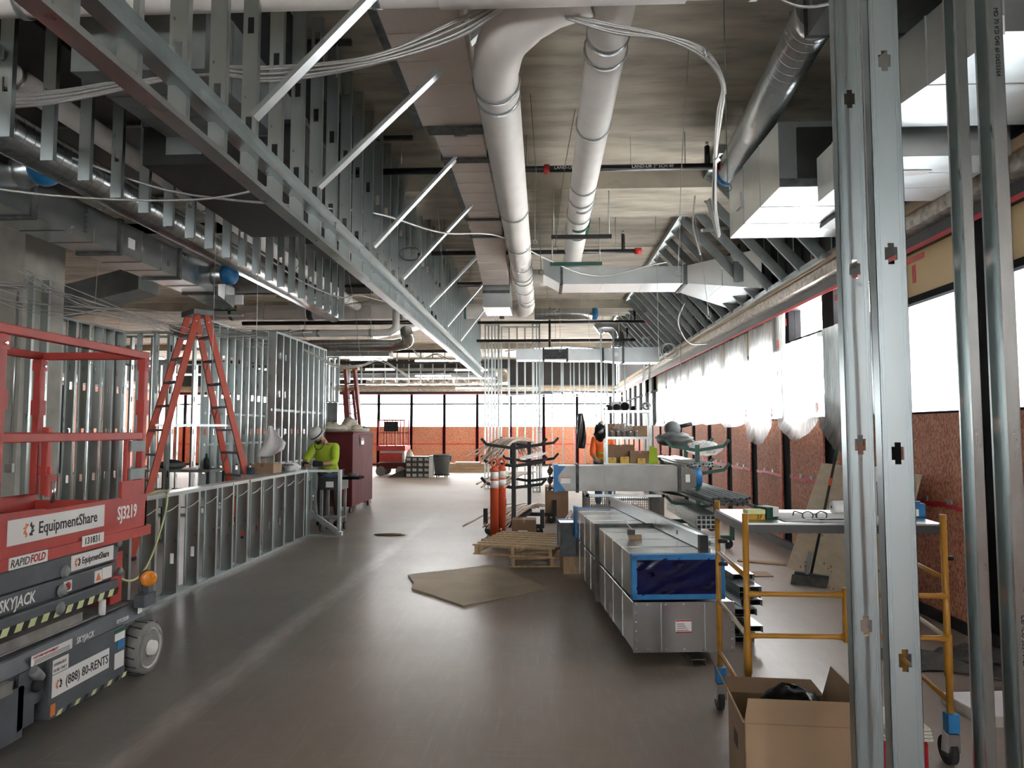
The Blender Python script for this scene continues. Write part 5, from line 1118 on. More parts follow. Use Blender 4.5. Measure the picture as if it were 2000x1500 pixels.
# ---- pallets
pt = thing('pallet', 'wooden pallet lying askew beside the duct dolly, on a second one', 'pallet', (-.22, 8.95, .13), R(-14))
bd = MB().box(-.5, .5, -.045, .045, 0, .018).mesh('deck_board', 'pallet_wood'); bk = MB().box(-.045, .045, -.06, .06, 0, .085).mesh('block', 'pallet_wood')
for k in range(7): link('deck_board', bd, pt, (0, -.54 + k * .18, .105))
for x in (-.45, 0, .45):
    MB().box(x - .02, x + .02, -.6, .6, .02, .105).build('stringer', 'pallet_wood', pt)
for k in range(3): link('deck_board', bd, pt, (0, -.52 + k * .52, 0))
p2 = thing('pallet', 'lower pallet jutting out right under the askew one', 'pallet', (.05, 9.0, 0), R(4))
for k in range(5): link('deck_board', bd, p2, (0, -.5 + k * .25, .11))
for x in (-.45, 0, .45): MB().box(x - .02, x + .02, -.58, .58, .02, .11).build('stringer', 'pallet_wood', p2)
for k in range(3): link('deck_board', bd, p2, (0, -.5 + k * .5, 0))
# ---- hardboard sheet on the floor
sh = MB().add([(-1.50, 7.90, .001), (-1.36, 7.50, .001), (-1.34, 7.25, .001), (-.735, 6.56, .001), (.05, 7.33, .001), (-.55, 8.35, .001), (-.68, 8.46, .001)] + [(-1.50, 7.90, .013), (-1.36, 7.50, .013), (-1.34, 7.25, .013), (-.735, 6.56, .013), (.05, 7.33, .013), (-.55, 8.35, .013), (-.68, 8.46, .013)],
     [(0, 1, 2, 3, 4, 5, 6), tuple(range(13, 6, -1))] + [(i, (i + 1) % 7, 7 + (i + 1) % 7, 7 + i) for i in range(7)])
sh = fix(sh.build('floor_board', 'board_floor')); tag(sh, 'tan hardboard sheet lying flat on the floor in the centre', 'board')

# ---- big ducts stacked on dollies, seen end-on
dk = R(5.0)                                                # the stack points slightly left
def st_thing(name, label, cat, y0=5.0): return thing(name, label, cat, (.95, y0, 0), dk)
def frame_tape(t, x0, x1, y, z0, z1_, w=.03, m='blue_tape'):
    for q in ((x0 - .005, x1 + .005, z0 - .005, z0 + w), (x0 - .005, x1 + .005, z1_ - w, z1_ + .005), (x0 - .005, x0 + w, z0, z1_), (x1 - w, x1 + .005, z0, z1_)):
        MB().box(q[0], q[1], y - .012, y + .05, q[2], q[3]).build('tape_edge', m, t)
lo = st_thing('floor_duct', 'lower big galvanized duct with a shipping label on its end', 'duct')
for k in range(2):
    o = bevel(MB().box(-.345, .345, .0 + k * 1.53, 1.50 + k * 1.53, .10, .425).build('duct_section', 'galv_duct', lo), .004)
    for q in range(1, 4): MB().box(-.349, .349, k * 1.53 + q * .375, k * 1.53 + q * .375 + .008, .097, .428).build('seam_rib', 'galv_duct', lo)
MB().box(-.365, .365, 1.49, 1.54, .08, .445).build('flange', 'seal', lo)
MB().box(-.35, .35, -.012, 0, .095, .43).build('end_plate', 'galv_duct', lo)
for x in (-.16, .14): MB().box(x, x + .006, -.016, -.012, .10, .425).build('end_seam', 'galv_bright', lo)
MB().box(-.06, .05, -.016, -.012, .225, .31).build('label', 'paper_print', lo); MB().box(-.06, .05, -.018, -.0161, .225, .234).build('label_edge', 'ink_red', lo); MB().box(-.06, .05, -.018, -.0161, .301, .31).build('label_edge', 'ink_red', lo)
for k in range(4): MB().box(-.05, .03 - .01 * k, -.0175, -.0161, .24 + k * .014, .244 + k * .014).build('print_line', 'ink', lo)
for x, z in [(-.33, .12 + .06 * k) for k in range(6)] + [(.33, .12 + .06 * k) for k in range(6)] + [(-.25 + .125 * k, .115) for k in range(5)] + [(-.25 + .125 * k, .412) for k in range(5)]:
    MB().cyl((x, -.012, z), (x, -.018, z), .006, 6).build('screw', 'galv_bright', lo)
up_ = st_thing('floor_duct', 'upper big duct with dark blue film stretched over its open end', 'duct')
for k in range(2):
    bevel(MB().box(-.345, .29, .02 + k * 1.53, 1.50 + k * 1.53, .447, .74).build('duct_section', 'galv_duct', up_), .004)
    for q in range(1, 4): MB().box(-.349, .294, k * 1.53 + q * .375, k * 1.53 + q * .375 + .008, .445, .743).build('seam_rib', 'galv_duct', up_)
MB().box(-.365, .31, 1.49, 1.54, .43, .76).build('flange', 'seal', up_)
g = MB(); g.grid(lambda u, v_: (-.32 + .585 * u, .010 - .0018 * abs(sin(11 * u - 7 * v_ + 1.5 * sin(6 * u))) - .0004 * sin(37 * u - 24 * v_), .465 + .255 * v_), 90, 40); g = g.build('end_film', 'blue_film', up_)
frame_tape(up_, -.345, .29, .02, .447, .74); frame_tape(up_, -.345, .29, 3.0, .447, .74, .05)
MB().box(-.36, -.33, 2.9, 3.06, .43, .76).build('tape_edge', 'blue_tape', up_)
for dx, dy in ((-.2, .5), (.2, .5), (-.2, 2.4), (.2, 2.4)):
    pass
dl = st_thing('duct_dolly', 'low dolly with black wheels under the stacked ducts', 'dolly')
MB().box(-.3, .3, .9, 2.4, .075, .095).build('deck', 'pallet_wood', dl)
for x in (-.26, .26):
    for y in (1.0, 1.65, 2.3): caster(dl, x, y, .035, .025, .075)
sp_ = st_thing('support_stud', 'short stud offcut propping up the near end of the stacked ducts', 'stud')
MB().prism(c_prof(.092, .04), (.05, -.02, .045), (.05, .6, .045), (1, 0, 0), (0, 0, -1)).build('channel', 'galv', sp_); MB().box(.05, .142, -.02, .6, .046, .05).build('web_plate', 'galv', sp_); MB().box(.0, .25, .25, .6, .05, .095).build('packer', 'pallet_wood', sp_)
d3 = thing('floor_duct', 'small duct section with blue taped rim left of the far end of the stack', 'duct', (.30, 8.02, 0), dk)
MB().box(-.1, .16, 0, .5, .22, .55).build('duct_section', 'galv_duct', d3); frame_tape(d3, -.1, .16, .46, .22, .55, .05); MB().box(-.12, .18, .0, .04, .2, .57).build('flange', 'seal', d3); MB().box(-.08, .14, .05, .45, .0, .22).build('timber_block', 'pallet_wood', d3)
# studs lying on top of the stack
ls = thing('loose_stud', 'long silver stud lying diagonally along the top of the ducts', 'stud', (1.12, 5.25, .745), R(5))
MB().prism([(p[0], p[1]) for p in c_prof(.095, .05)], (0, 0, 0), (-.12, 2.9, .0), (0, 0, 1), (1, 0, 0)).build('channel', 'galv_bright', ls)
for k in range(4): MB().box(-.022 - k * .024, -.0195 - k * .024 + .018, .5 + k * .6, .53 + k * .6, .03, .062).build('painted_punch_out', 'ink', ls)  # black boxes paint the darkness of the holes onto the stud
MB().box(-.004, .054, -.03, .03, -.004, .1).build('end_cap', 'black_paint', ls)
ls = thing('loose_stud', 'second stud beside the long one with clear wrap', 'stud', (1.22, 5.35, .745), R(5)); MB().prism([(p[0], p[1]) for p in u_prof(.095, .05)], (0, 0, 0), (-.12, 2.6, 0), (1, 0, 0), (0, 0, 1)).build('channel', 'galv_bright', ls); MB().box(.0, .095, -.01, .15, .0, .06).build('wrap', 'clear_wrap', ls)
# offcut and drill on the upper duct
t = thing('paper_scrap', 'small orange and black scrap on top of the upper duct', 'scrap', (.72, 5.75, .742)); MB().box(-.05, .05, -.03, .03, 0, .03).build('box_body', 'cardboard', t); MB().box(-.06, .0, -.02, .02, .03, .07).build('bracket', 'seal', t); MB().cyl((0, 0, .05), (-.06, .1, .11), .004, 6).build('wire', 'cable', t)
# ---- pile of steel tracks right of the stack
random.seed(3)
for k in range(9):
    z = .003 + k * .056; dx = random.uniform(-.03, .05); dy = random.uniform(-.12, .12)
    t = thing('track_bundle', ['bottom', 'second', 'third', 'fourth', 'fifth', 'sixth', 'seventh', 'eighth', 'topmost'][k] + ' steel track from the floor in the pile beside the ducts', 'track', (1.42 + dx, 5.5 + dy, z), R(4), 'pile of steel tracks')
    MB().prism([(p[0], .05 - p[1]) for p in u_prof(.165, .05, .002)], (0, 0, 0), (0, 2.6, 0), (1, 0, 0), (0, 0, 1)).build('track', 'galv_bright' if k % 2 else 'galv', t)
    MB().prism([(p[0] + .004, p[1] + .002) for p in u_prof(.157, .045, .002)], (0, .03, 0), (0, 2.55, 0), (1, 0, 0), (0, 0, 1)).build('nested_track', 'galv', t)
t = thing('bracket', 'clear folded plastic bracket lying on the track pile', 'bracket', (1.45, 6.4, .51)); MB().box(0, .14, 0, .2, 0, .003).build('leaf', 'galv_bright', t); MB().box(0, .003, 0, .2, 0, .12).build('leaf', 'clear_wrap', t); MB().box(.137, .14, 0, .2, 0, .10).build('leaf', 'clear_wrap', t)
for x, y, l in ((1.72, 8.1, 'tan offcut board on the floor beyond the track pile'), (2.35, 8.9, 'small tan offcut by the broom')):
    tag(MB().hexa([(x, y, .002), (x + .5, y - .25, .002), (x + .54, y - .14, .002), (x + .04, y + .12, .002), (x, y, .016), (x + .5, y - .25, .016), (x + .54, y - .14, .016), (x + .04, y + .12, .016)]).build('offcut', 'cardboard'), l, 'board')

# ---- cross duct on the mesh cart
kd = thing('floor_duct', 'long duct lying crosswise on the mesh cart, blue taped ends', 'duct', (.05, 9.45, .80))
bevel(MB().box(.40, 1.70, 0, .42, 0, .33).build('duct_section', 'galv_dull', kd), .004); MB().box(.10, .37, .0, .42, .0, .33).build('end_section', 'galv_dull', kd)
for x in (.37, 1.70): MB().box(x, x + .04, -.02, .44, -.02, .35).build('flange', 'seal', kd)
for x in (.74, 1.08, 1.4): MB().box(x, x + .006, -.004, .424, -.004, .334).build('seam_rib', 'galv_dull', kd)
fix(MB().hexa([(1.74, 0, 0), (1.74, .42, 0), (1.95, .34, .06), (1.95, .06, .06), (1.74, 0, .33), (1.74, .42, .33), (1.95, .34, .28), (1.95, .06, .28)]).build('taper', 'galv_dull', kd))
MB().lathe([(.13, 0), (.14, .03), (.135, .1), (.11, .11), (.001, .10)], (1.93, .2, .17), (1, 0, 0), 20).build('blue_plastic_cap', 'blue_bright', kd)
MB().box(.08, .14, -.012, .432, -.012, .342).build('tape_edge', 'blue_tape', kd); g = MB(); g.grid(lambda u, v_: (.015 + .07 * abs(u - .5) + .03 * sin(17 * v_ + 9 * u), .0 + .42 * u, .33 * v_), 12, 10); g.build('end_film', 'grey_plastic_film', kd)
for sx in (0, 1): MB().prism([(0, 0), (.10, 0), (0, .13)], (.14, -.003, 0 if sx == 0 else .33), (.14, -.001, 0 if sx == 0 else .33), (1, 0, 0), (0, 0, 1 if sx == 0 else -1)).build('tape_corner', 'blue_bright', kd)
MB().box(.17, .30, -.005, 0, .10, .18).build('label', 'paper_print', kd); MB().box(.17, .30, -.006, -.005, .17, .18).build('label_edge', 'ink_red', kd); MB().box(1.80, 1.86, .018, .03, .12, .22).build('label', 'paper_print', kd)
cart = thing('mesh_cart', 'brown expanded-mesh trolley under the crosswise duct', 'cart', (.55, 9.0, 0))
for x in (0, .92):
    for y in (0, .95): MB().box(x - .02, x + .02, y - .02, y + .02, .12, .80).build('corner_post', 'mesh_brown', cart); caster(cart, x, y, .06, .03, .13)
MB().box(-.02, .94, -.02, .97, .12, .16).build('tray', 'mesh_brown', cart); MB().box(-.03, .95, -.03, .01, .77, .80).build('top_rail', 'galv', cart); MB().box(-.03, .01, -.03, .98, .77, .80).build('top_rail', 'galv', cart); MB().box(.91, .95, -.03, .98, .77, .80).build('top_rail', 'galv', cart)
mb = MB()
for k in range(34): mb.box(.02 + k * .026, .026 + k * .026, -.004, .004, .16, .78)
for k in range(22): mb.box(.0, .92, -.003, .003, .17 + k * .028, .174 + k * .028)
g = mb.build('mesh_side', 'mesh_brown', cart); g['kind'] = 'stuff'
mb = MB()
for k in range(34): mb.box(.92 - .004, .924, .02 + k * .027, .026 + k * .027, .16, .78); mb.box(-.004, .004, .02 + k * .027, .026 + k * .027, .16, .78)
g = mb.build('mesh_side', 'mesh_brown', cart); g['kind'] = 'stuff'
carton('cardboard_box', 'torn brown carton inside the mesh trolley', .62, .95, 9.1, 9.5, .17, .62, m='cardboard_dark', lab=False)
tag(MB().ball((1.15, 9.3, .56), .14, .12, .06, 12, 8, .2).build('red_rag', 'cooler_red'), 'red rag lying in the mesh trolley', 'rag'); carton('cardboard_box', 'low brown carton under the red rag in the trolley', 1.0, 1.36, 9.1, 9.5, .17, .50, m='cardboard_dark', lab=False)
crumple('plastic_bag', 'tan translucent bag hanging at the left of the mesh trolley', 'bag', (.42, 9.15, .02), .10, .12, .32, 'cream_stuff', .12)

# ---- steel shelving with stock
rk = thing('steel_shelf', 'open steel shelving unit full of cartons and pipe fittings', 'shelf', (1.14, 13.0, 0))
for x in (.0, .80):
    for y in (0, .45): MB().box(x - .018, x + .018, y - .018, y + .018, 0, 2.02).build('upright', 'galv', rk)
for z in (.38, 1.0, 1.48, 1.96): MB().box(-.02, .82, -.02, .47, z - .045, z).build('shelf_board', 'galv', rk)
def fittings(z, items):
    for lab, x, y, kind, s_, m in items:
        if kind == 'box': carton('cardboard_box', lab, x, x + s_[0], y, y + s_[1], z, z + s_[2], m=m, lab=False)
        elif kind == 'pipe':
            t = thing('pipe_fitting', lab, 'fitting', (x, y, z)); MB().lathe([(s_[0] * .8, -s_[1] / 2), (s_[0], -s_[1] / 2), (s_[0], s_[1] / 2), (s_[0] * .8, s_[1] / 2), (s_[0] * .8, -s_[1] / 2)], (0, 0, s_[0]), (.3, 1, 0), 18).build('pipe_body', m, t); MB().lathe([(s_[0] * 1.0, -s_[1] * .5), (s_[0] * 1.1, -s_[1] * .5), (s_[0] * 1.1, -s_[1] * .3), (s_[0], -s_[1] * .3)], (0, 0, s_[0]), (.3, 1, 0), 18).build('collar', m, t)
        elif kind == 'can':
            t = thing('can', lab, 'can', (x, y, z)); MB().lathe([(s_[0], 0), (s_[0], s_[1]), (s_[0] * .9, s_[1] + .006)], (0, 0, 0), (0, 0, 1), 16).build('can_body', m, t); MB().lathe([(s_[0] * 1.02, s_[1] - .012), (s_[0] * 1.05, s_[1] - .012), (s_[0] * 1.05, s_[1]), (s_[0] * 1.02, s_[1])], (0, 0, 0), (0, 0, 1), 16).build('rim', 'chrome', t)
X0 = 1.14
fittings(1.96, [('black pipe elbow at the left end of the top shelf', X0 + .06, 13.15, 'pipe', (.05, .14), 'ink'), ('black pipe coupling on the top shelf, second from left', X0 + .2, 13.1, 'pipe', (.055, .13), 'ink'), ('largest black pipe fitting in the middle of the top shelf', X0 + .36, 13.12, 'pipe', (.07, .16), 'ink'), ('low black fitting right of the largest on the top shelf', X0 + .52, 13.15, 'pipe', (.04, .2), 'ink'), ('white carton at the back of the top shelf', X0 + .12, 13.25, 'box', (.3, .15, .17), 'white_paper')])
t = thing('hose_coil', 'coiled grey hose loops on the right end of the top shelf', 'hose', (X0 + .72, 13.1, 1.962))
for k in range(2): MB().tube([(.06 * cos(a) + .03 * k, .03 * k, .075 + .06 * sin(a)) for a in [2 * pi * i / 14 for i in range(15)]], .012, 6).build('coil', 'can_grey', t)
fittings(1.48, [('dark can standing first on the second shelf', X0 + .09, 13.06, 'can', (.035, .11), 'can_grey'), ('dark can standing second on the second shelf', X0 + .20, 13.06, 'can', (.038, .11), 'can_grey'), ('dark can standing third on the second shelf', X0 + .31, 13.06, 'can', (.036, .1), 'can_grey'), ('dark can standing fourth on the second shelf', X0 + .42, 13.06, 'can', (.037, .1), 'can_grey'), ('dark can standing fifth on the second shelf, blue rim behind', X0 + .53, 13.06, 'can', (.036, .11), 'can_grey'), ('brown carton behind the cans, left half', X0 + .0, 13.2, 'box', (.35, .2, .24), 'cardboard_dark'), ('brown carton behind the cans, right half', X0 + .38, 13.2, 'box', (.38, .2, .2), 'cardboard_dark')])
crumple('plastic_bag', 'clear crumpled bag lying over the cans on the second shelf', 'bag', (X0 + .32, 13.2, 1.60), .2, .1, .07, 'clear_wrap', .2)
fittings(1.0, [('tall brown carton at the back of the lower shelf', X0 + .04, 13.2, 'box', (.48, .22, .33), 'cardboard_dark'), ('wide brown carton at the right of the lower shelf', X0 + .42, 13.05, 'box', (.38, .22, .22), 'cardboard_dark'), ('small yellow-labelled box at the left front of the lower shelf', X0 + .03, 13.0, 'box', (.14, .1, .1), 'yellow_cap'), ('middle yellow-labelled box at the front of the lower shelf', X0 + .24, 13.0, 'box', (.16, .1, .12), 'yellow_cap'), ('right yellow-labelled box at the front of the lower shelf', X0 + .55, 12.99, 'box', (.14, .05, .09), 'yellow_cap')])
# dark bags left of the shelf
crumple('plastic_bag', 'dark bulging bag tied at the left post of the shelf', 'bag', (1.03, 13.1, 1.43), .12, .12, .16, 'bag_black', .12)
carton('cardboard_box', 'brown carton beside the left post of the shelf', .92, 1.12, 13.25, 13.5, 1.6, 1.8, m='cardboard_dark', lab=False) if False else None
jk = thing('black_tarp', 'black jacket-like sheet hanging on the studs left of the shelf', 'tarp', (1.22, 23.44, 1.0)); g = MB(); g.grid(lambda u, v_: (-.16 + .30 * u * (.55 + .45 * sin(2.2 * v_)) + .06 * (1 - v_), .04 * sin(9 * u + 5 * v_), 1.15 - 1.15 * v_), 8, 12); g = g.build('cloth', 'bag_black', jk); g.modifiers.new('thickness', 'SOLIDIFY').thickness = .02; MB().box(-.08, -.02, -.02, .1, 1.13, 1.19).build('hook', 'galv', jk)
gb = carton('cardboard_box', 'grey-brown carton on the floor left of the crosswise duct', .02, .42, 12.4, 12.9, 0, .62, m='cardboard_dark', lab=False)

# ---- far floor: trash can, brick-like cartons, second lift, lumber
tc_ = thing('trash_can', 'grey round bin on a wheeled dolly in the far middle', 'bin', (-3.46, 24.2, 0))
MB().lathe([(.24, .10), (.29, .70), (.30, .72), (.31, .72), (.31, .78), (.29, .78), (.27, .70), (.22, .14)], (0, 0, 0), (0, 0, 1), 28).build('bin_body', 'can_grey', tc_); MB().lathe([(.27, .07), (.27, .11), (.001, .11)], (0, 0, 0), (0, 0, 1), 20).build('dolly', 'ink', tc_)
for sg in (-1, 1): MB().box(sg * .30 - .03, sg * .30 + .03, -.05, .05, .56, .72).build('handle', 'can_grey', tc_)
for a in range(4): MB().cyl((.2 * cos(a * pi / 2 + .7) - .015, .2 * sin(a * pi / 2 + .7), .035), (.2 * cos(a * pi / 2 + .7) + .015, .2 * sin(a * pi / 2 + .7), .035), .035, 10).build('caster_wheel', 'rubber', tc_)
for r_ in range(4):
    for c_ in range(4):
        nm = ['bottom', 'second', 'third', 'top'][r_]; cn = ['leftmost', 'left-middle', 'right-middle', 'rightmost'][c_]
        x = -4.68 + c_ * .205; z = r_ * .178
        t = thing('tile_carton', '%s carton of the %s row in the stack left of the grey bin' % (cn, nm), 'box', (x, 24.05, z), 0, 'stacked white-fronted cartons')
        MB().box(.003, .20, 0, .5, 0, .172).build('carton', 'tabletop_dark', t); MB().box(.035, .17, -.004, 0, .03, .125).build('front_label', 'dust_light' if (r_, c_) != (2, 1) else 'cardboard', t)
tag(MB().box(-3.88, -3.74, 24.02, 24.5, 0, .74).build('white_panel_stack', 'white_plastic'), 'white wrapped slab standing between the cartons and the bin', 'panel')
tag(MB().hexa([(-5.3, 24.1, 0), (-4.72, 24.1, 0), (-4.72, 24.5, 0), (-5.3, 24.5, 0), (-4.9, 24.15, .22), (-4.73, 24.1, .26), (-4.73, 24.5, .26), (-4.95, 24.45, .2)]).build('rubble_heap', 'debris'), 'dark low heap left of the white-fronted cartons', 'heap')
l2 = thing('scissor_lift', 'small far red scissor lift by the back windows', 'scissor lift', (-5.3, 25.3, 0))
MB().box(-.55, .45, -.5, .5, .88, 1.05).build('platform', 'lift_red', l2); MB().box(-.45, .4, -.4, .4, .45, .88).build('scissor_stack', 'white_plastic', l2); MB().box(-.55, .45, -.5, .5, .25, .45).build('chassis', 'dark_red', l2)
for x in (-.5, -.2, .1, .4):
    for y in (-.45, .45): MB().box(x - .02, x + .02, y - .02, y + .02, 1.05, 1.95).build('post', 'lift_red', l2)
for y in (-.45, .45):
    for z in (1.5, 1.95): MB().box(-.52, .42, y - .02, y + .02, z - .02, z + .02).build('rail', 'lift_red', l2)
for x in (-.4, .3):
    for y in (-.5, .42): MB().cyl((x, y - .05, .17), (x, y + .08, .17), .17, 18).build('wheel', 'tyre_grey', l2)
MB().box(-.3, .2, -.48, -.46, 1.55, 1.9).build('control_box', 'ink', l2); MB().box(-.45, .35, -.53, -.5, .5, .8).build('arm', 'lift_red', l2)
crumple('plastic_bag', 'pale plastic bag slumped beside the small far lift', 'bag', (-4.72, 25.0, .0), .16, .2, .5, 'cream_stuff', .12)
lum = thing('lumber_stack', 'long low stack of boards before the back windows', 'lumber', (-2.9, 27.2, 0))
for z in range(3):
    for y in range(4): MB().box(-1.0 + .05 * z, 1.1 - .04 * z, y * .16, y * .16 + .15, z * .11, z * .11 + .10).build('plank', 'lumber' if z < 2 else 'pallet_wood', lum)
MB().box(-.5, .5, .1, .5, .34, .38).build('loose_board', 'white_paper', lum)

# ================================================================ right side
# ---- green rack with conduit
gr = cantilever_rack('pipe_rack', 'dark green cantilever rack with conduit beside the right windows', (2.1, 9.9, 0), R(84), 'green_rack', (.55, 1.0, 1.32), (0, 1.7), arm=.34)
random.seed(5)
def conduit_bunch(label, cx, z, n, y0, y1, r, spread, rows, m, ends='ink', slant=0.):
    t = thing('conduit_bundle', label, 'pipes', (cx, (y0 + y1) / 2, z), 0); L = (y1 - y0) / 2; per = max(1, n // rows); k = 0
    for q in range(rows):
        for c in range(per - q % 2):
            x = -spread + 2 * spread * c / max(1, per - 1) + (r if q % 2 else 0); zz = r + q * r * 1.75; e = random.uniform(-.12, .12)
            o = MB().cyl((x + slant, -L + e, zz), (x - slant, L + e, zz), r, 10).build('conduit', m, t); MB().cyl((x + slant, -L + e - .001, zz), (x + slant, -L + e, zz), r * .78, 10).build('painted_conduit_mouth', ends, o)  # black disc paints the dark inside of each open end
    return t
conduit_bunch('dark steel conduit bundle with open ends below the crosswise duct cap', 2.25, .66, 22, 8.9, 12.3, .022, .24, 3, 'steel_grey_paint', slant=.05)
conduit_bunch('silver conduits on the upper arms of the green rack', 2.12, 1.1, 12, 9.6, 12.4, .018, .2, 2, 'galv_bright')
t = thing('tube_bundle', 'square steel tubes on the low arm of the green rack', 'pipes', (1.95, 9.6, .42))
for q in range(3):
    for c in range(5):
        x = -.12 + c * .055; z = q * .055; o = MB().box(x, x + .05, -.9, 1.2, z, z + .05).build('square_tube', 'galv', t); MB().box(x + .006, x + .044, -.902, -.9, z + .006, z + .044).build('painted_tube_mouth', 'ink', o)  # black square paints the shaded bore of each tube
for (l, c, s_, m) in (('wrapped plastic bundle on top of the green rack', (2.28, 10.3, 1.26), (.22, .3, .10), 'clear_wrap'), ('grey folded sheeting heaped on the green rack', (2.0, 11.0, 1.38), (.28, .4, .10), 'can_grey')):
    crumple('plastic_bundle', l, 'bundle', c, *s_, m, .2)
t = thing('grinder', 'grey round tool perched behind the green rack', 'tool', (2.0, 11.2, 1.50)); MB().ball((0, 0, .12), .13, .12, .12, 16, 10).build('housing', 'can_grey', t); MB().cyl((.1, 0, .15), (.3, 0, .2), .03, 10).build('grip', 'ink', t)
tag(MB().hexa([(1.7, 11.7, 1.05), (1.85, 11.7, 1.05), (1.85, 11.72, 1.05), (1.7, 11.72, 1.05), (1.72, 11.7, 1.35), (1.84, 11.7, 1.3), (1.84, 11.72, 1.3), (1.72, 11.72, 1.35)]).build('vest_scrap', 'hivis'), 'lime vest scrap hung left of the green rack', 'vest')

# ---- plastic sheets taped over the right windows
random.seed(21)
def sheet(label, y0, y1, z0, z1_, swag=0., seed=0., x=XR - .02, m='poly_sheet'):
    def fn(u, v_):
        y = y0 + (y1 - y0) * u; zb = z0 - swag * sin(pi * u) ** .8 + .008 * sin(7 * u + seed); z = z1_ + (zb - z1_) * v_
        dx = .008 * sin(23 * u + seed + 2 * v_) + .005 * sin(41 * u + 3 * v_ + seed) + .012 * v_ * sin(9 * u + seed)
        if swag and v_ > .72: dx -= .10 * (v_ - .72) / .28 * (.5 + .25 * sin(5 * u + 22 * v_) + .6 * sin(pi * u))
        return (x - .035 + dx, y, z)
    o = MB(); o.grid(fn, 36, 30); o = o.build('plastic_sheet', m); tag(o, label, 'plastic sheet', 'polythene over the right windows'); return o
sheet('wrinkled grey polythene sheet hanging right of the bare window, seen left of the near studs', 6.95, 8.30, 1.72, 2.76, .34, 1., m='poly_heavy')
sheet('polythene sheet with a deep sagging hem below the bare upper window', 8.35, 9.75, 1.74, 2.74, .26, 2.)
sheet('narrow polythene strip beside the bare upper window', 9.55, 10.1, 1.74, 3.16, 0, 3., m='poly_heavy')
sheet('polythene sheet with a knotted drooping hem, third from the near studs', 10.0, 11.3, 1.72, 3.15, .34, 4.)
for k in range(6):
    y0 = 11.3 + k * 1.5
    sheet(['polythene sheet over the fourth window bay', 'polythene sheet over the fifth window bay', 'polythene sheet over the sixth window bay', 'polythene sheet over the seventh window bay', 'polythene sheet over the eighth window bay', 'last polythene sheet, far down the right wall'][k] + ' from the near studs' * (k < 5), y0, y0 + 1.47, 1.72, 3.14, .02 if k else .08, 5. + k)
for y, z in ((10.05, 1.78), (8.40, 1.80), (11.32, 1.8), (9.72, 2.70), (12.1, 1.74)):
    MB().box(XR - .10, XR - .09, y, y + .06, z, z + .12).build('tape_tab', 'red_tape', wall_right)

# ---- plywood leaning on the wall and broom
py_ = thing('plywood_sheet', 'knotty plywood sheet leaning on the wall behind the scaffold', 'plywood', (3.0, 6.25, 0))
o = MB().hexa([(-.14, .0, .0), (-.12, .0, .0), (-.12, 2.40, .0), (-.14, 2.40, .0), (.20, .0, 1.22), (.22, 0, 1.22), (.22, 2.15, 1.22), (.20, 2.15, 1.22)]).build('sheet', 'plywood_new', py_)
random.seed(9)
for k in range(46):
    u, v_ = random.random(), random.random(); x = -.14 + .34 * v_ - .002; MB().cyl((x - .001, .08 + 2.0 * u, 1.22 * v_), (x + .003, .08 + 2.0 * u, 1.22 * v_), random.uniform(.008, .016), 7).build('knot', 'cardboard_dark', py_)
bm2 = thing('broom', 'push broom with a black head leaning on the plywood', 'broom', (2.78, 7.55, 0))
MB().cyl((-.04, .0, .13), (.29, .1, 1.36), .014, 10).build('handle', 'black_paint', bm2); MB().cyl((.20, .075, 1.02), (.22, .08, 1.10), .017, 10).build('grip_band', 'orange_plastic', bm2); MB().cyl((.27, .095, 1.28), (.30, .103, 1.40), .018, 10).build('hand_grip', 'green_rack', bm2)
fix(MB().hexa([(-.22, .10, .0), (.16, -.14, .0), (.20, -.06, .0), (-.16, .18, .0), (-.20, .10, .10), (.13, -.10, .09), (.16, -.05, .09), (-.15, .15, .10)]).build('bristle_head', 'debris', bm2)); MB().bar((-.16, .12, .115), (.12, -.06, .105), .06, .03).build('head_block', 'black_paint', bm2)
MB().cyl((-.08, .02, .12), (-.02, .06, .34), .02, 8).build('brace', 'steel_grey_paint', bm2)
tag(MB().box(2.30, 2.5, 8.0, 8.25, .002, .012).build('cardboard_scrap', 'cardboard'), 'flat cardboard scrap on the floor left of the broom head', 'cardboard')

# ---- folding rolling scaffold
sc = thing('rolling_scaffold', 'yellow rolling scaffold with a dark platform and casters', 'scaffold', (1.45, 3.95, 0))
def S_(mb, n, m, b_=None): return mb.build(n, m, b_ or sc)
FL, FR = (-.445, .27), (-.46, -.36)                       # left end: far and near post (x, y)
GL, GR = (.545, .2), (.49, -.36)
def sc_post(x, y, z0, z1_, r=.0155):
    S_(MB().cyl((x, y, z0), (x, y, z1_), r, 12), 'post', 'scaffold_yellow')
zt_ = 1.19
for (x, y), near in ((FL, 0), (FR, 1), (GL, 0), (GR, 1)):
    sc_post(x, y, .17, zt_); S_(MB().cyl((x, y, .42), (x, y, .62), .0195, 12), 'sleeve', 'scaffold_yellow') if near or (x, y) == GL else None
    S_(MB().box(x - .026, x + .026, y - .03, y + .02, .165, .25), 'blue_tape_wrap', 'blue_tape')
    w = S_(MB().cyl((x - .016, y + .03, .066), (x + .016, y + .03, .066), .066, 20), 'caster_wheel', 'rubber'); MB().cyl((x - .018, y + .03, .066), (x + .018, y + .03, .066), .03, 14).build('wheel_hub', 'can_grey', w)
    MB().hexa([(x - .03, y - .02, .07), (x + .03, y - .02, .07), (x + .03, y + .04, .06), (x - .03, y + .04, .06), (x - .026, y - .03, .16), (x + .026, y - .03, .16), (x + .026, y + .03, .16), (x - .026, y + .03, .16)]).build('caster_fork', 'chrome', w)
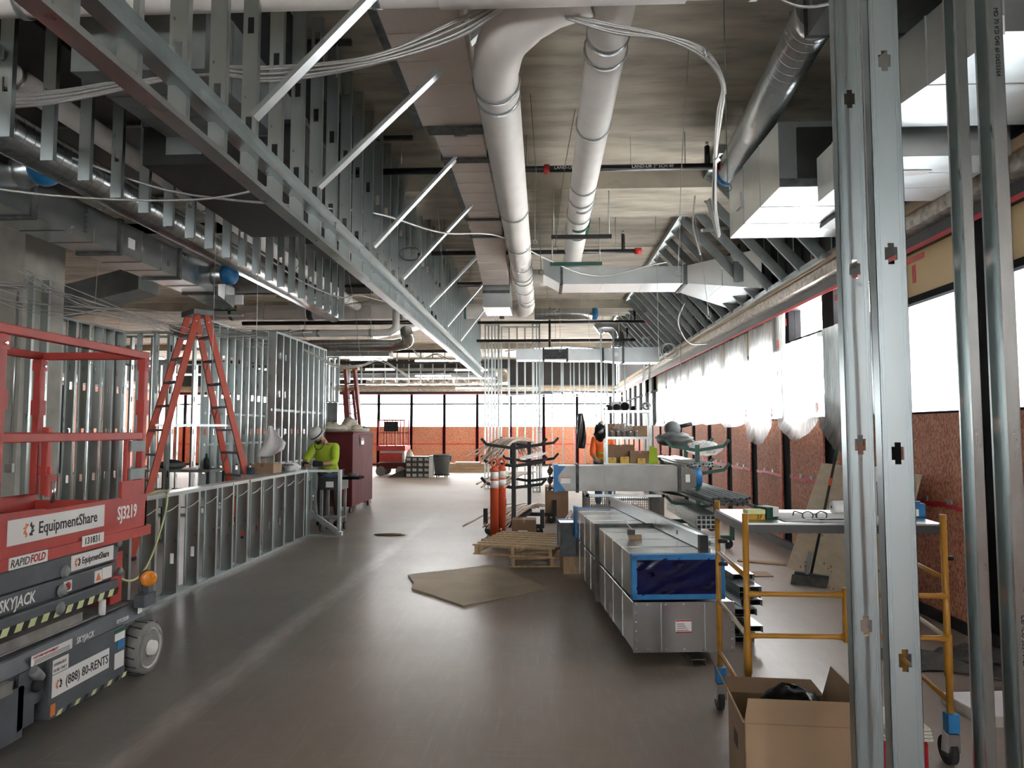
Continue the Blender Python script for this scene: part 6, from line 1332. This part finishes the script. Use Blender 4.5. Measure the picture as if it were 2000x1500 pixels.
for (a, b_) in ((FL, FR), (GL, GR)):
    for z0, z1_, m in ((.33, .30, 'scaffold_yellow'), (.62, .60, 'cream_stuff'), (.90, .88, 'scaffold_yellow')):
        S_(MB().cyl((a[0], a[1], z0), (b_[0], b_[1], z1_), .012, 10), 'rung', m)
hx = (FR[0] + GR[0]) / 2 + .0
for y, (p, q) in ((-.36, (FR, GR)),):
    for z in (.60, .80):
        for a, b_ in ((p[0], hx - .02), (hx + .02, q[0])):
            S_(MB().tube([(a, y, z), (a + (b_ - a) * .12, y, z), (a + (b_ - a) * .9, y, z), (b_, y, z)], [.018, .0125, .0125, .018], 10), 'side_rail', 'scaffold_yellow')
    S_(MB().cyl((hx, y, .575), (hx, y, .835), .018, 12), 'hinge_post', 'scaffold_yellow')
    for z in (.62, .78): S_(MB().cyl((hx, y, z), (hx + .07, y + .02, z), .016, 10), 'hinge_knuckle', 'scaffold_yellow')
o = S_(MB().hexa([(-.47, -.36, 1.095), (.50, -.36, 1.095), (.56, .22, 1.095), (-.46, .28, 1.095), (-.47, -.36, 1.135), (.50, -.36, 1.135), (.56, .22, 1.135), (-.46, .28, 1.135)]), 'platform_frame', 'tabletop_dark')
S_(MB().hexa([(-.465, -.355, 1.135), (.495, -.355, 1.135), (.555, .215, 1.135), (-.455, .275, 1.135), (-.465, -.355, 1.143), (.495, -.355, 1.143), (.555, .215, 1.143), (-.455, .275, 1.143)]), 'platform_sheet', 'galv')
for z in (.96, .83): S_(MB().cyl((FL[0] - .002, FL[1] - .01, z), (FL[0] + .05, FL[1] - .01, z), .012, 8), 'spring_pin', 'black_paint')
S_(MB().cyl((GR[0], GR[1], .98), (GR[0] + .04, GR[1], .98), .012, 8), 'spring_pin', 'black_paint')
# things on the platform
zp = 1.143
bx_ = thing('screw_box', 'yellow and white screw box marked 27 on the scaffold', 'box', (1.08, 3.75, zp), R(8)); bevel(MB().box(-.045, .045, -.03, .03, 0, .05).build('carton', 'yellow_cap', bx_), .002); MB().box(-.046, .046, -.031, .031, .03, .0505).build('lid', 'tape_yellowgreen', bx_); text('27', .028, 'ink', bx_, (.0, -.0325, .006), RF)
bx_ = thing('screw_box', 'green and white screw box beside the yellow one on the scaffold', 'box', (1.16, 3.80, zp), R(20)); bevel(MB().box(-.035, .035, -.05, .05, 0, .06).build('carton', 'green_rack', bx_), .002); MB().box(.0, .0355, -.051, .051, .012, .0605).build('label', 'white_paper', bx_)
dp = thing('drawing_sheets', 'white drawing sheets spread on the scaffold platform', 'paper', (1.52, 3.82, zp)); g = MB(); g.grid(lambda u, v_: (-.32 + .60 * u, -.16 + .34 * v_, .006 + .012 * sin(pi * u) * (1 - v_)), 14, 6); g = g.build('sheet', 'white_paper', dp); g.modifiers.new('thickness', 'SOLIDIFY').thickness = .003; MB().box(-.3, .27, -.14, .17, .0, .004).build('under_sheet', 'white_paper', dp)
rl = thing('towel_roll', 'white rolled paper at the right of the drawing sheets', 'roll', (1.63, 3.90, zp + .012)); MB().tube([(-.10, .0, .035), (-.09, 0, .035), (.2, .04, .035)], [.028, .035, .035], 16).build('roll_body', 'white_paper', rl); MB().cyl((-.101, 0, .035), (-.099, 0, .035), .01, 10).build('core', 'can_grey', rl)
gl = thing('safety_glasses', 'dark-rimmed clear safety glasses lying on the drawings', 'glasses', (1.36, 3.68, zp + .004))
for e in (-1, 1):
    MB().tube([(e * .034 + .027 * cos(a), 0, .024 + .02 * sin(a)) for a in [2 * pi * i / 14 for i in range(15)]], .0028, 6).build('rim', 'ink', gl)
    MB().box(e * .034 - .022, e * .034 + .022, -.001, .001, .008, .04).build('lens', 'clear_wrap', gl); MB().tube(bz([(e * .062, 0, .034), (e * .068, .06, .036), (e * .064, .11, .03), (e * .06, .14, .008)], 4), .003, 6).build('temple', 'ink', gl)
MB().bar((-.01, 0, .03), (.01, 0, .03), .004, .004).build('bridge', 'ink', gl)
cl = thing('chalk_line', 'small blue and clear tool case at the right end of the scaffold', 'case', (1.95, 3.86, zp)); bevel(MB().box(-.04, .04, -.025, .025, 0, .075).build('case_body', 'blue_bright', cl), .008, 2); MB().box(-.04, .0, -.028, -.025, .01, .045).build('window', 'white_plastic', cl); MB().box(-.02, .02, -.01, .01, .075, .085).build('latch', 'blue_tape', cl)
wc = thing('paper_stack', 'white upright carton with a printed side on the scaffold behind the near stud', 'box', (1.69, 3.70, zp)); MB().box(-.04, .04, -.04, .04, 0, .27).build('carton', 'white_plastic', wc); MB().box(-.03, .03, -.042, -.04, .03, .2).build('print', 'can_grey', wc)

# ---- big open carton with black bag
bxx = thing('open_carton', 'large open brown carton with a black bag inside, front right', 'box', (.99, 3.05, 0), R(-4))
a, b_, h, w = .20, .17, .46, .006
for nm, q in (('front_side', (-a, a, -b_, -b_ + w)), ('back_side', (-a, a, b_ - w, b_)), ('left_side', (-a, -a + w, -b_, b_)), ('right_side', (a - w, a, -b_, b_))): MB().box(*q, 0, h).build(nm, 'cardboard', bxx)
MB().box(-a, a, -b_, b_, 0, w).build('base', 'cardboard', bxx)
def flap(p0, p1, out, dz, n='flap'):
    p0 = Vector(p0); p1 = Vector(p1); o_ = Vector(out); th = Vector((-(p1 - p0).y, (p1 - p0).x, 0)).normalized() * .005
    q = [p0, p1, p1 + th, p0 + th]; q2 = [p + o_ + Vector((0, 0, dz)) for p in (p0.lerp(p1, .03), p0.lerp(p1, .97), p0.lerp(p1, .97) + th, p0.lerp(p1, .03) + th)]
    fix(MB().hexa([tuple(x) for x in q] + [tuple(x) for x in q2]).build(n, 'cardboard', bxx))
flap((-a, b_, h), (a, b_, h), (-.01, .10, 0), .03); flap((-a, -b_, h), (-a, b_, h), (-.06, .0, 0), .13); flap((a, -b_, h), (a, b_, h), (.04, .02, 0), .12); flap((-a, -b_, h), (a, -b_, h), (0, -.02, 0), .10)
MB().box(-a - .001, -a, -.03, .05, .30, .36).build('painted_hand_hole', 'ink', bxx); MB().box(-a, a, -b_ - .001, -b_, h - .003, h).build('crease', 'cardboard_dark', bxx)  # hand hole is a black patch painting the shade inside
text('Always re-close package when not in use', .0085, 'ink', bxx, (-.01, -b_ - .001, .285), RF, align='CENTER', ext=.0006); text('to maintain product drying', .0085, 'ink', bxx, (.0, -b_ - .001, .272), RF, align='CENTER', ext=.0006)
bg_ = MB(); bg_.ball((1.02, 3.08, .44), .13, .11, .10, 18, 12, .12); tag(bg_.build('trash_bag', 'bag_black'), 'black plastic bag stuffed in the large open carton', 'bag')

# ---- cooler behind the near studs
co_ = thing('cooler', 'red drinks cooler with a ridged white lid behind the near studs', 'cooler', (1.515, 3.4, 0))
bevel(MB().box(-.165, .165, -.12, .12, 0, .245).build('body', 'cooler_red', co_), .02, 3)
for k in range(4): bevel(MB().box(-.178 + k * .002, .178 - k * .002, -.132 + k * .002, .132 - k * .002, .245 + k * .014, .257 + k * .014).build('lid_ridge', 'cooler_white', co_), .004, 2)
bevel(MB().box(-.14, .14, -.10, .10, .30, .308).build('lid_panel', 'cooler_white', co_), .004, 2)
for sg in (-1, 1): MB().box(sg * .172 - .012, sg * .172 + .012, -.05, .05, .17, .2).build('handle', 'cooler_white', co_)
# ---- stuff on the floor by the wall
tl = thing('floor_tile_pack', 'flat white slab pack on the floor at the right edge', 'slab', (2.52, 4.25, 0), R(6)); MB().box(-.17, .32, -.18, .18, 0, .055).build('pack', 'dust_light', tl); MB().box(-.165, .315, -.175, .175, .055, .06).build('cover', 'white_paper', tl)
g = MB(); g.grid(lambda u, v_: (2.35 + .72 * u, 4.85 + .5 * v_ + .1 * sin(5 * u), .012 + .05 * abs(sin(7 * u + 3 * v_)) * sin(pi * u) * sin(pi * v_) + .003), 20, 14); g = g.build('dusty_sheet', 'debris'); g.modifiers.new('thickness', 'SOLIDIFY').thickness = .006; tag(g, 'dusty dark sheet crumpled on the floor by the wall', 'sheet')
crumple('debris_heap', 'dark crumpled debris by the wall behind the right studs', 'debris', (2.95, 5.15, 0), .22, .14, .06, 'debris', .3)
crumple('debris_heap', 'small dirt heap on the aisle floor before the worker', 'debris', (-2.35, 10.9, 0), .22, .1, .012, 'cardboard_dark', .3)

# ---- near steel studs
def near_stud(name, label, x, y, rz, m='galv', w=.092, fl_=.041, z1_=ZSLAB, first=.33, holes=True, lip_dots=False):
    t = thing(name, label, 'stud', (x, y, 0), rz); th = .0016; x0, x1 = -w / 2, w / 2
    bm = bmesh.new()
    def ring(pts): vs2 = [bm.verts.new((p[0], 0, p[1])) for p in pts]; return [bm.edges.new((vs2[i], vs2[(i + 1) % len(vs2)])) for i in range(len(vs2))]
    ed = ring([(x0, 0), (x1, 0), (x1, z1_), (x0, z1_)])
    if holes:
        z = first
        while z < z1_ - .2:
            a, b_, c, d = .0095, .019, .020, .033
            ed += ring([(-a, z - d), (a, z - d), (a, z - c), (b_, z - c), (b_, z + c), (a, z + c), (a, z + d), (-a, z + d), (-a, z + c), (-b_, z + c), (-b_, z - c), (-a, z - c)]); z += .61
    bmesh.ops.triangle_fill(bm, use_beauty=True, edges=ed)
    r = bmesh.ops.extrude_face_region(bm, geom=bm.faces[:]); bmesh.ops.translate(bm, verts=[v for v in r['geom'] if isinstance(v, bmesh.types.BMVert)], vec=(0, th, 0))
    bmesh.ops.recalc_face_normals(bm, faces=bm.faces); me = bpy.data.meshes.new('web'); bm.to_mesh(me); bm.free(); me.materials.append(MATS[m]); link('web', me, t)
    for sg in (-1, 1):
        e = x0 if sg < 0 else x1; s2 = -sg
        MB().prism([(e, 0), (e + s2 * th, 0), (e + s2 * th, fl_ - th), (e + s2 * .010, fl_ - th), (e + s2 * .010, fl_), (e, fl_)], (0, 0, 0), (0, 0, z1_), (1, 0, 0), (0, 1, 0)).build('flange', m, t)
        for q in (.008, .016): MB().box(e + s2 * q - .0015, e + s2 * q + .0015, -.0016, 0, 0, z1_).build('rib', m, t)
        if lip_dots:
            mb = MB(); z = .02
            while z < z1_ - .02:
                for q in (.012, .018, .024, .030): mb.box(min(e, e - s2 * .0012), max(e, e - s2 * .0012), q - .0012, q + .0012, z, z + .003)
                z += .0085
            g = mb.build('knurling', m, t); g['kind'] = 'stuff'
    return t
near_stud('steel_stud', 'near stud with stepped punch-outs, left of the front pair', 1.085, 2.5, 0, 'galv_near', first=.33)
near_stud('steel_stud', 'nearest flat-faced stud with stepped punch-outs, right of the front pair', 1.065, 2.2, 0, 'galv_near', first=.31)
near_stud('steel_stud', 'dark-sided stud with knurled edge, third from left in front', 1.795, 3.046, pi / 2, 'galv', fl_=.041, first=.5, lip_dots=True)
t = near_stud('steel_stud', 'dark-sided stud with printed edge at the right border', 1.655, 2.596, pi / 2, 'galv', fl_=.046, first=.4, lip_dots=True)
text('CEMCO 362VS125-18 NS ICC-ES', .022, 'ink', t, (-.0475, .030, .97), (0, pi / 2, -pi / 2) if False else (pi / 2, pi / 2, -pi / 2))
text('MD 70 KSI G40 #N2650364', .022, 'ink', t, (-.0475, .030, 3.12), (pi / 2, pi / 2, -pi / 2))
cf = thing('flex_conduit', 'ribbed flexible conduit running down between the front pair of studs', 'conduit', (1.108, 2.41, 0))
P = bz([(.0, .0, 0), (.0, 0, .9), (-.005, .0, 1.6), (-.012, .0, 2.5), (-.006, 0, 4.7)], 40); mbs = MB(); k = 0; pts = []; rad = []
for i in range(len(P) - 1):
    for q in (0, .5):
        pts.append(P[i].lerp(P[i + 1], q))
pts.append(P[-1]); 
fine = []; rr_ = []
Ltot = sum((P[i + 1] - P[i]).length for i in range(len(P) - 1)); n_ = int(Ltot / .0065)
for i in range(n_ + 1):
    s_ = i / n_ * (len(P) - 1); j = min(int(s_), len(P) - 2); fine.append(P[j].lerp(P[j + 1], s_ - j)); rr_.append(.0078 if i % 2 else .0062)
mbs.tube(fine, rr_, 8); mbs.build('ribbed_sleeve', 'galv_bright', cf)
for z in (.62, 2.1): MB().box(-.014, .014, -.012, .012, z, z + .02).build('strap', 'galv', cf)

# ================================================================ cables and wires
random.seed(4)
def cable_bundle(name, label, P, n, r, spread, m='cable', ties=()):
    t = thing(name, label, 'cable', P[0]); o = Vector(P[0])
    for k in range(n):
        ph = 2 * pi * k / max(n, 1); Q = []
        for i, p in enumerate(P):
            w = spread * (1 if i % 2 else .55); Q.append(Vector(p) - o + (Vector((random.uniform(-w, w), random.uniform(-w, w), random.uniform(-1.4 * w, w))) if spread > .08 else Vector((cos(ph + i * .4) * w * .5, sin(ph + i * .7) * w * .4, sin(ph + i * .4) * w))))
        MB().tube(bz(Q, 9), r, 6).build('cable', m, t)
    for i in ties: c = Vector(P[i]) - o; MB().lathe([(spread * .8, -.012), (spread * .8 + .004, -.012), (spread * .8 + .004, .012), (spread * .8, .012)], c, (1, .2, 0), 12).build('tie', 'band_steel', t)
    return t
cable_bundle('cable_bundle', 'bundle of ribbed metal cables swagging across the upper left', [(-5.2, 4.6, 3.95), (-3.6, 4.6, 3.86), (-2.35, 4.5, 3.98), (-1.75, 4.45, 3.93), (-1.1, 4.4, 3.98), (-.55, 4.35, 4.14), (-.2, 4.2, 4.25)], 9, .011, .055, ties=(2,))
cable_bundle('cable_bundle', 'metal cables swagging from the top edge to the hook and down the right side', [(.15, 4.3, 4.18), (.45, 4.3, 4.09), (.75, 4.3, 4.03), (1.0, 4.32, 3.93), (1.16, 4.5, 3.82), (1.26, 5.0, 3.85), (1.42, 5.8, 3.85), (1.55, 6.4, 3.62), (1.62, 6.55, 3.4), (1.55, 6.6, 3.72)], 6, .009, .035, ties=(3, 6))
cable_bundle('loose_cable', 'single ribbed cable looping under the top pipe at the right', [(1.3, 4.0, 4.1), (1.5, 4.0, 4.02), (1.75, 4.0, 4.06), (2.0, 4.0, 4.12)], 1, .009, .0)
cable_bundle('loose_cable', 'pale cable swagging over the bulkhead toward the cross duct', [(-3.9, 5.6, 3.85), (-3.2, 5.9, 3.66), (-2.4, 6.5, 3.72), (-1.75, 7.2, 3.85), (-1.2, 8.2, 3.92), (-.6, 9.0, 4.1), (.0, 10.0, 4.05), (.55, 10.7, 3.98), (1.0, 10.9, 3.98), (1.6, 10.9, 4.12), (1.9, 10.9, 4.18)], 1, .012, 0)
cable_bundle('loose_cable', 'pale cable at upper left by the blue capped collar', [(-5.3, 4.8, 3.65), (-4.1, 5.2, 3.44), (-3.0, 5.8, 3.55), (-2.2, 6.0, 3.76)], 1, .011, 0)
cable_bundle('cable_bundle', 'loose wires fanning out below the left duct', [(-6.6, 7.4, 3.3), (-5.8, 7.8, 3.1), (-5.2, 8.6, 3.05), (-4.9, 9.6, 3.05), (-4.6, 11.0, 3.15), (-4.3, 12.5, 3.3)], 7, .006, .14, m='wire_steel')
cable_bundle('cable_bundle', 'second fan of wires from the column to the stepladder', [(-5.9, 7.7, 3.4), (-5.7, 8.5, 3.25), (-5.4, 9.6, 3.2), (-4.9, 10.6, 3.05), (-4.5, 12.0, 3.12)], 5, .006, .12, m='wire_steel')
cable_bundle('cable_bundle', 'pale wires looping along the stud walls behind the stepladder', [(-5.3, 11.0, 3.1), (-4.7, 12.0, 3.25), (-4.2, 12.4, 3.0), (-3.7, 12.6, 2.75), (-3.3, 12.8, 2.78), (-3.1, 13.2, 2.92), (-2.9, 14.0, 2.8), (-2.8, 14.6, 2.7)], 4, .007, .03)
cable_bundle('cable_bundle', 'thin wires crossing above the left drain pipe', [(-5.0, 13.0, 4.1), (-4.2, 13.2, 3.95), (-3.4, 13.0, 3.98), (-2.6, 12.8, 4.05), (-2.0, 12.6, 3.9)], 3, .007, .02)
cable_bundle('loose_cable', 'wavy pale cable under the hanging studs', [(-3.9, 9.2, 4.05), (-3.5, 10.0, 3.75), (-3.1, 10.6, 3.62), (-2.9, 11.0, 3.72), (-2.5, 11.4, 3.68), (-2.0, 11.6, 3.74)], 1, .012, 0)
cable_bundle('loose_cable', 'coiled cable ring hanging at the bulkhead', [(-1.6 + .13 * cos(a), 8.4, 3.72 + .08 * sin(a)) for a in [i * pi / 4 for i in range(17)]], 1, .008, 0)
cable_bundle('loose_cable', 'coiled cable ring hanging at the far right soffit', [(2.85 + .18 * cos(a) + .006 * i, 16.5, 3.42 + .18 * sin(a)) for i, a in enumerate([i * pi / 4 for i in range(17)])], 1, .012, 0)
cable_bundle('loose_cable', 'hanging pale cable end near the flared duct', [(1.85, 8.6, 4.45), (1.82, 8.6, 4.1), (1.86, 8.6, 3.9), (1.9, 8.6, 3.72)], 1, .010, 0)
cable_bundle('loose_cable', 'pale cable drooping from the sloped soffit to the window head', [(2.5, 12.6, 3.85), (2.42, 12.8, 3.6), (2.5, 13.0, 3.4), (2.7, 13.2, 3.2), (3.05, 13.3, 3.2)], 1, .012, 0)
cable_bundle('loose_cable', 'small cable loops by the dark pipe over the stud walls', [(-2.9, 15.5, 3.4), (-2.7, 15.7, 3.2), (-2.4, 15.8, 3.3), (-2.1, 15.9, 3.15), (-1.95, 16.0, 3.25)], 2, .01, .03)
# support wires with small loops
for k, (x, y, z0, z1_, dx, lab) in enumerate(((-.02, 6.6, 3.1, 4.8, -.1, 'green hanger wire between the two white pipes'), (.12, 6.9, 3.4, 4.78, .2, 'second green hanger wire between the white pipes'), (1.1, 5.8, 2.9, 4.8, .12, 'steel wire below the cable hook'), (1.2, 4.6, 3.2, 4.8, 0, 'green wire crossing before the right spiral duct'), (-.1, 8.5, 3.9, 4.78, 0, 'thin wire near the red coupling'), (.95, 7.6, 4.45, 4.78, 0, 'short rod hanger at the sprinkler pipe'), (-1.2, 8.6, 2.9, 4.8, -.15, 'wire dropping beside the bulkhead braces'), (-4.0, 8.4, 2.2, 4.8, 0, 'long wire before the tall stud wall'), (-3.3, 8.0, 2.6, 4.8, 0, 'wire hanging left of the tall stud wall top'), (-5.9, 9.0, 2.5, 4.6, .08, 'pale rod hanging below the left duct'), (1.9, 9.95, 2.3, 4.8, .06, 'dark wire hanging before the polythene windows'), (1.66, 10.3, 2.6, 4.8, -.02, 'pale wire hanging right of the cross duct'), (2.3, 9.95, 3.2, 4.8, -.2, 'slanting wire at the flared duct'), (.9, 14.0, 3.2, 4.8, 0, 'wire in the centre back, left'), (.35, 15.0, 3.3, 4.8, 0, 'wire in the centre back, by the capped duct'), (-3.4, 13.0, 3.0, 4.8, -.3, 'pale slanting hanger above the stud wall end'), (-5.35, 4.2, 3.5, 4.8, .05, 'green string at the upper left corner'))):
    t = thing('hanger_wire', lab, 'wire', (x, y, z0)); m = 'wire_green' if 'green' in lab else ('pipe_black' if 'dark' in lab else 'wire_steel')
    MB().tube(bz([(0, 0, 0), (dx * .4, .0, (z1_ - z0) * .5), (dx, 0, z1_ - z0)], 5), .0035, 5).build('wire', m, t)
    MB().tube([(.025 * cos(a), 0, -.025 + .025 * sin(a)) for a in [2 * pi * i / 10 for i in range(11)]], .003, 5).build('loop', m, t)
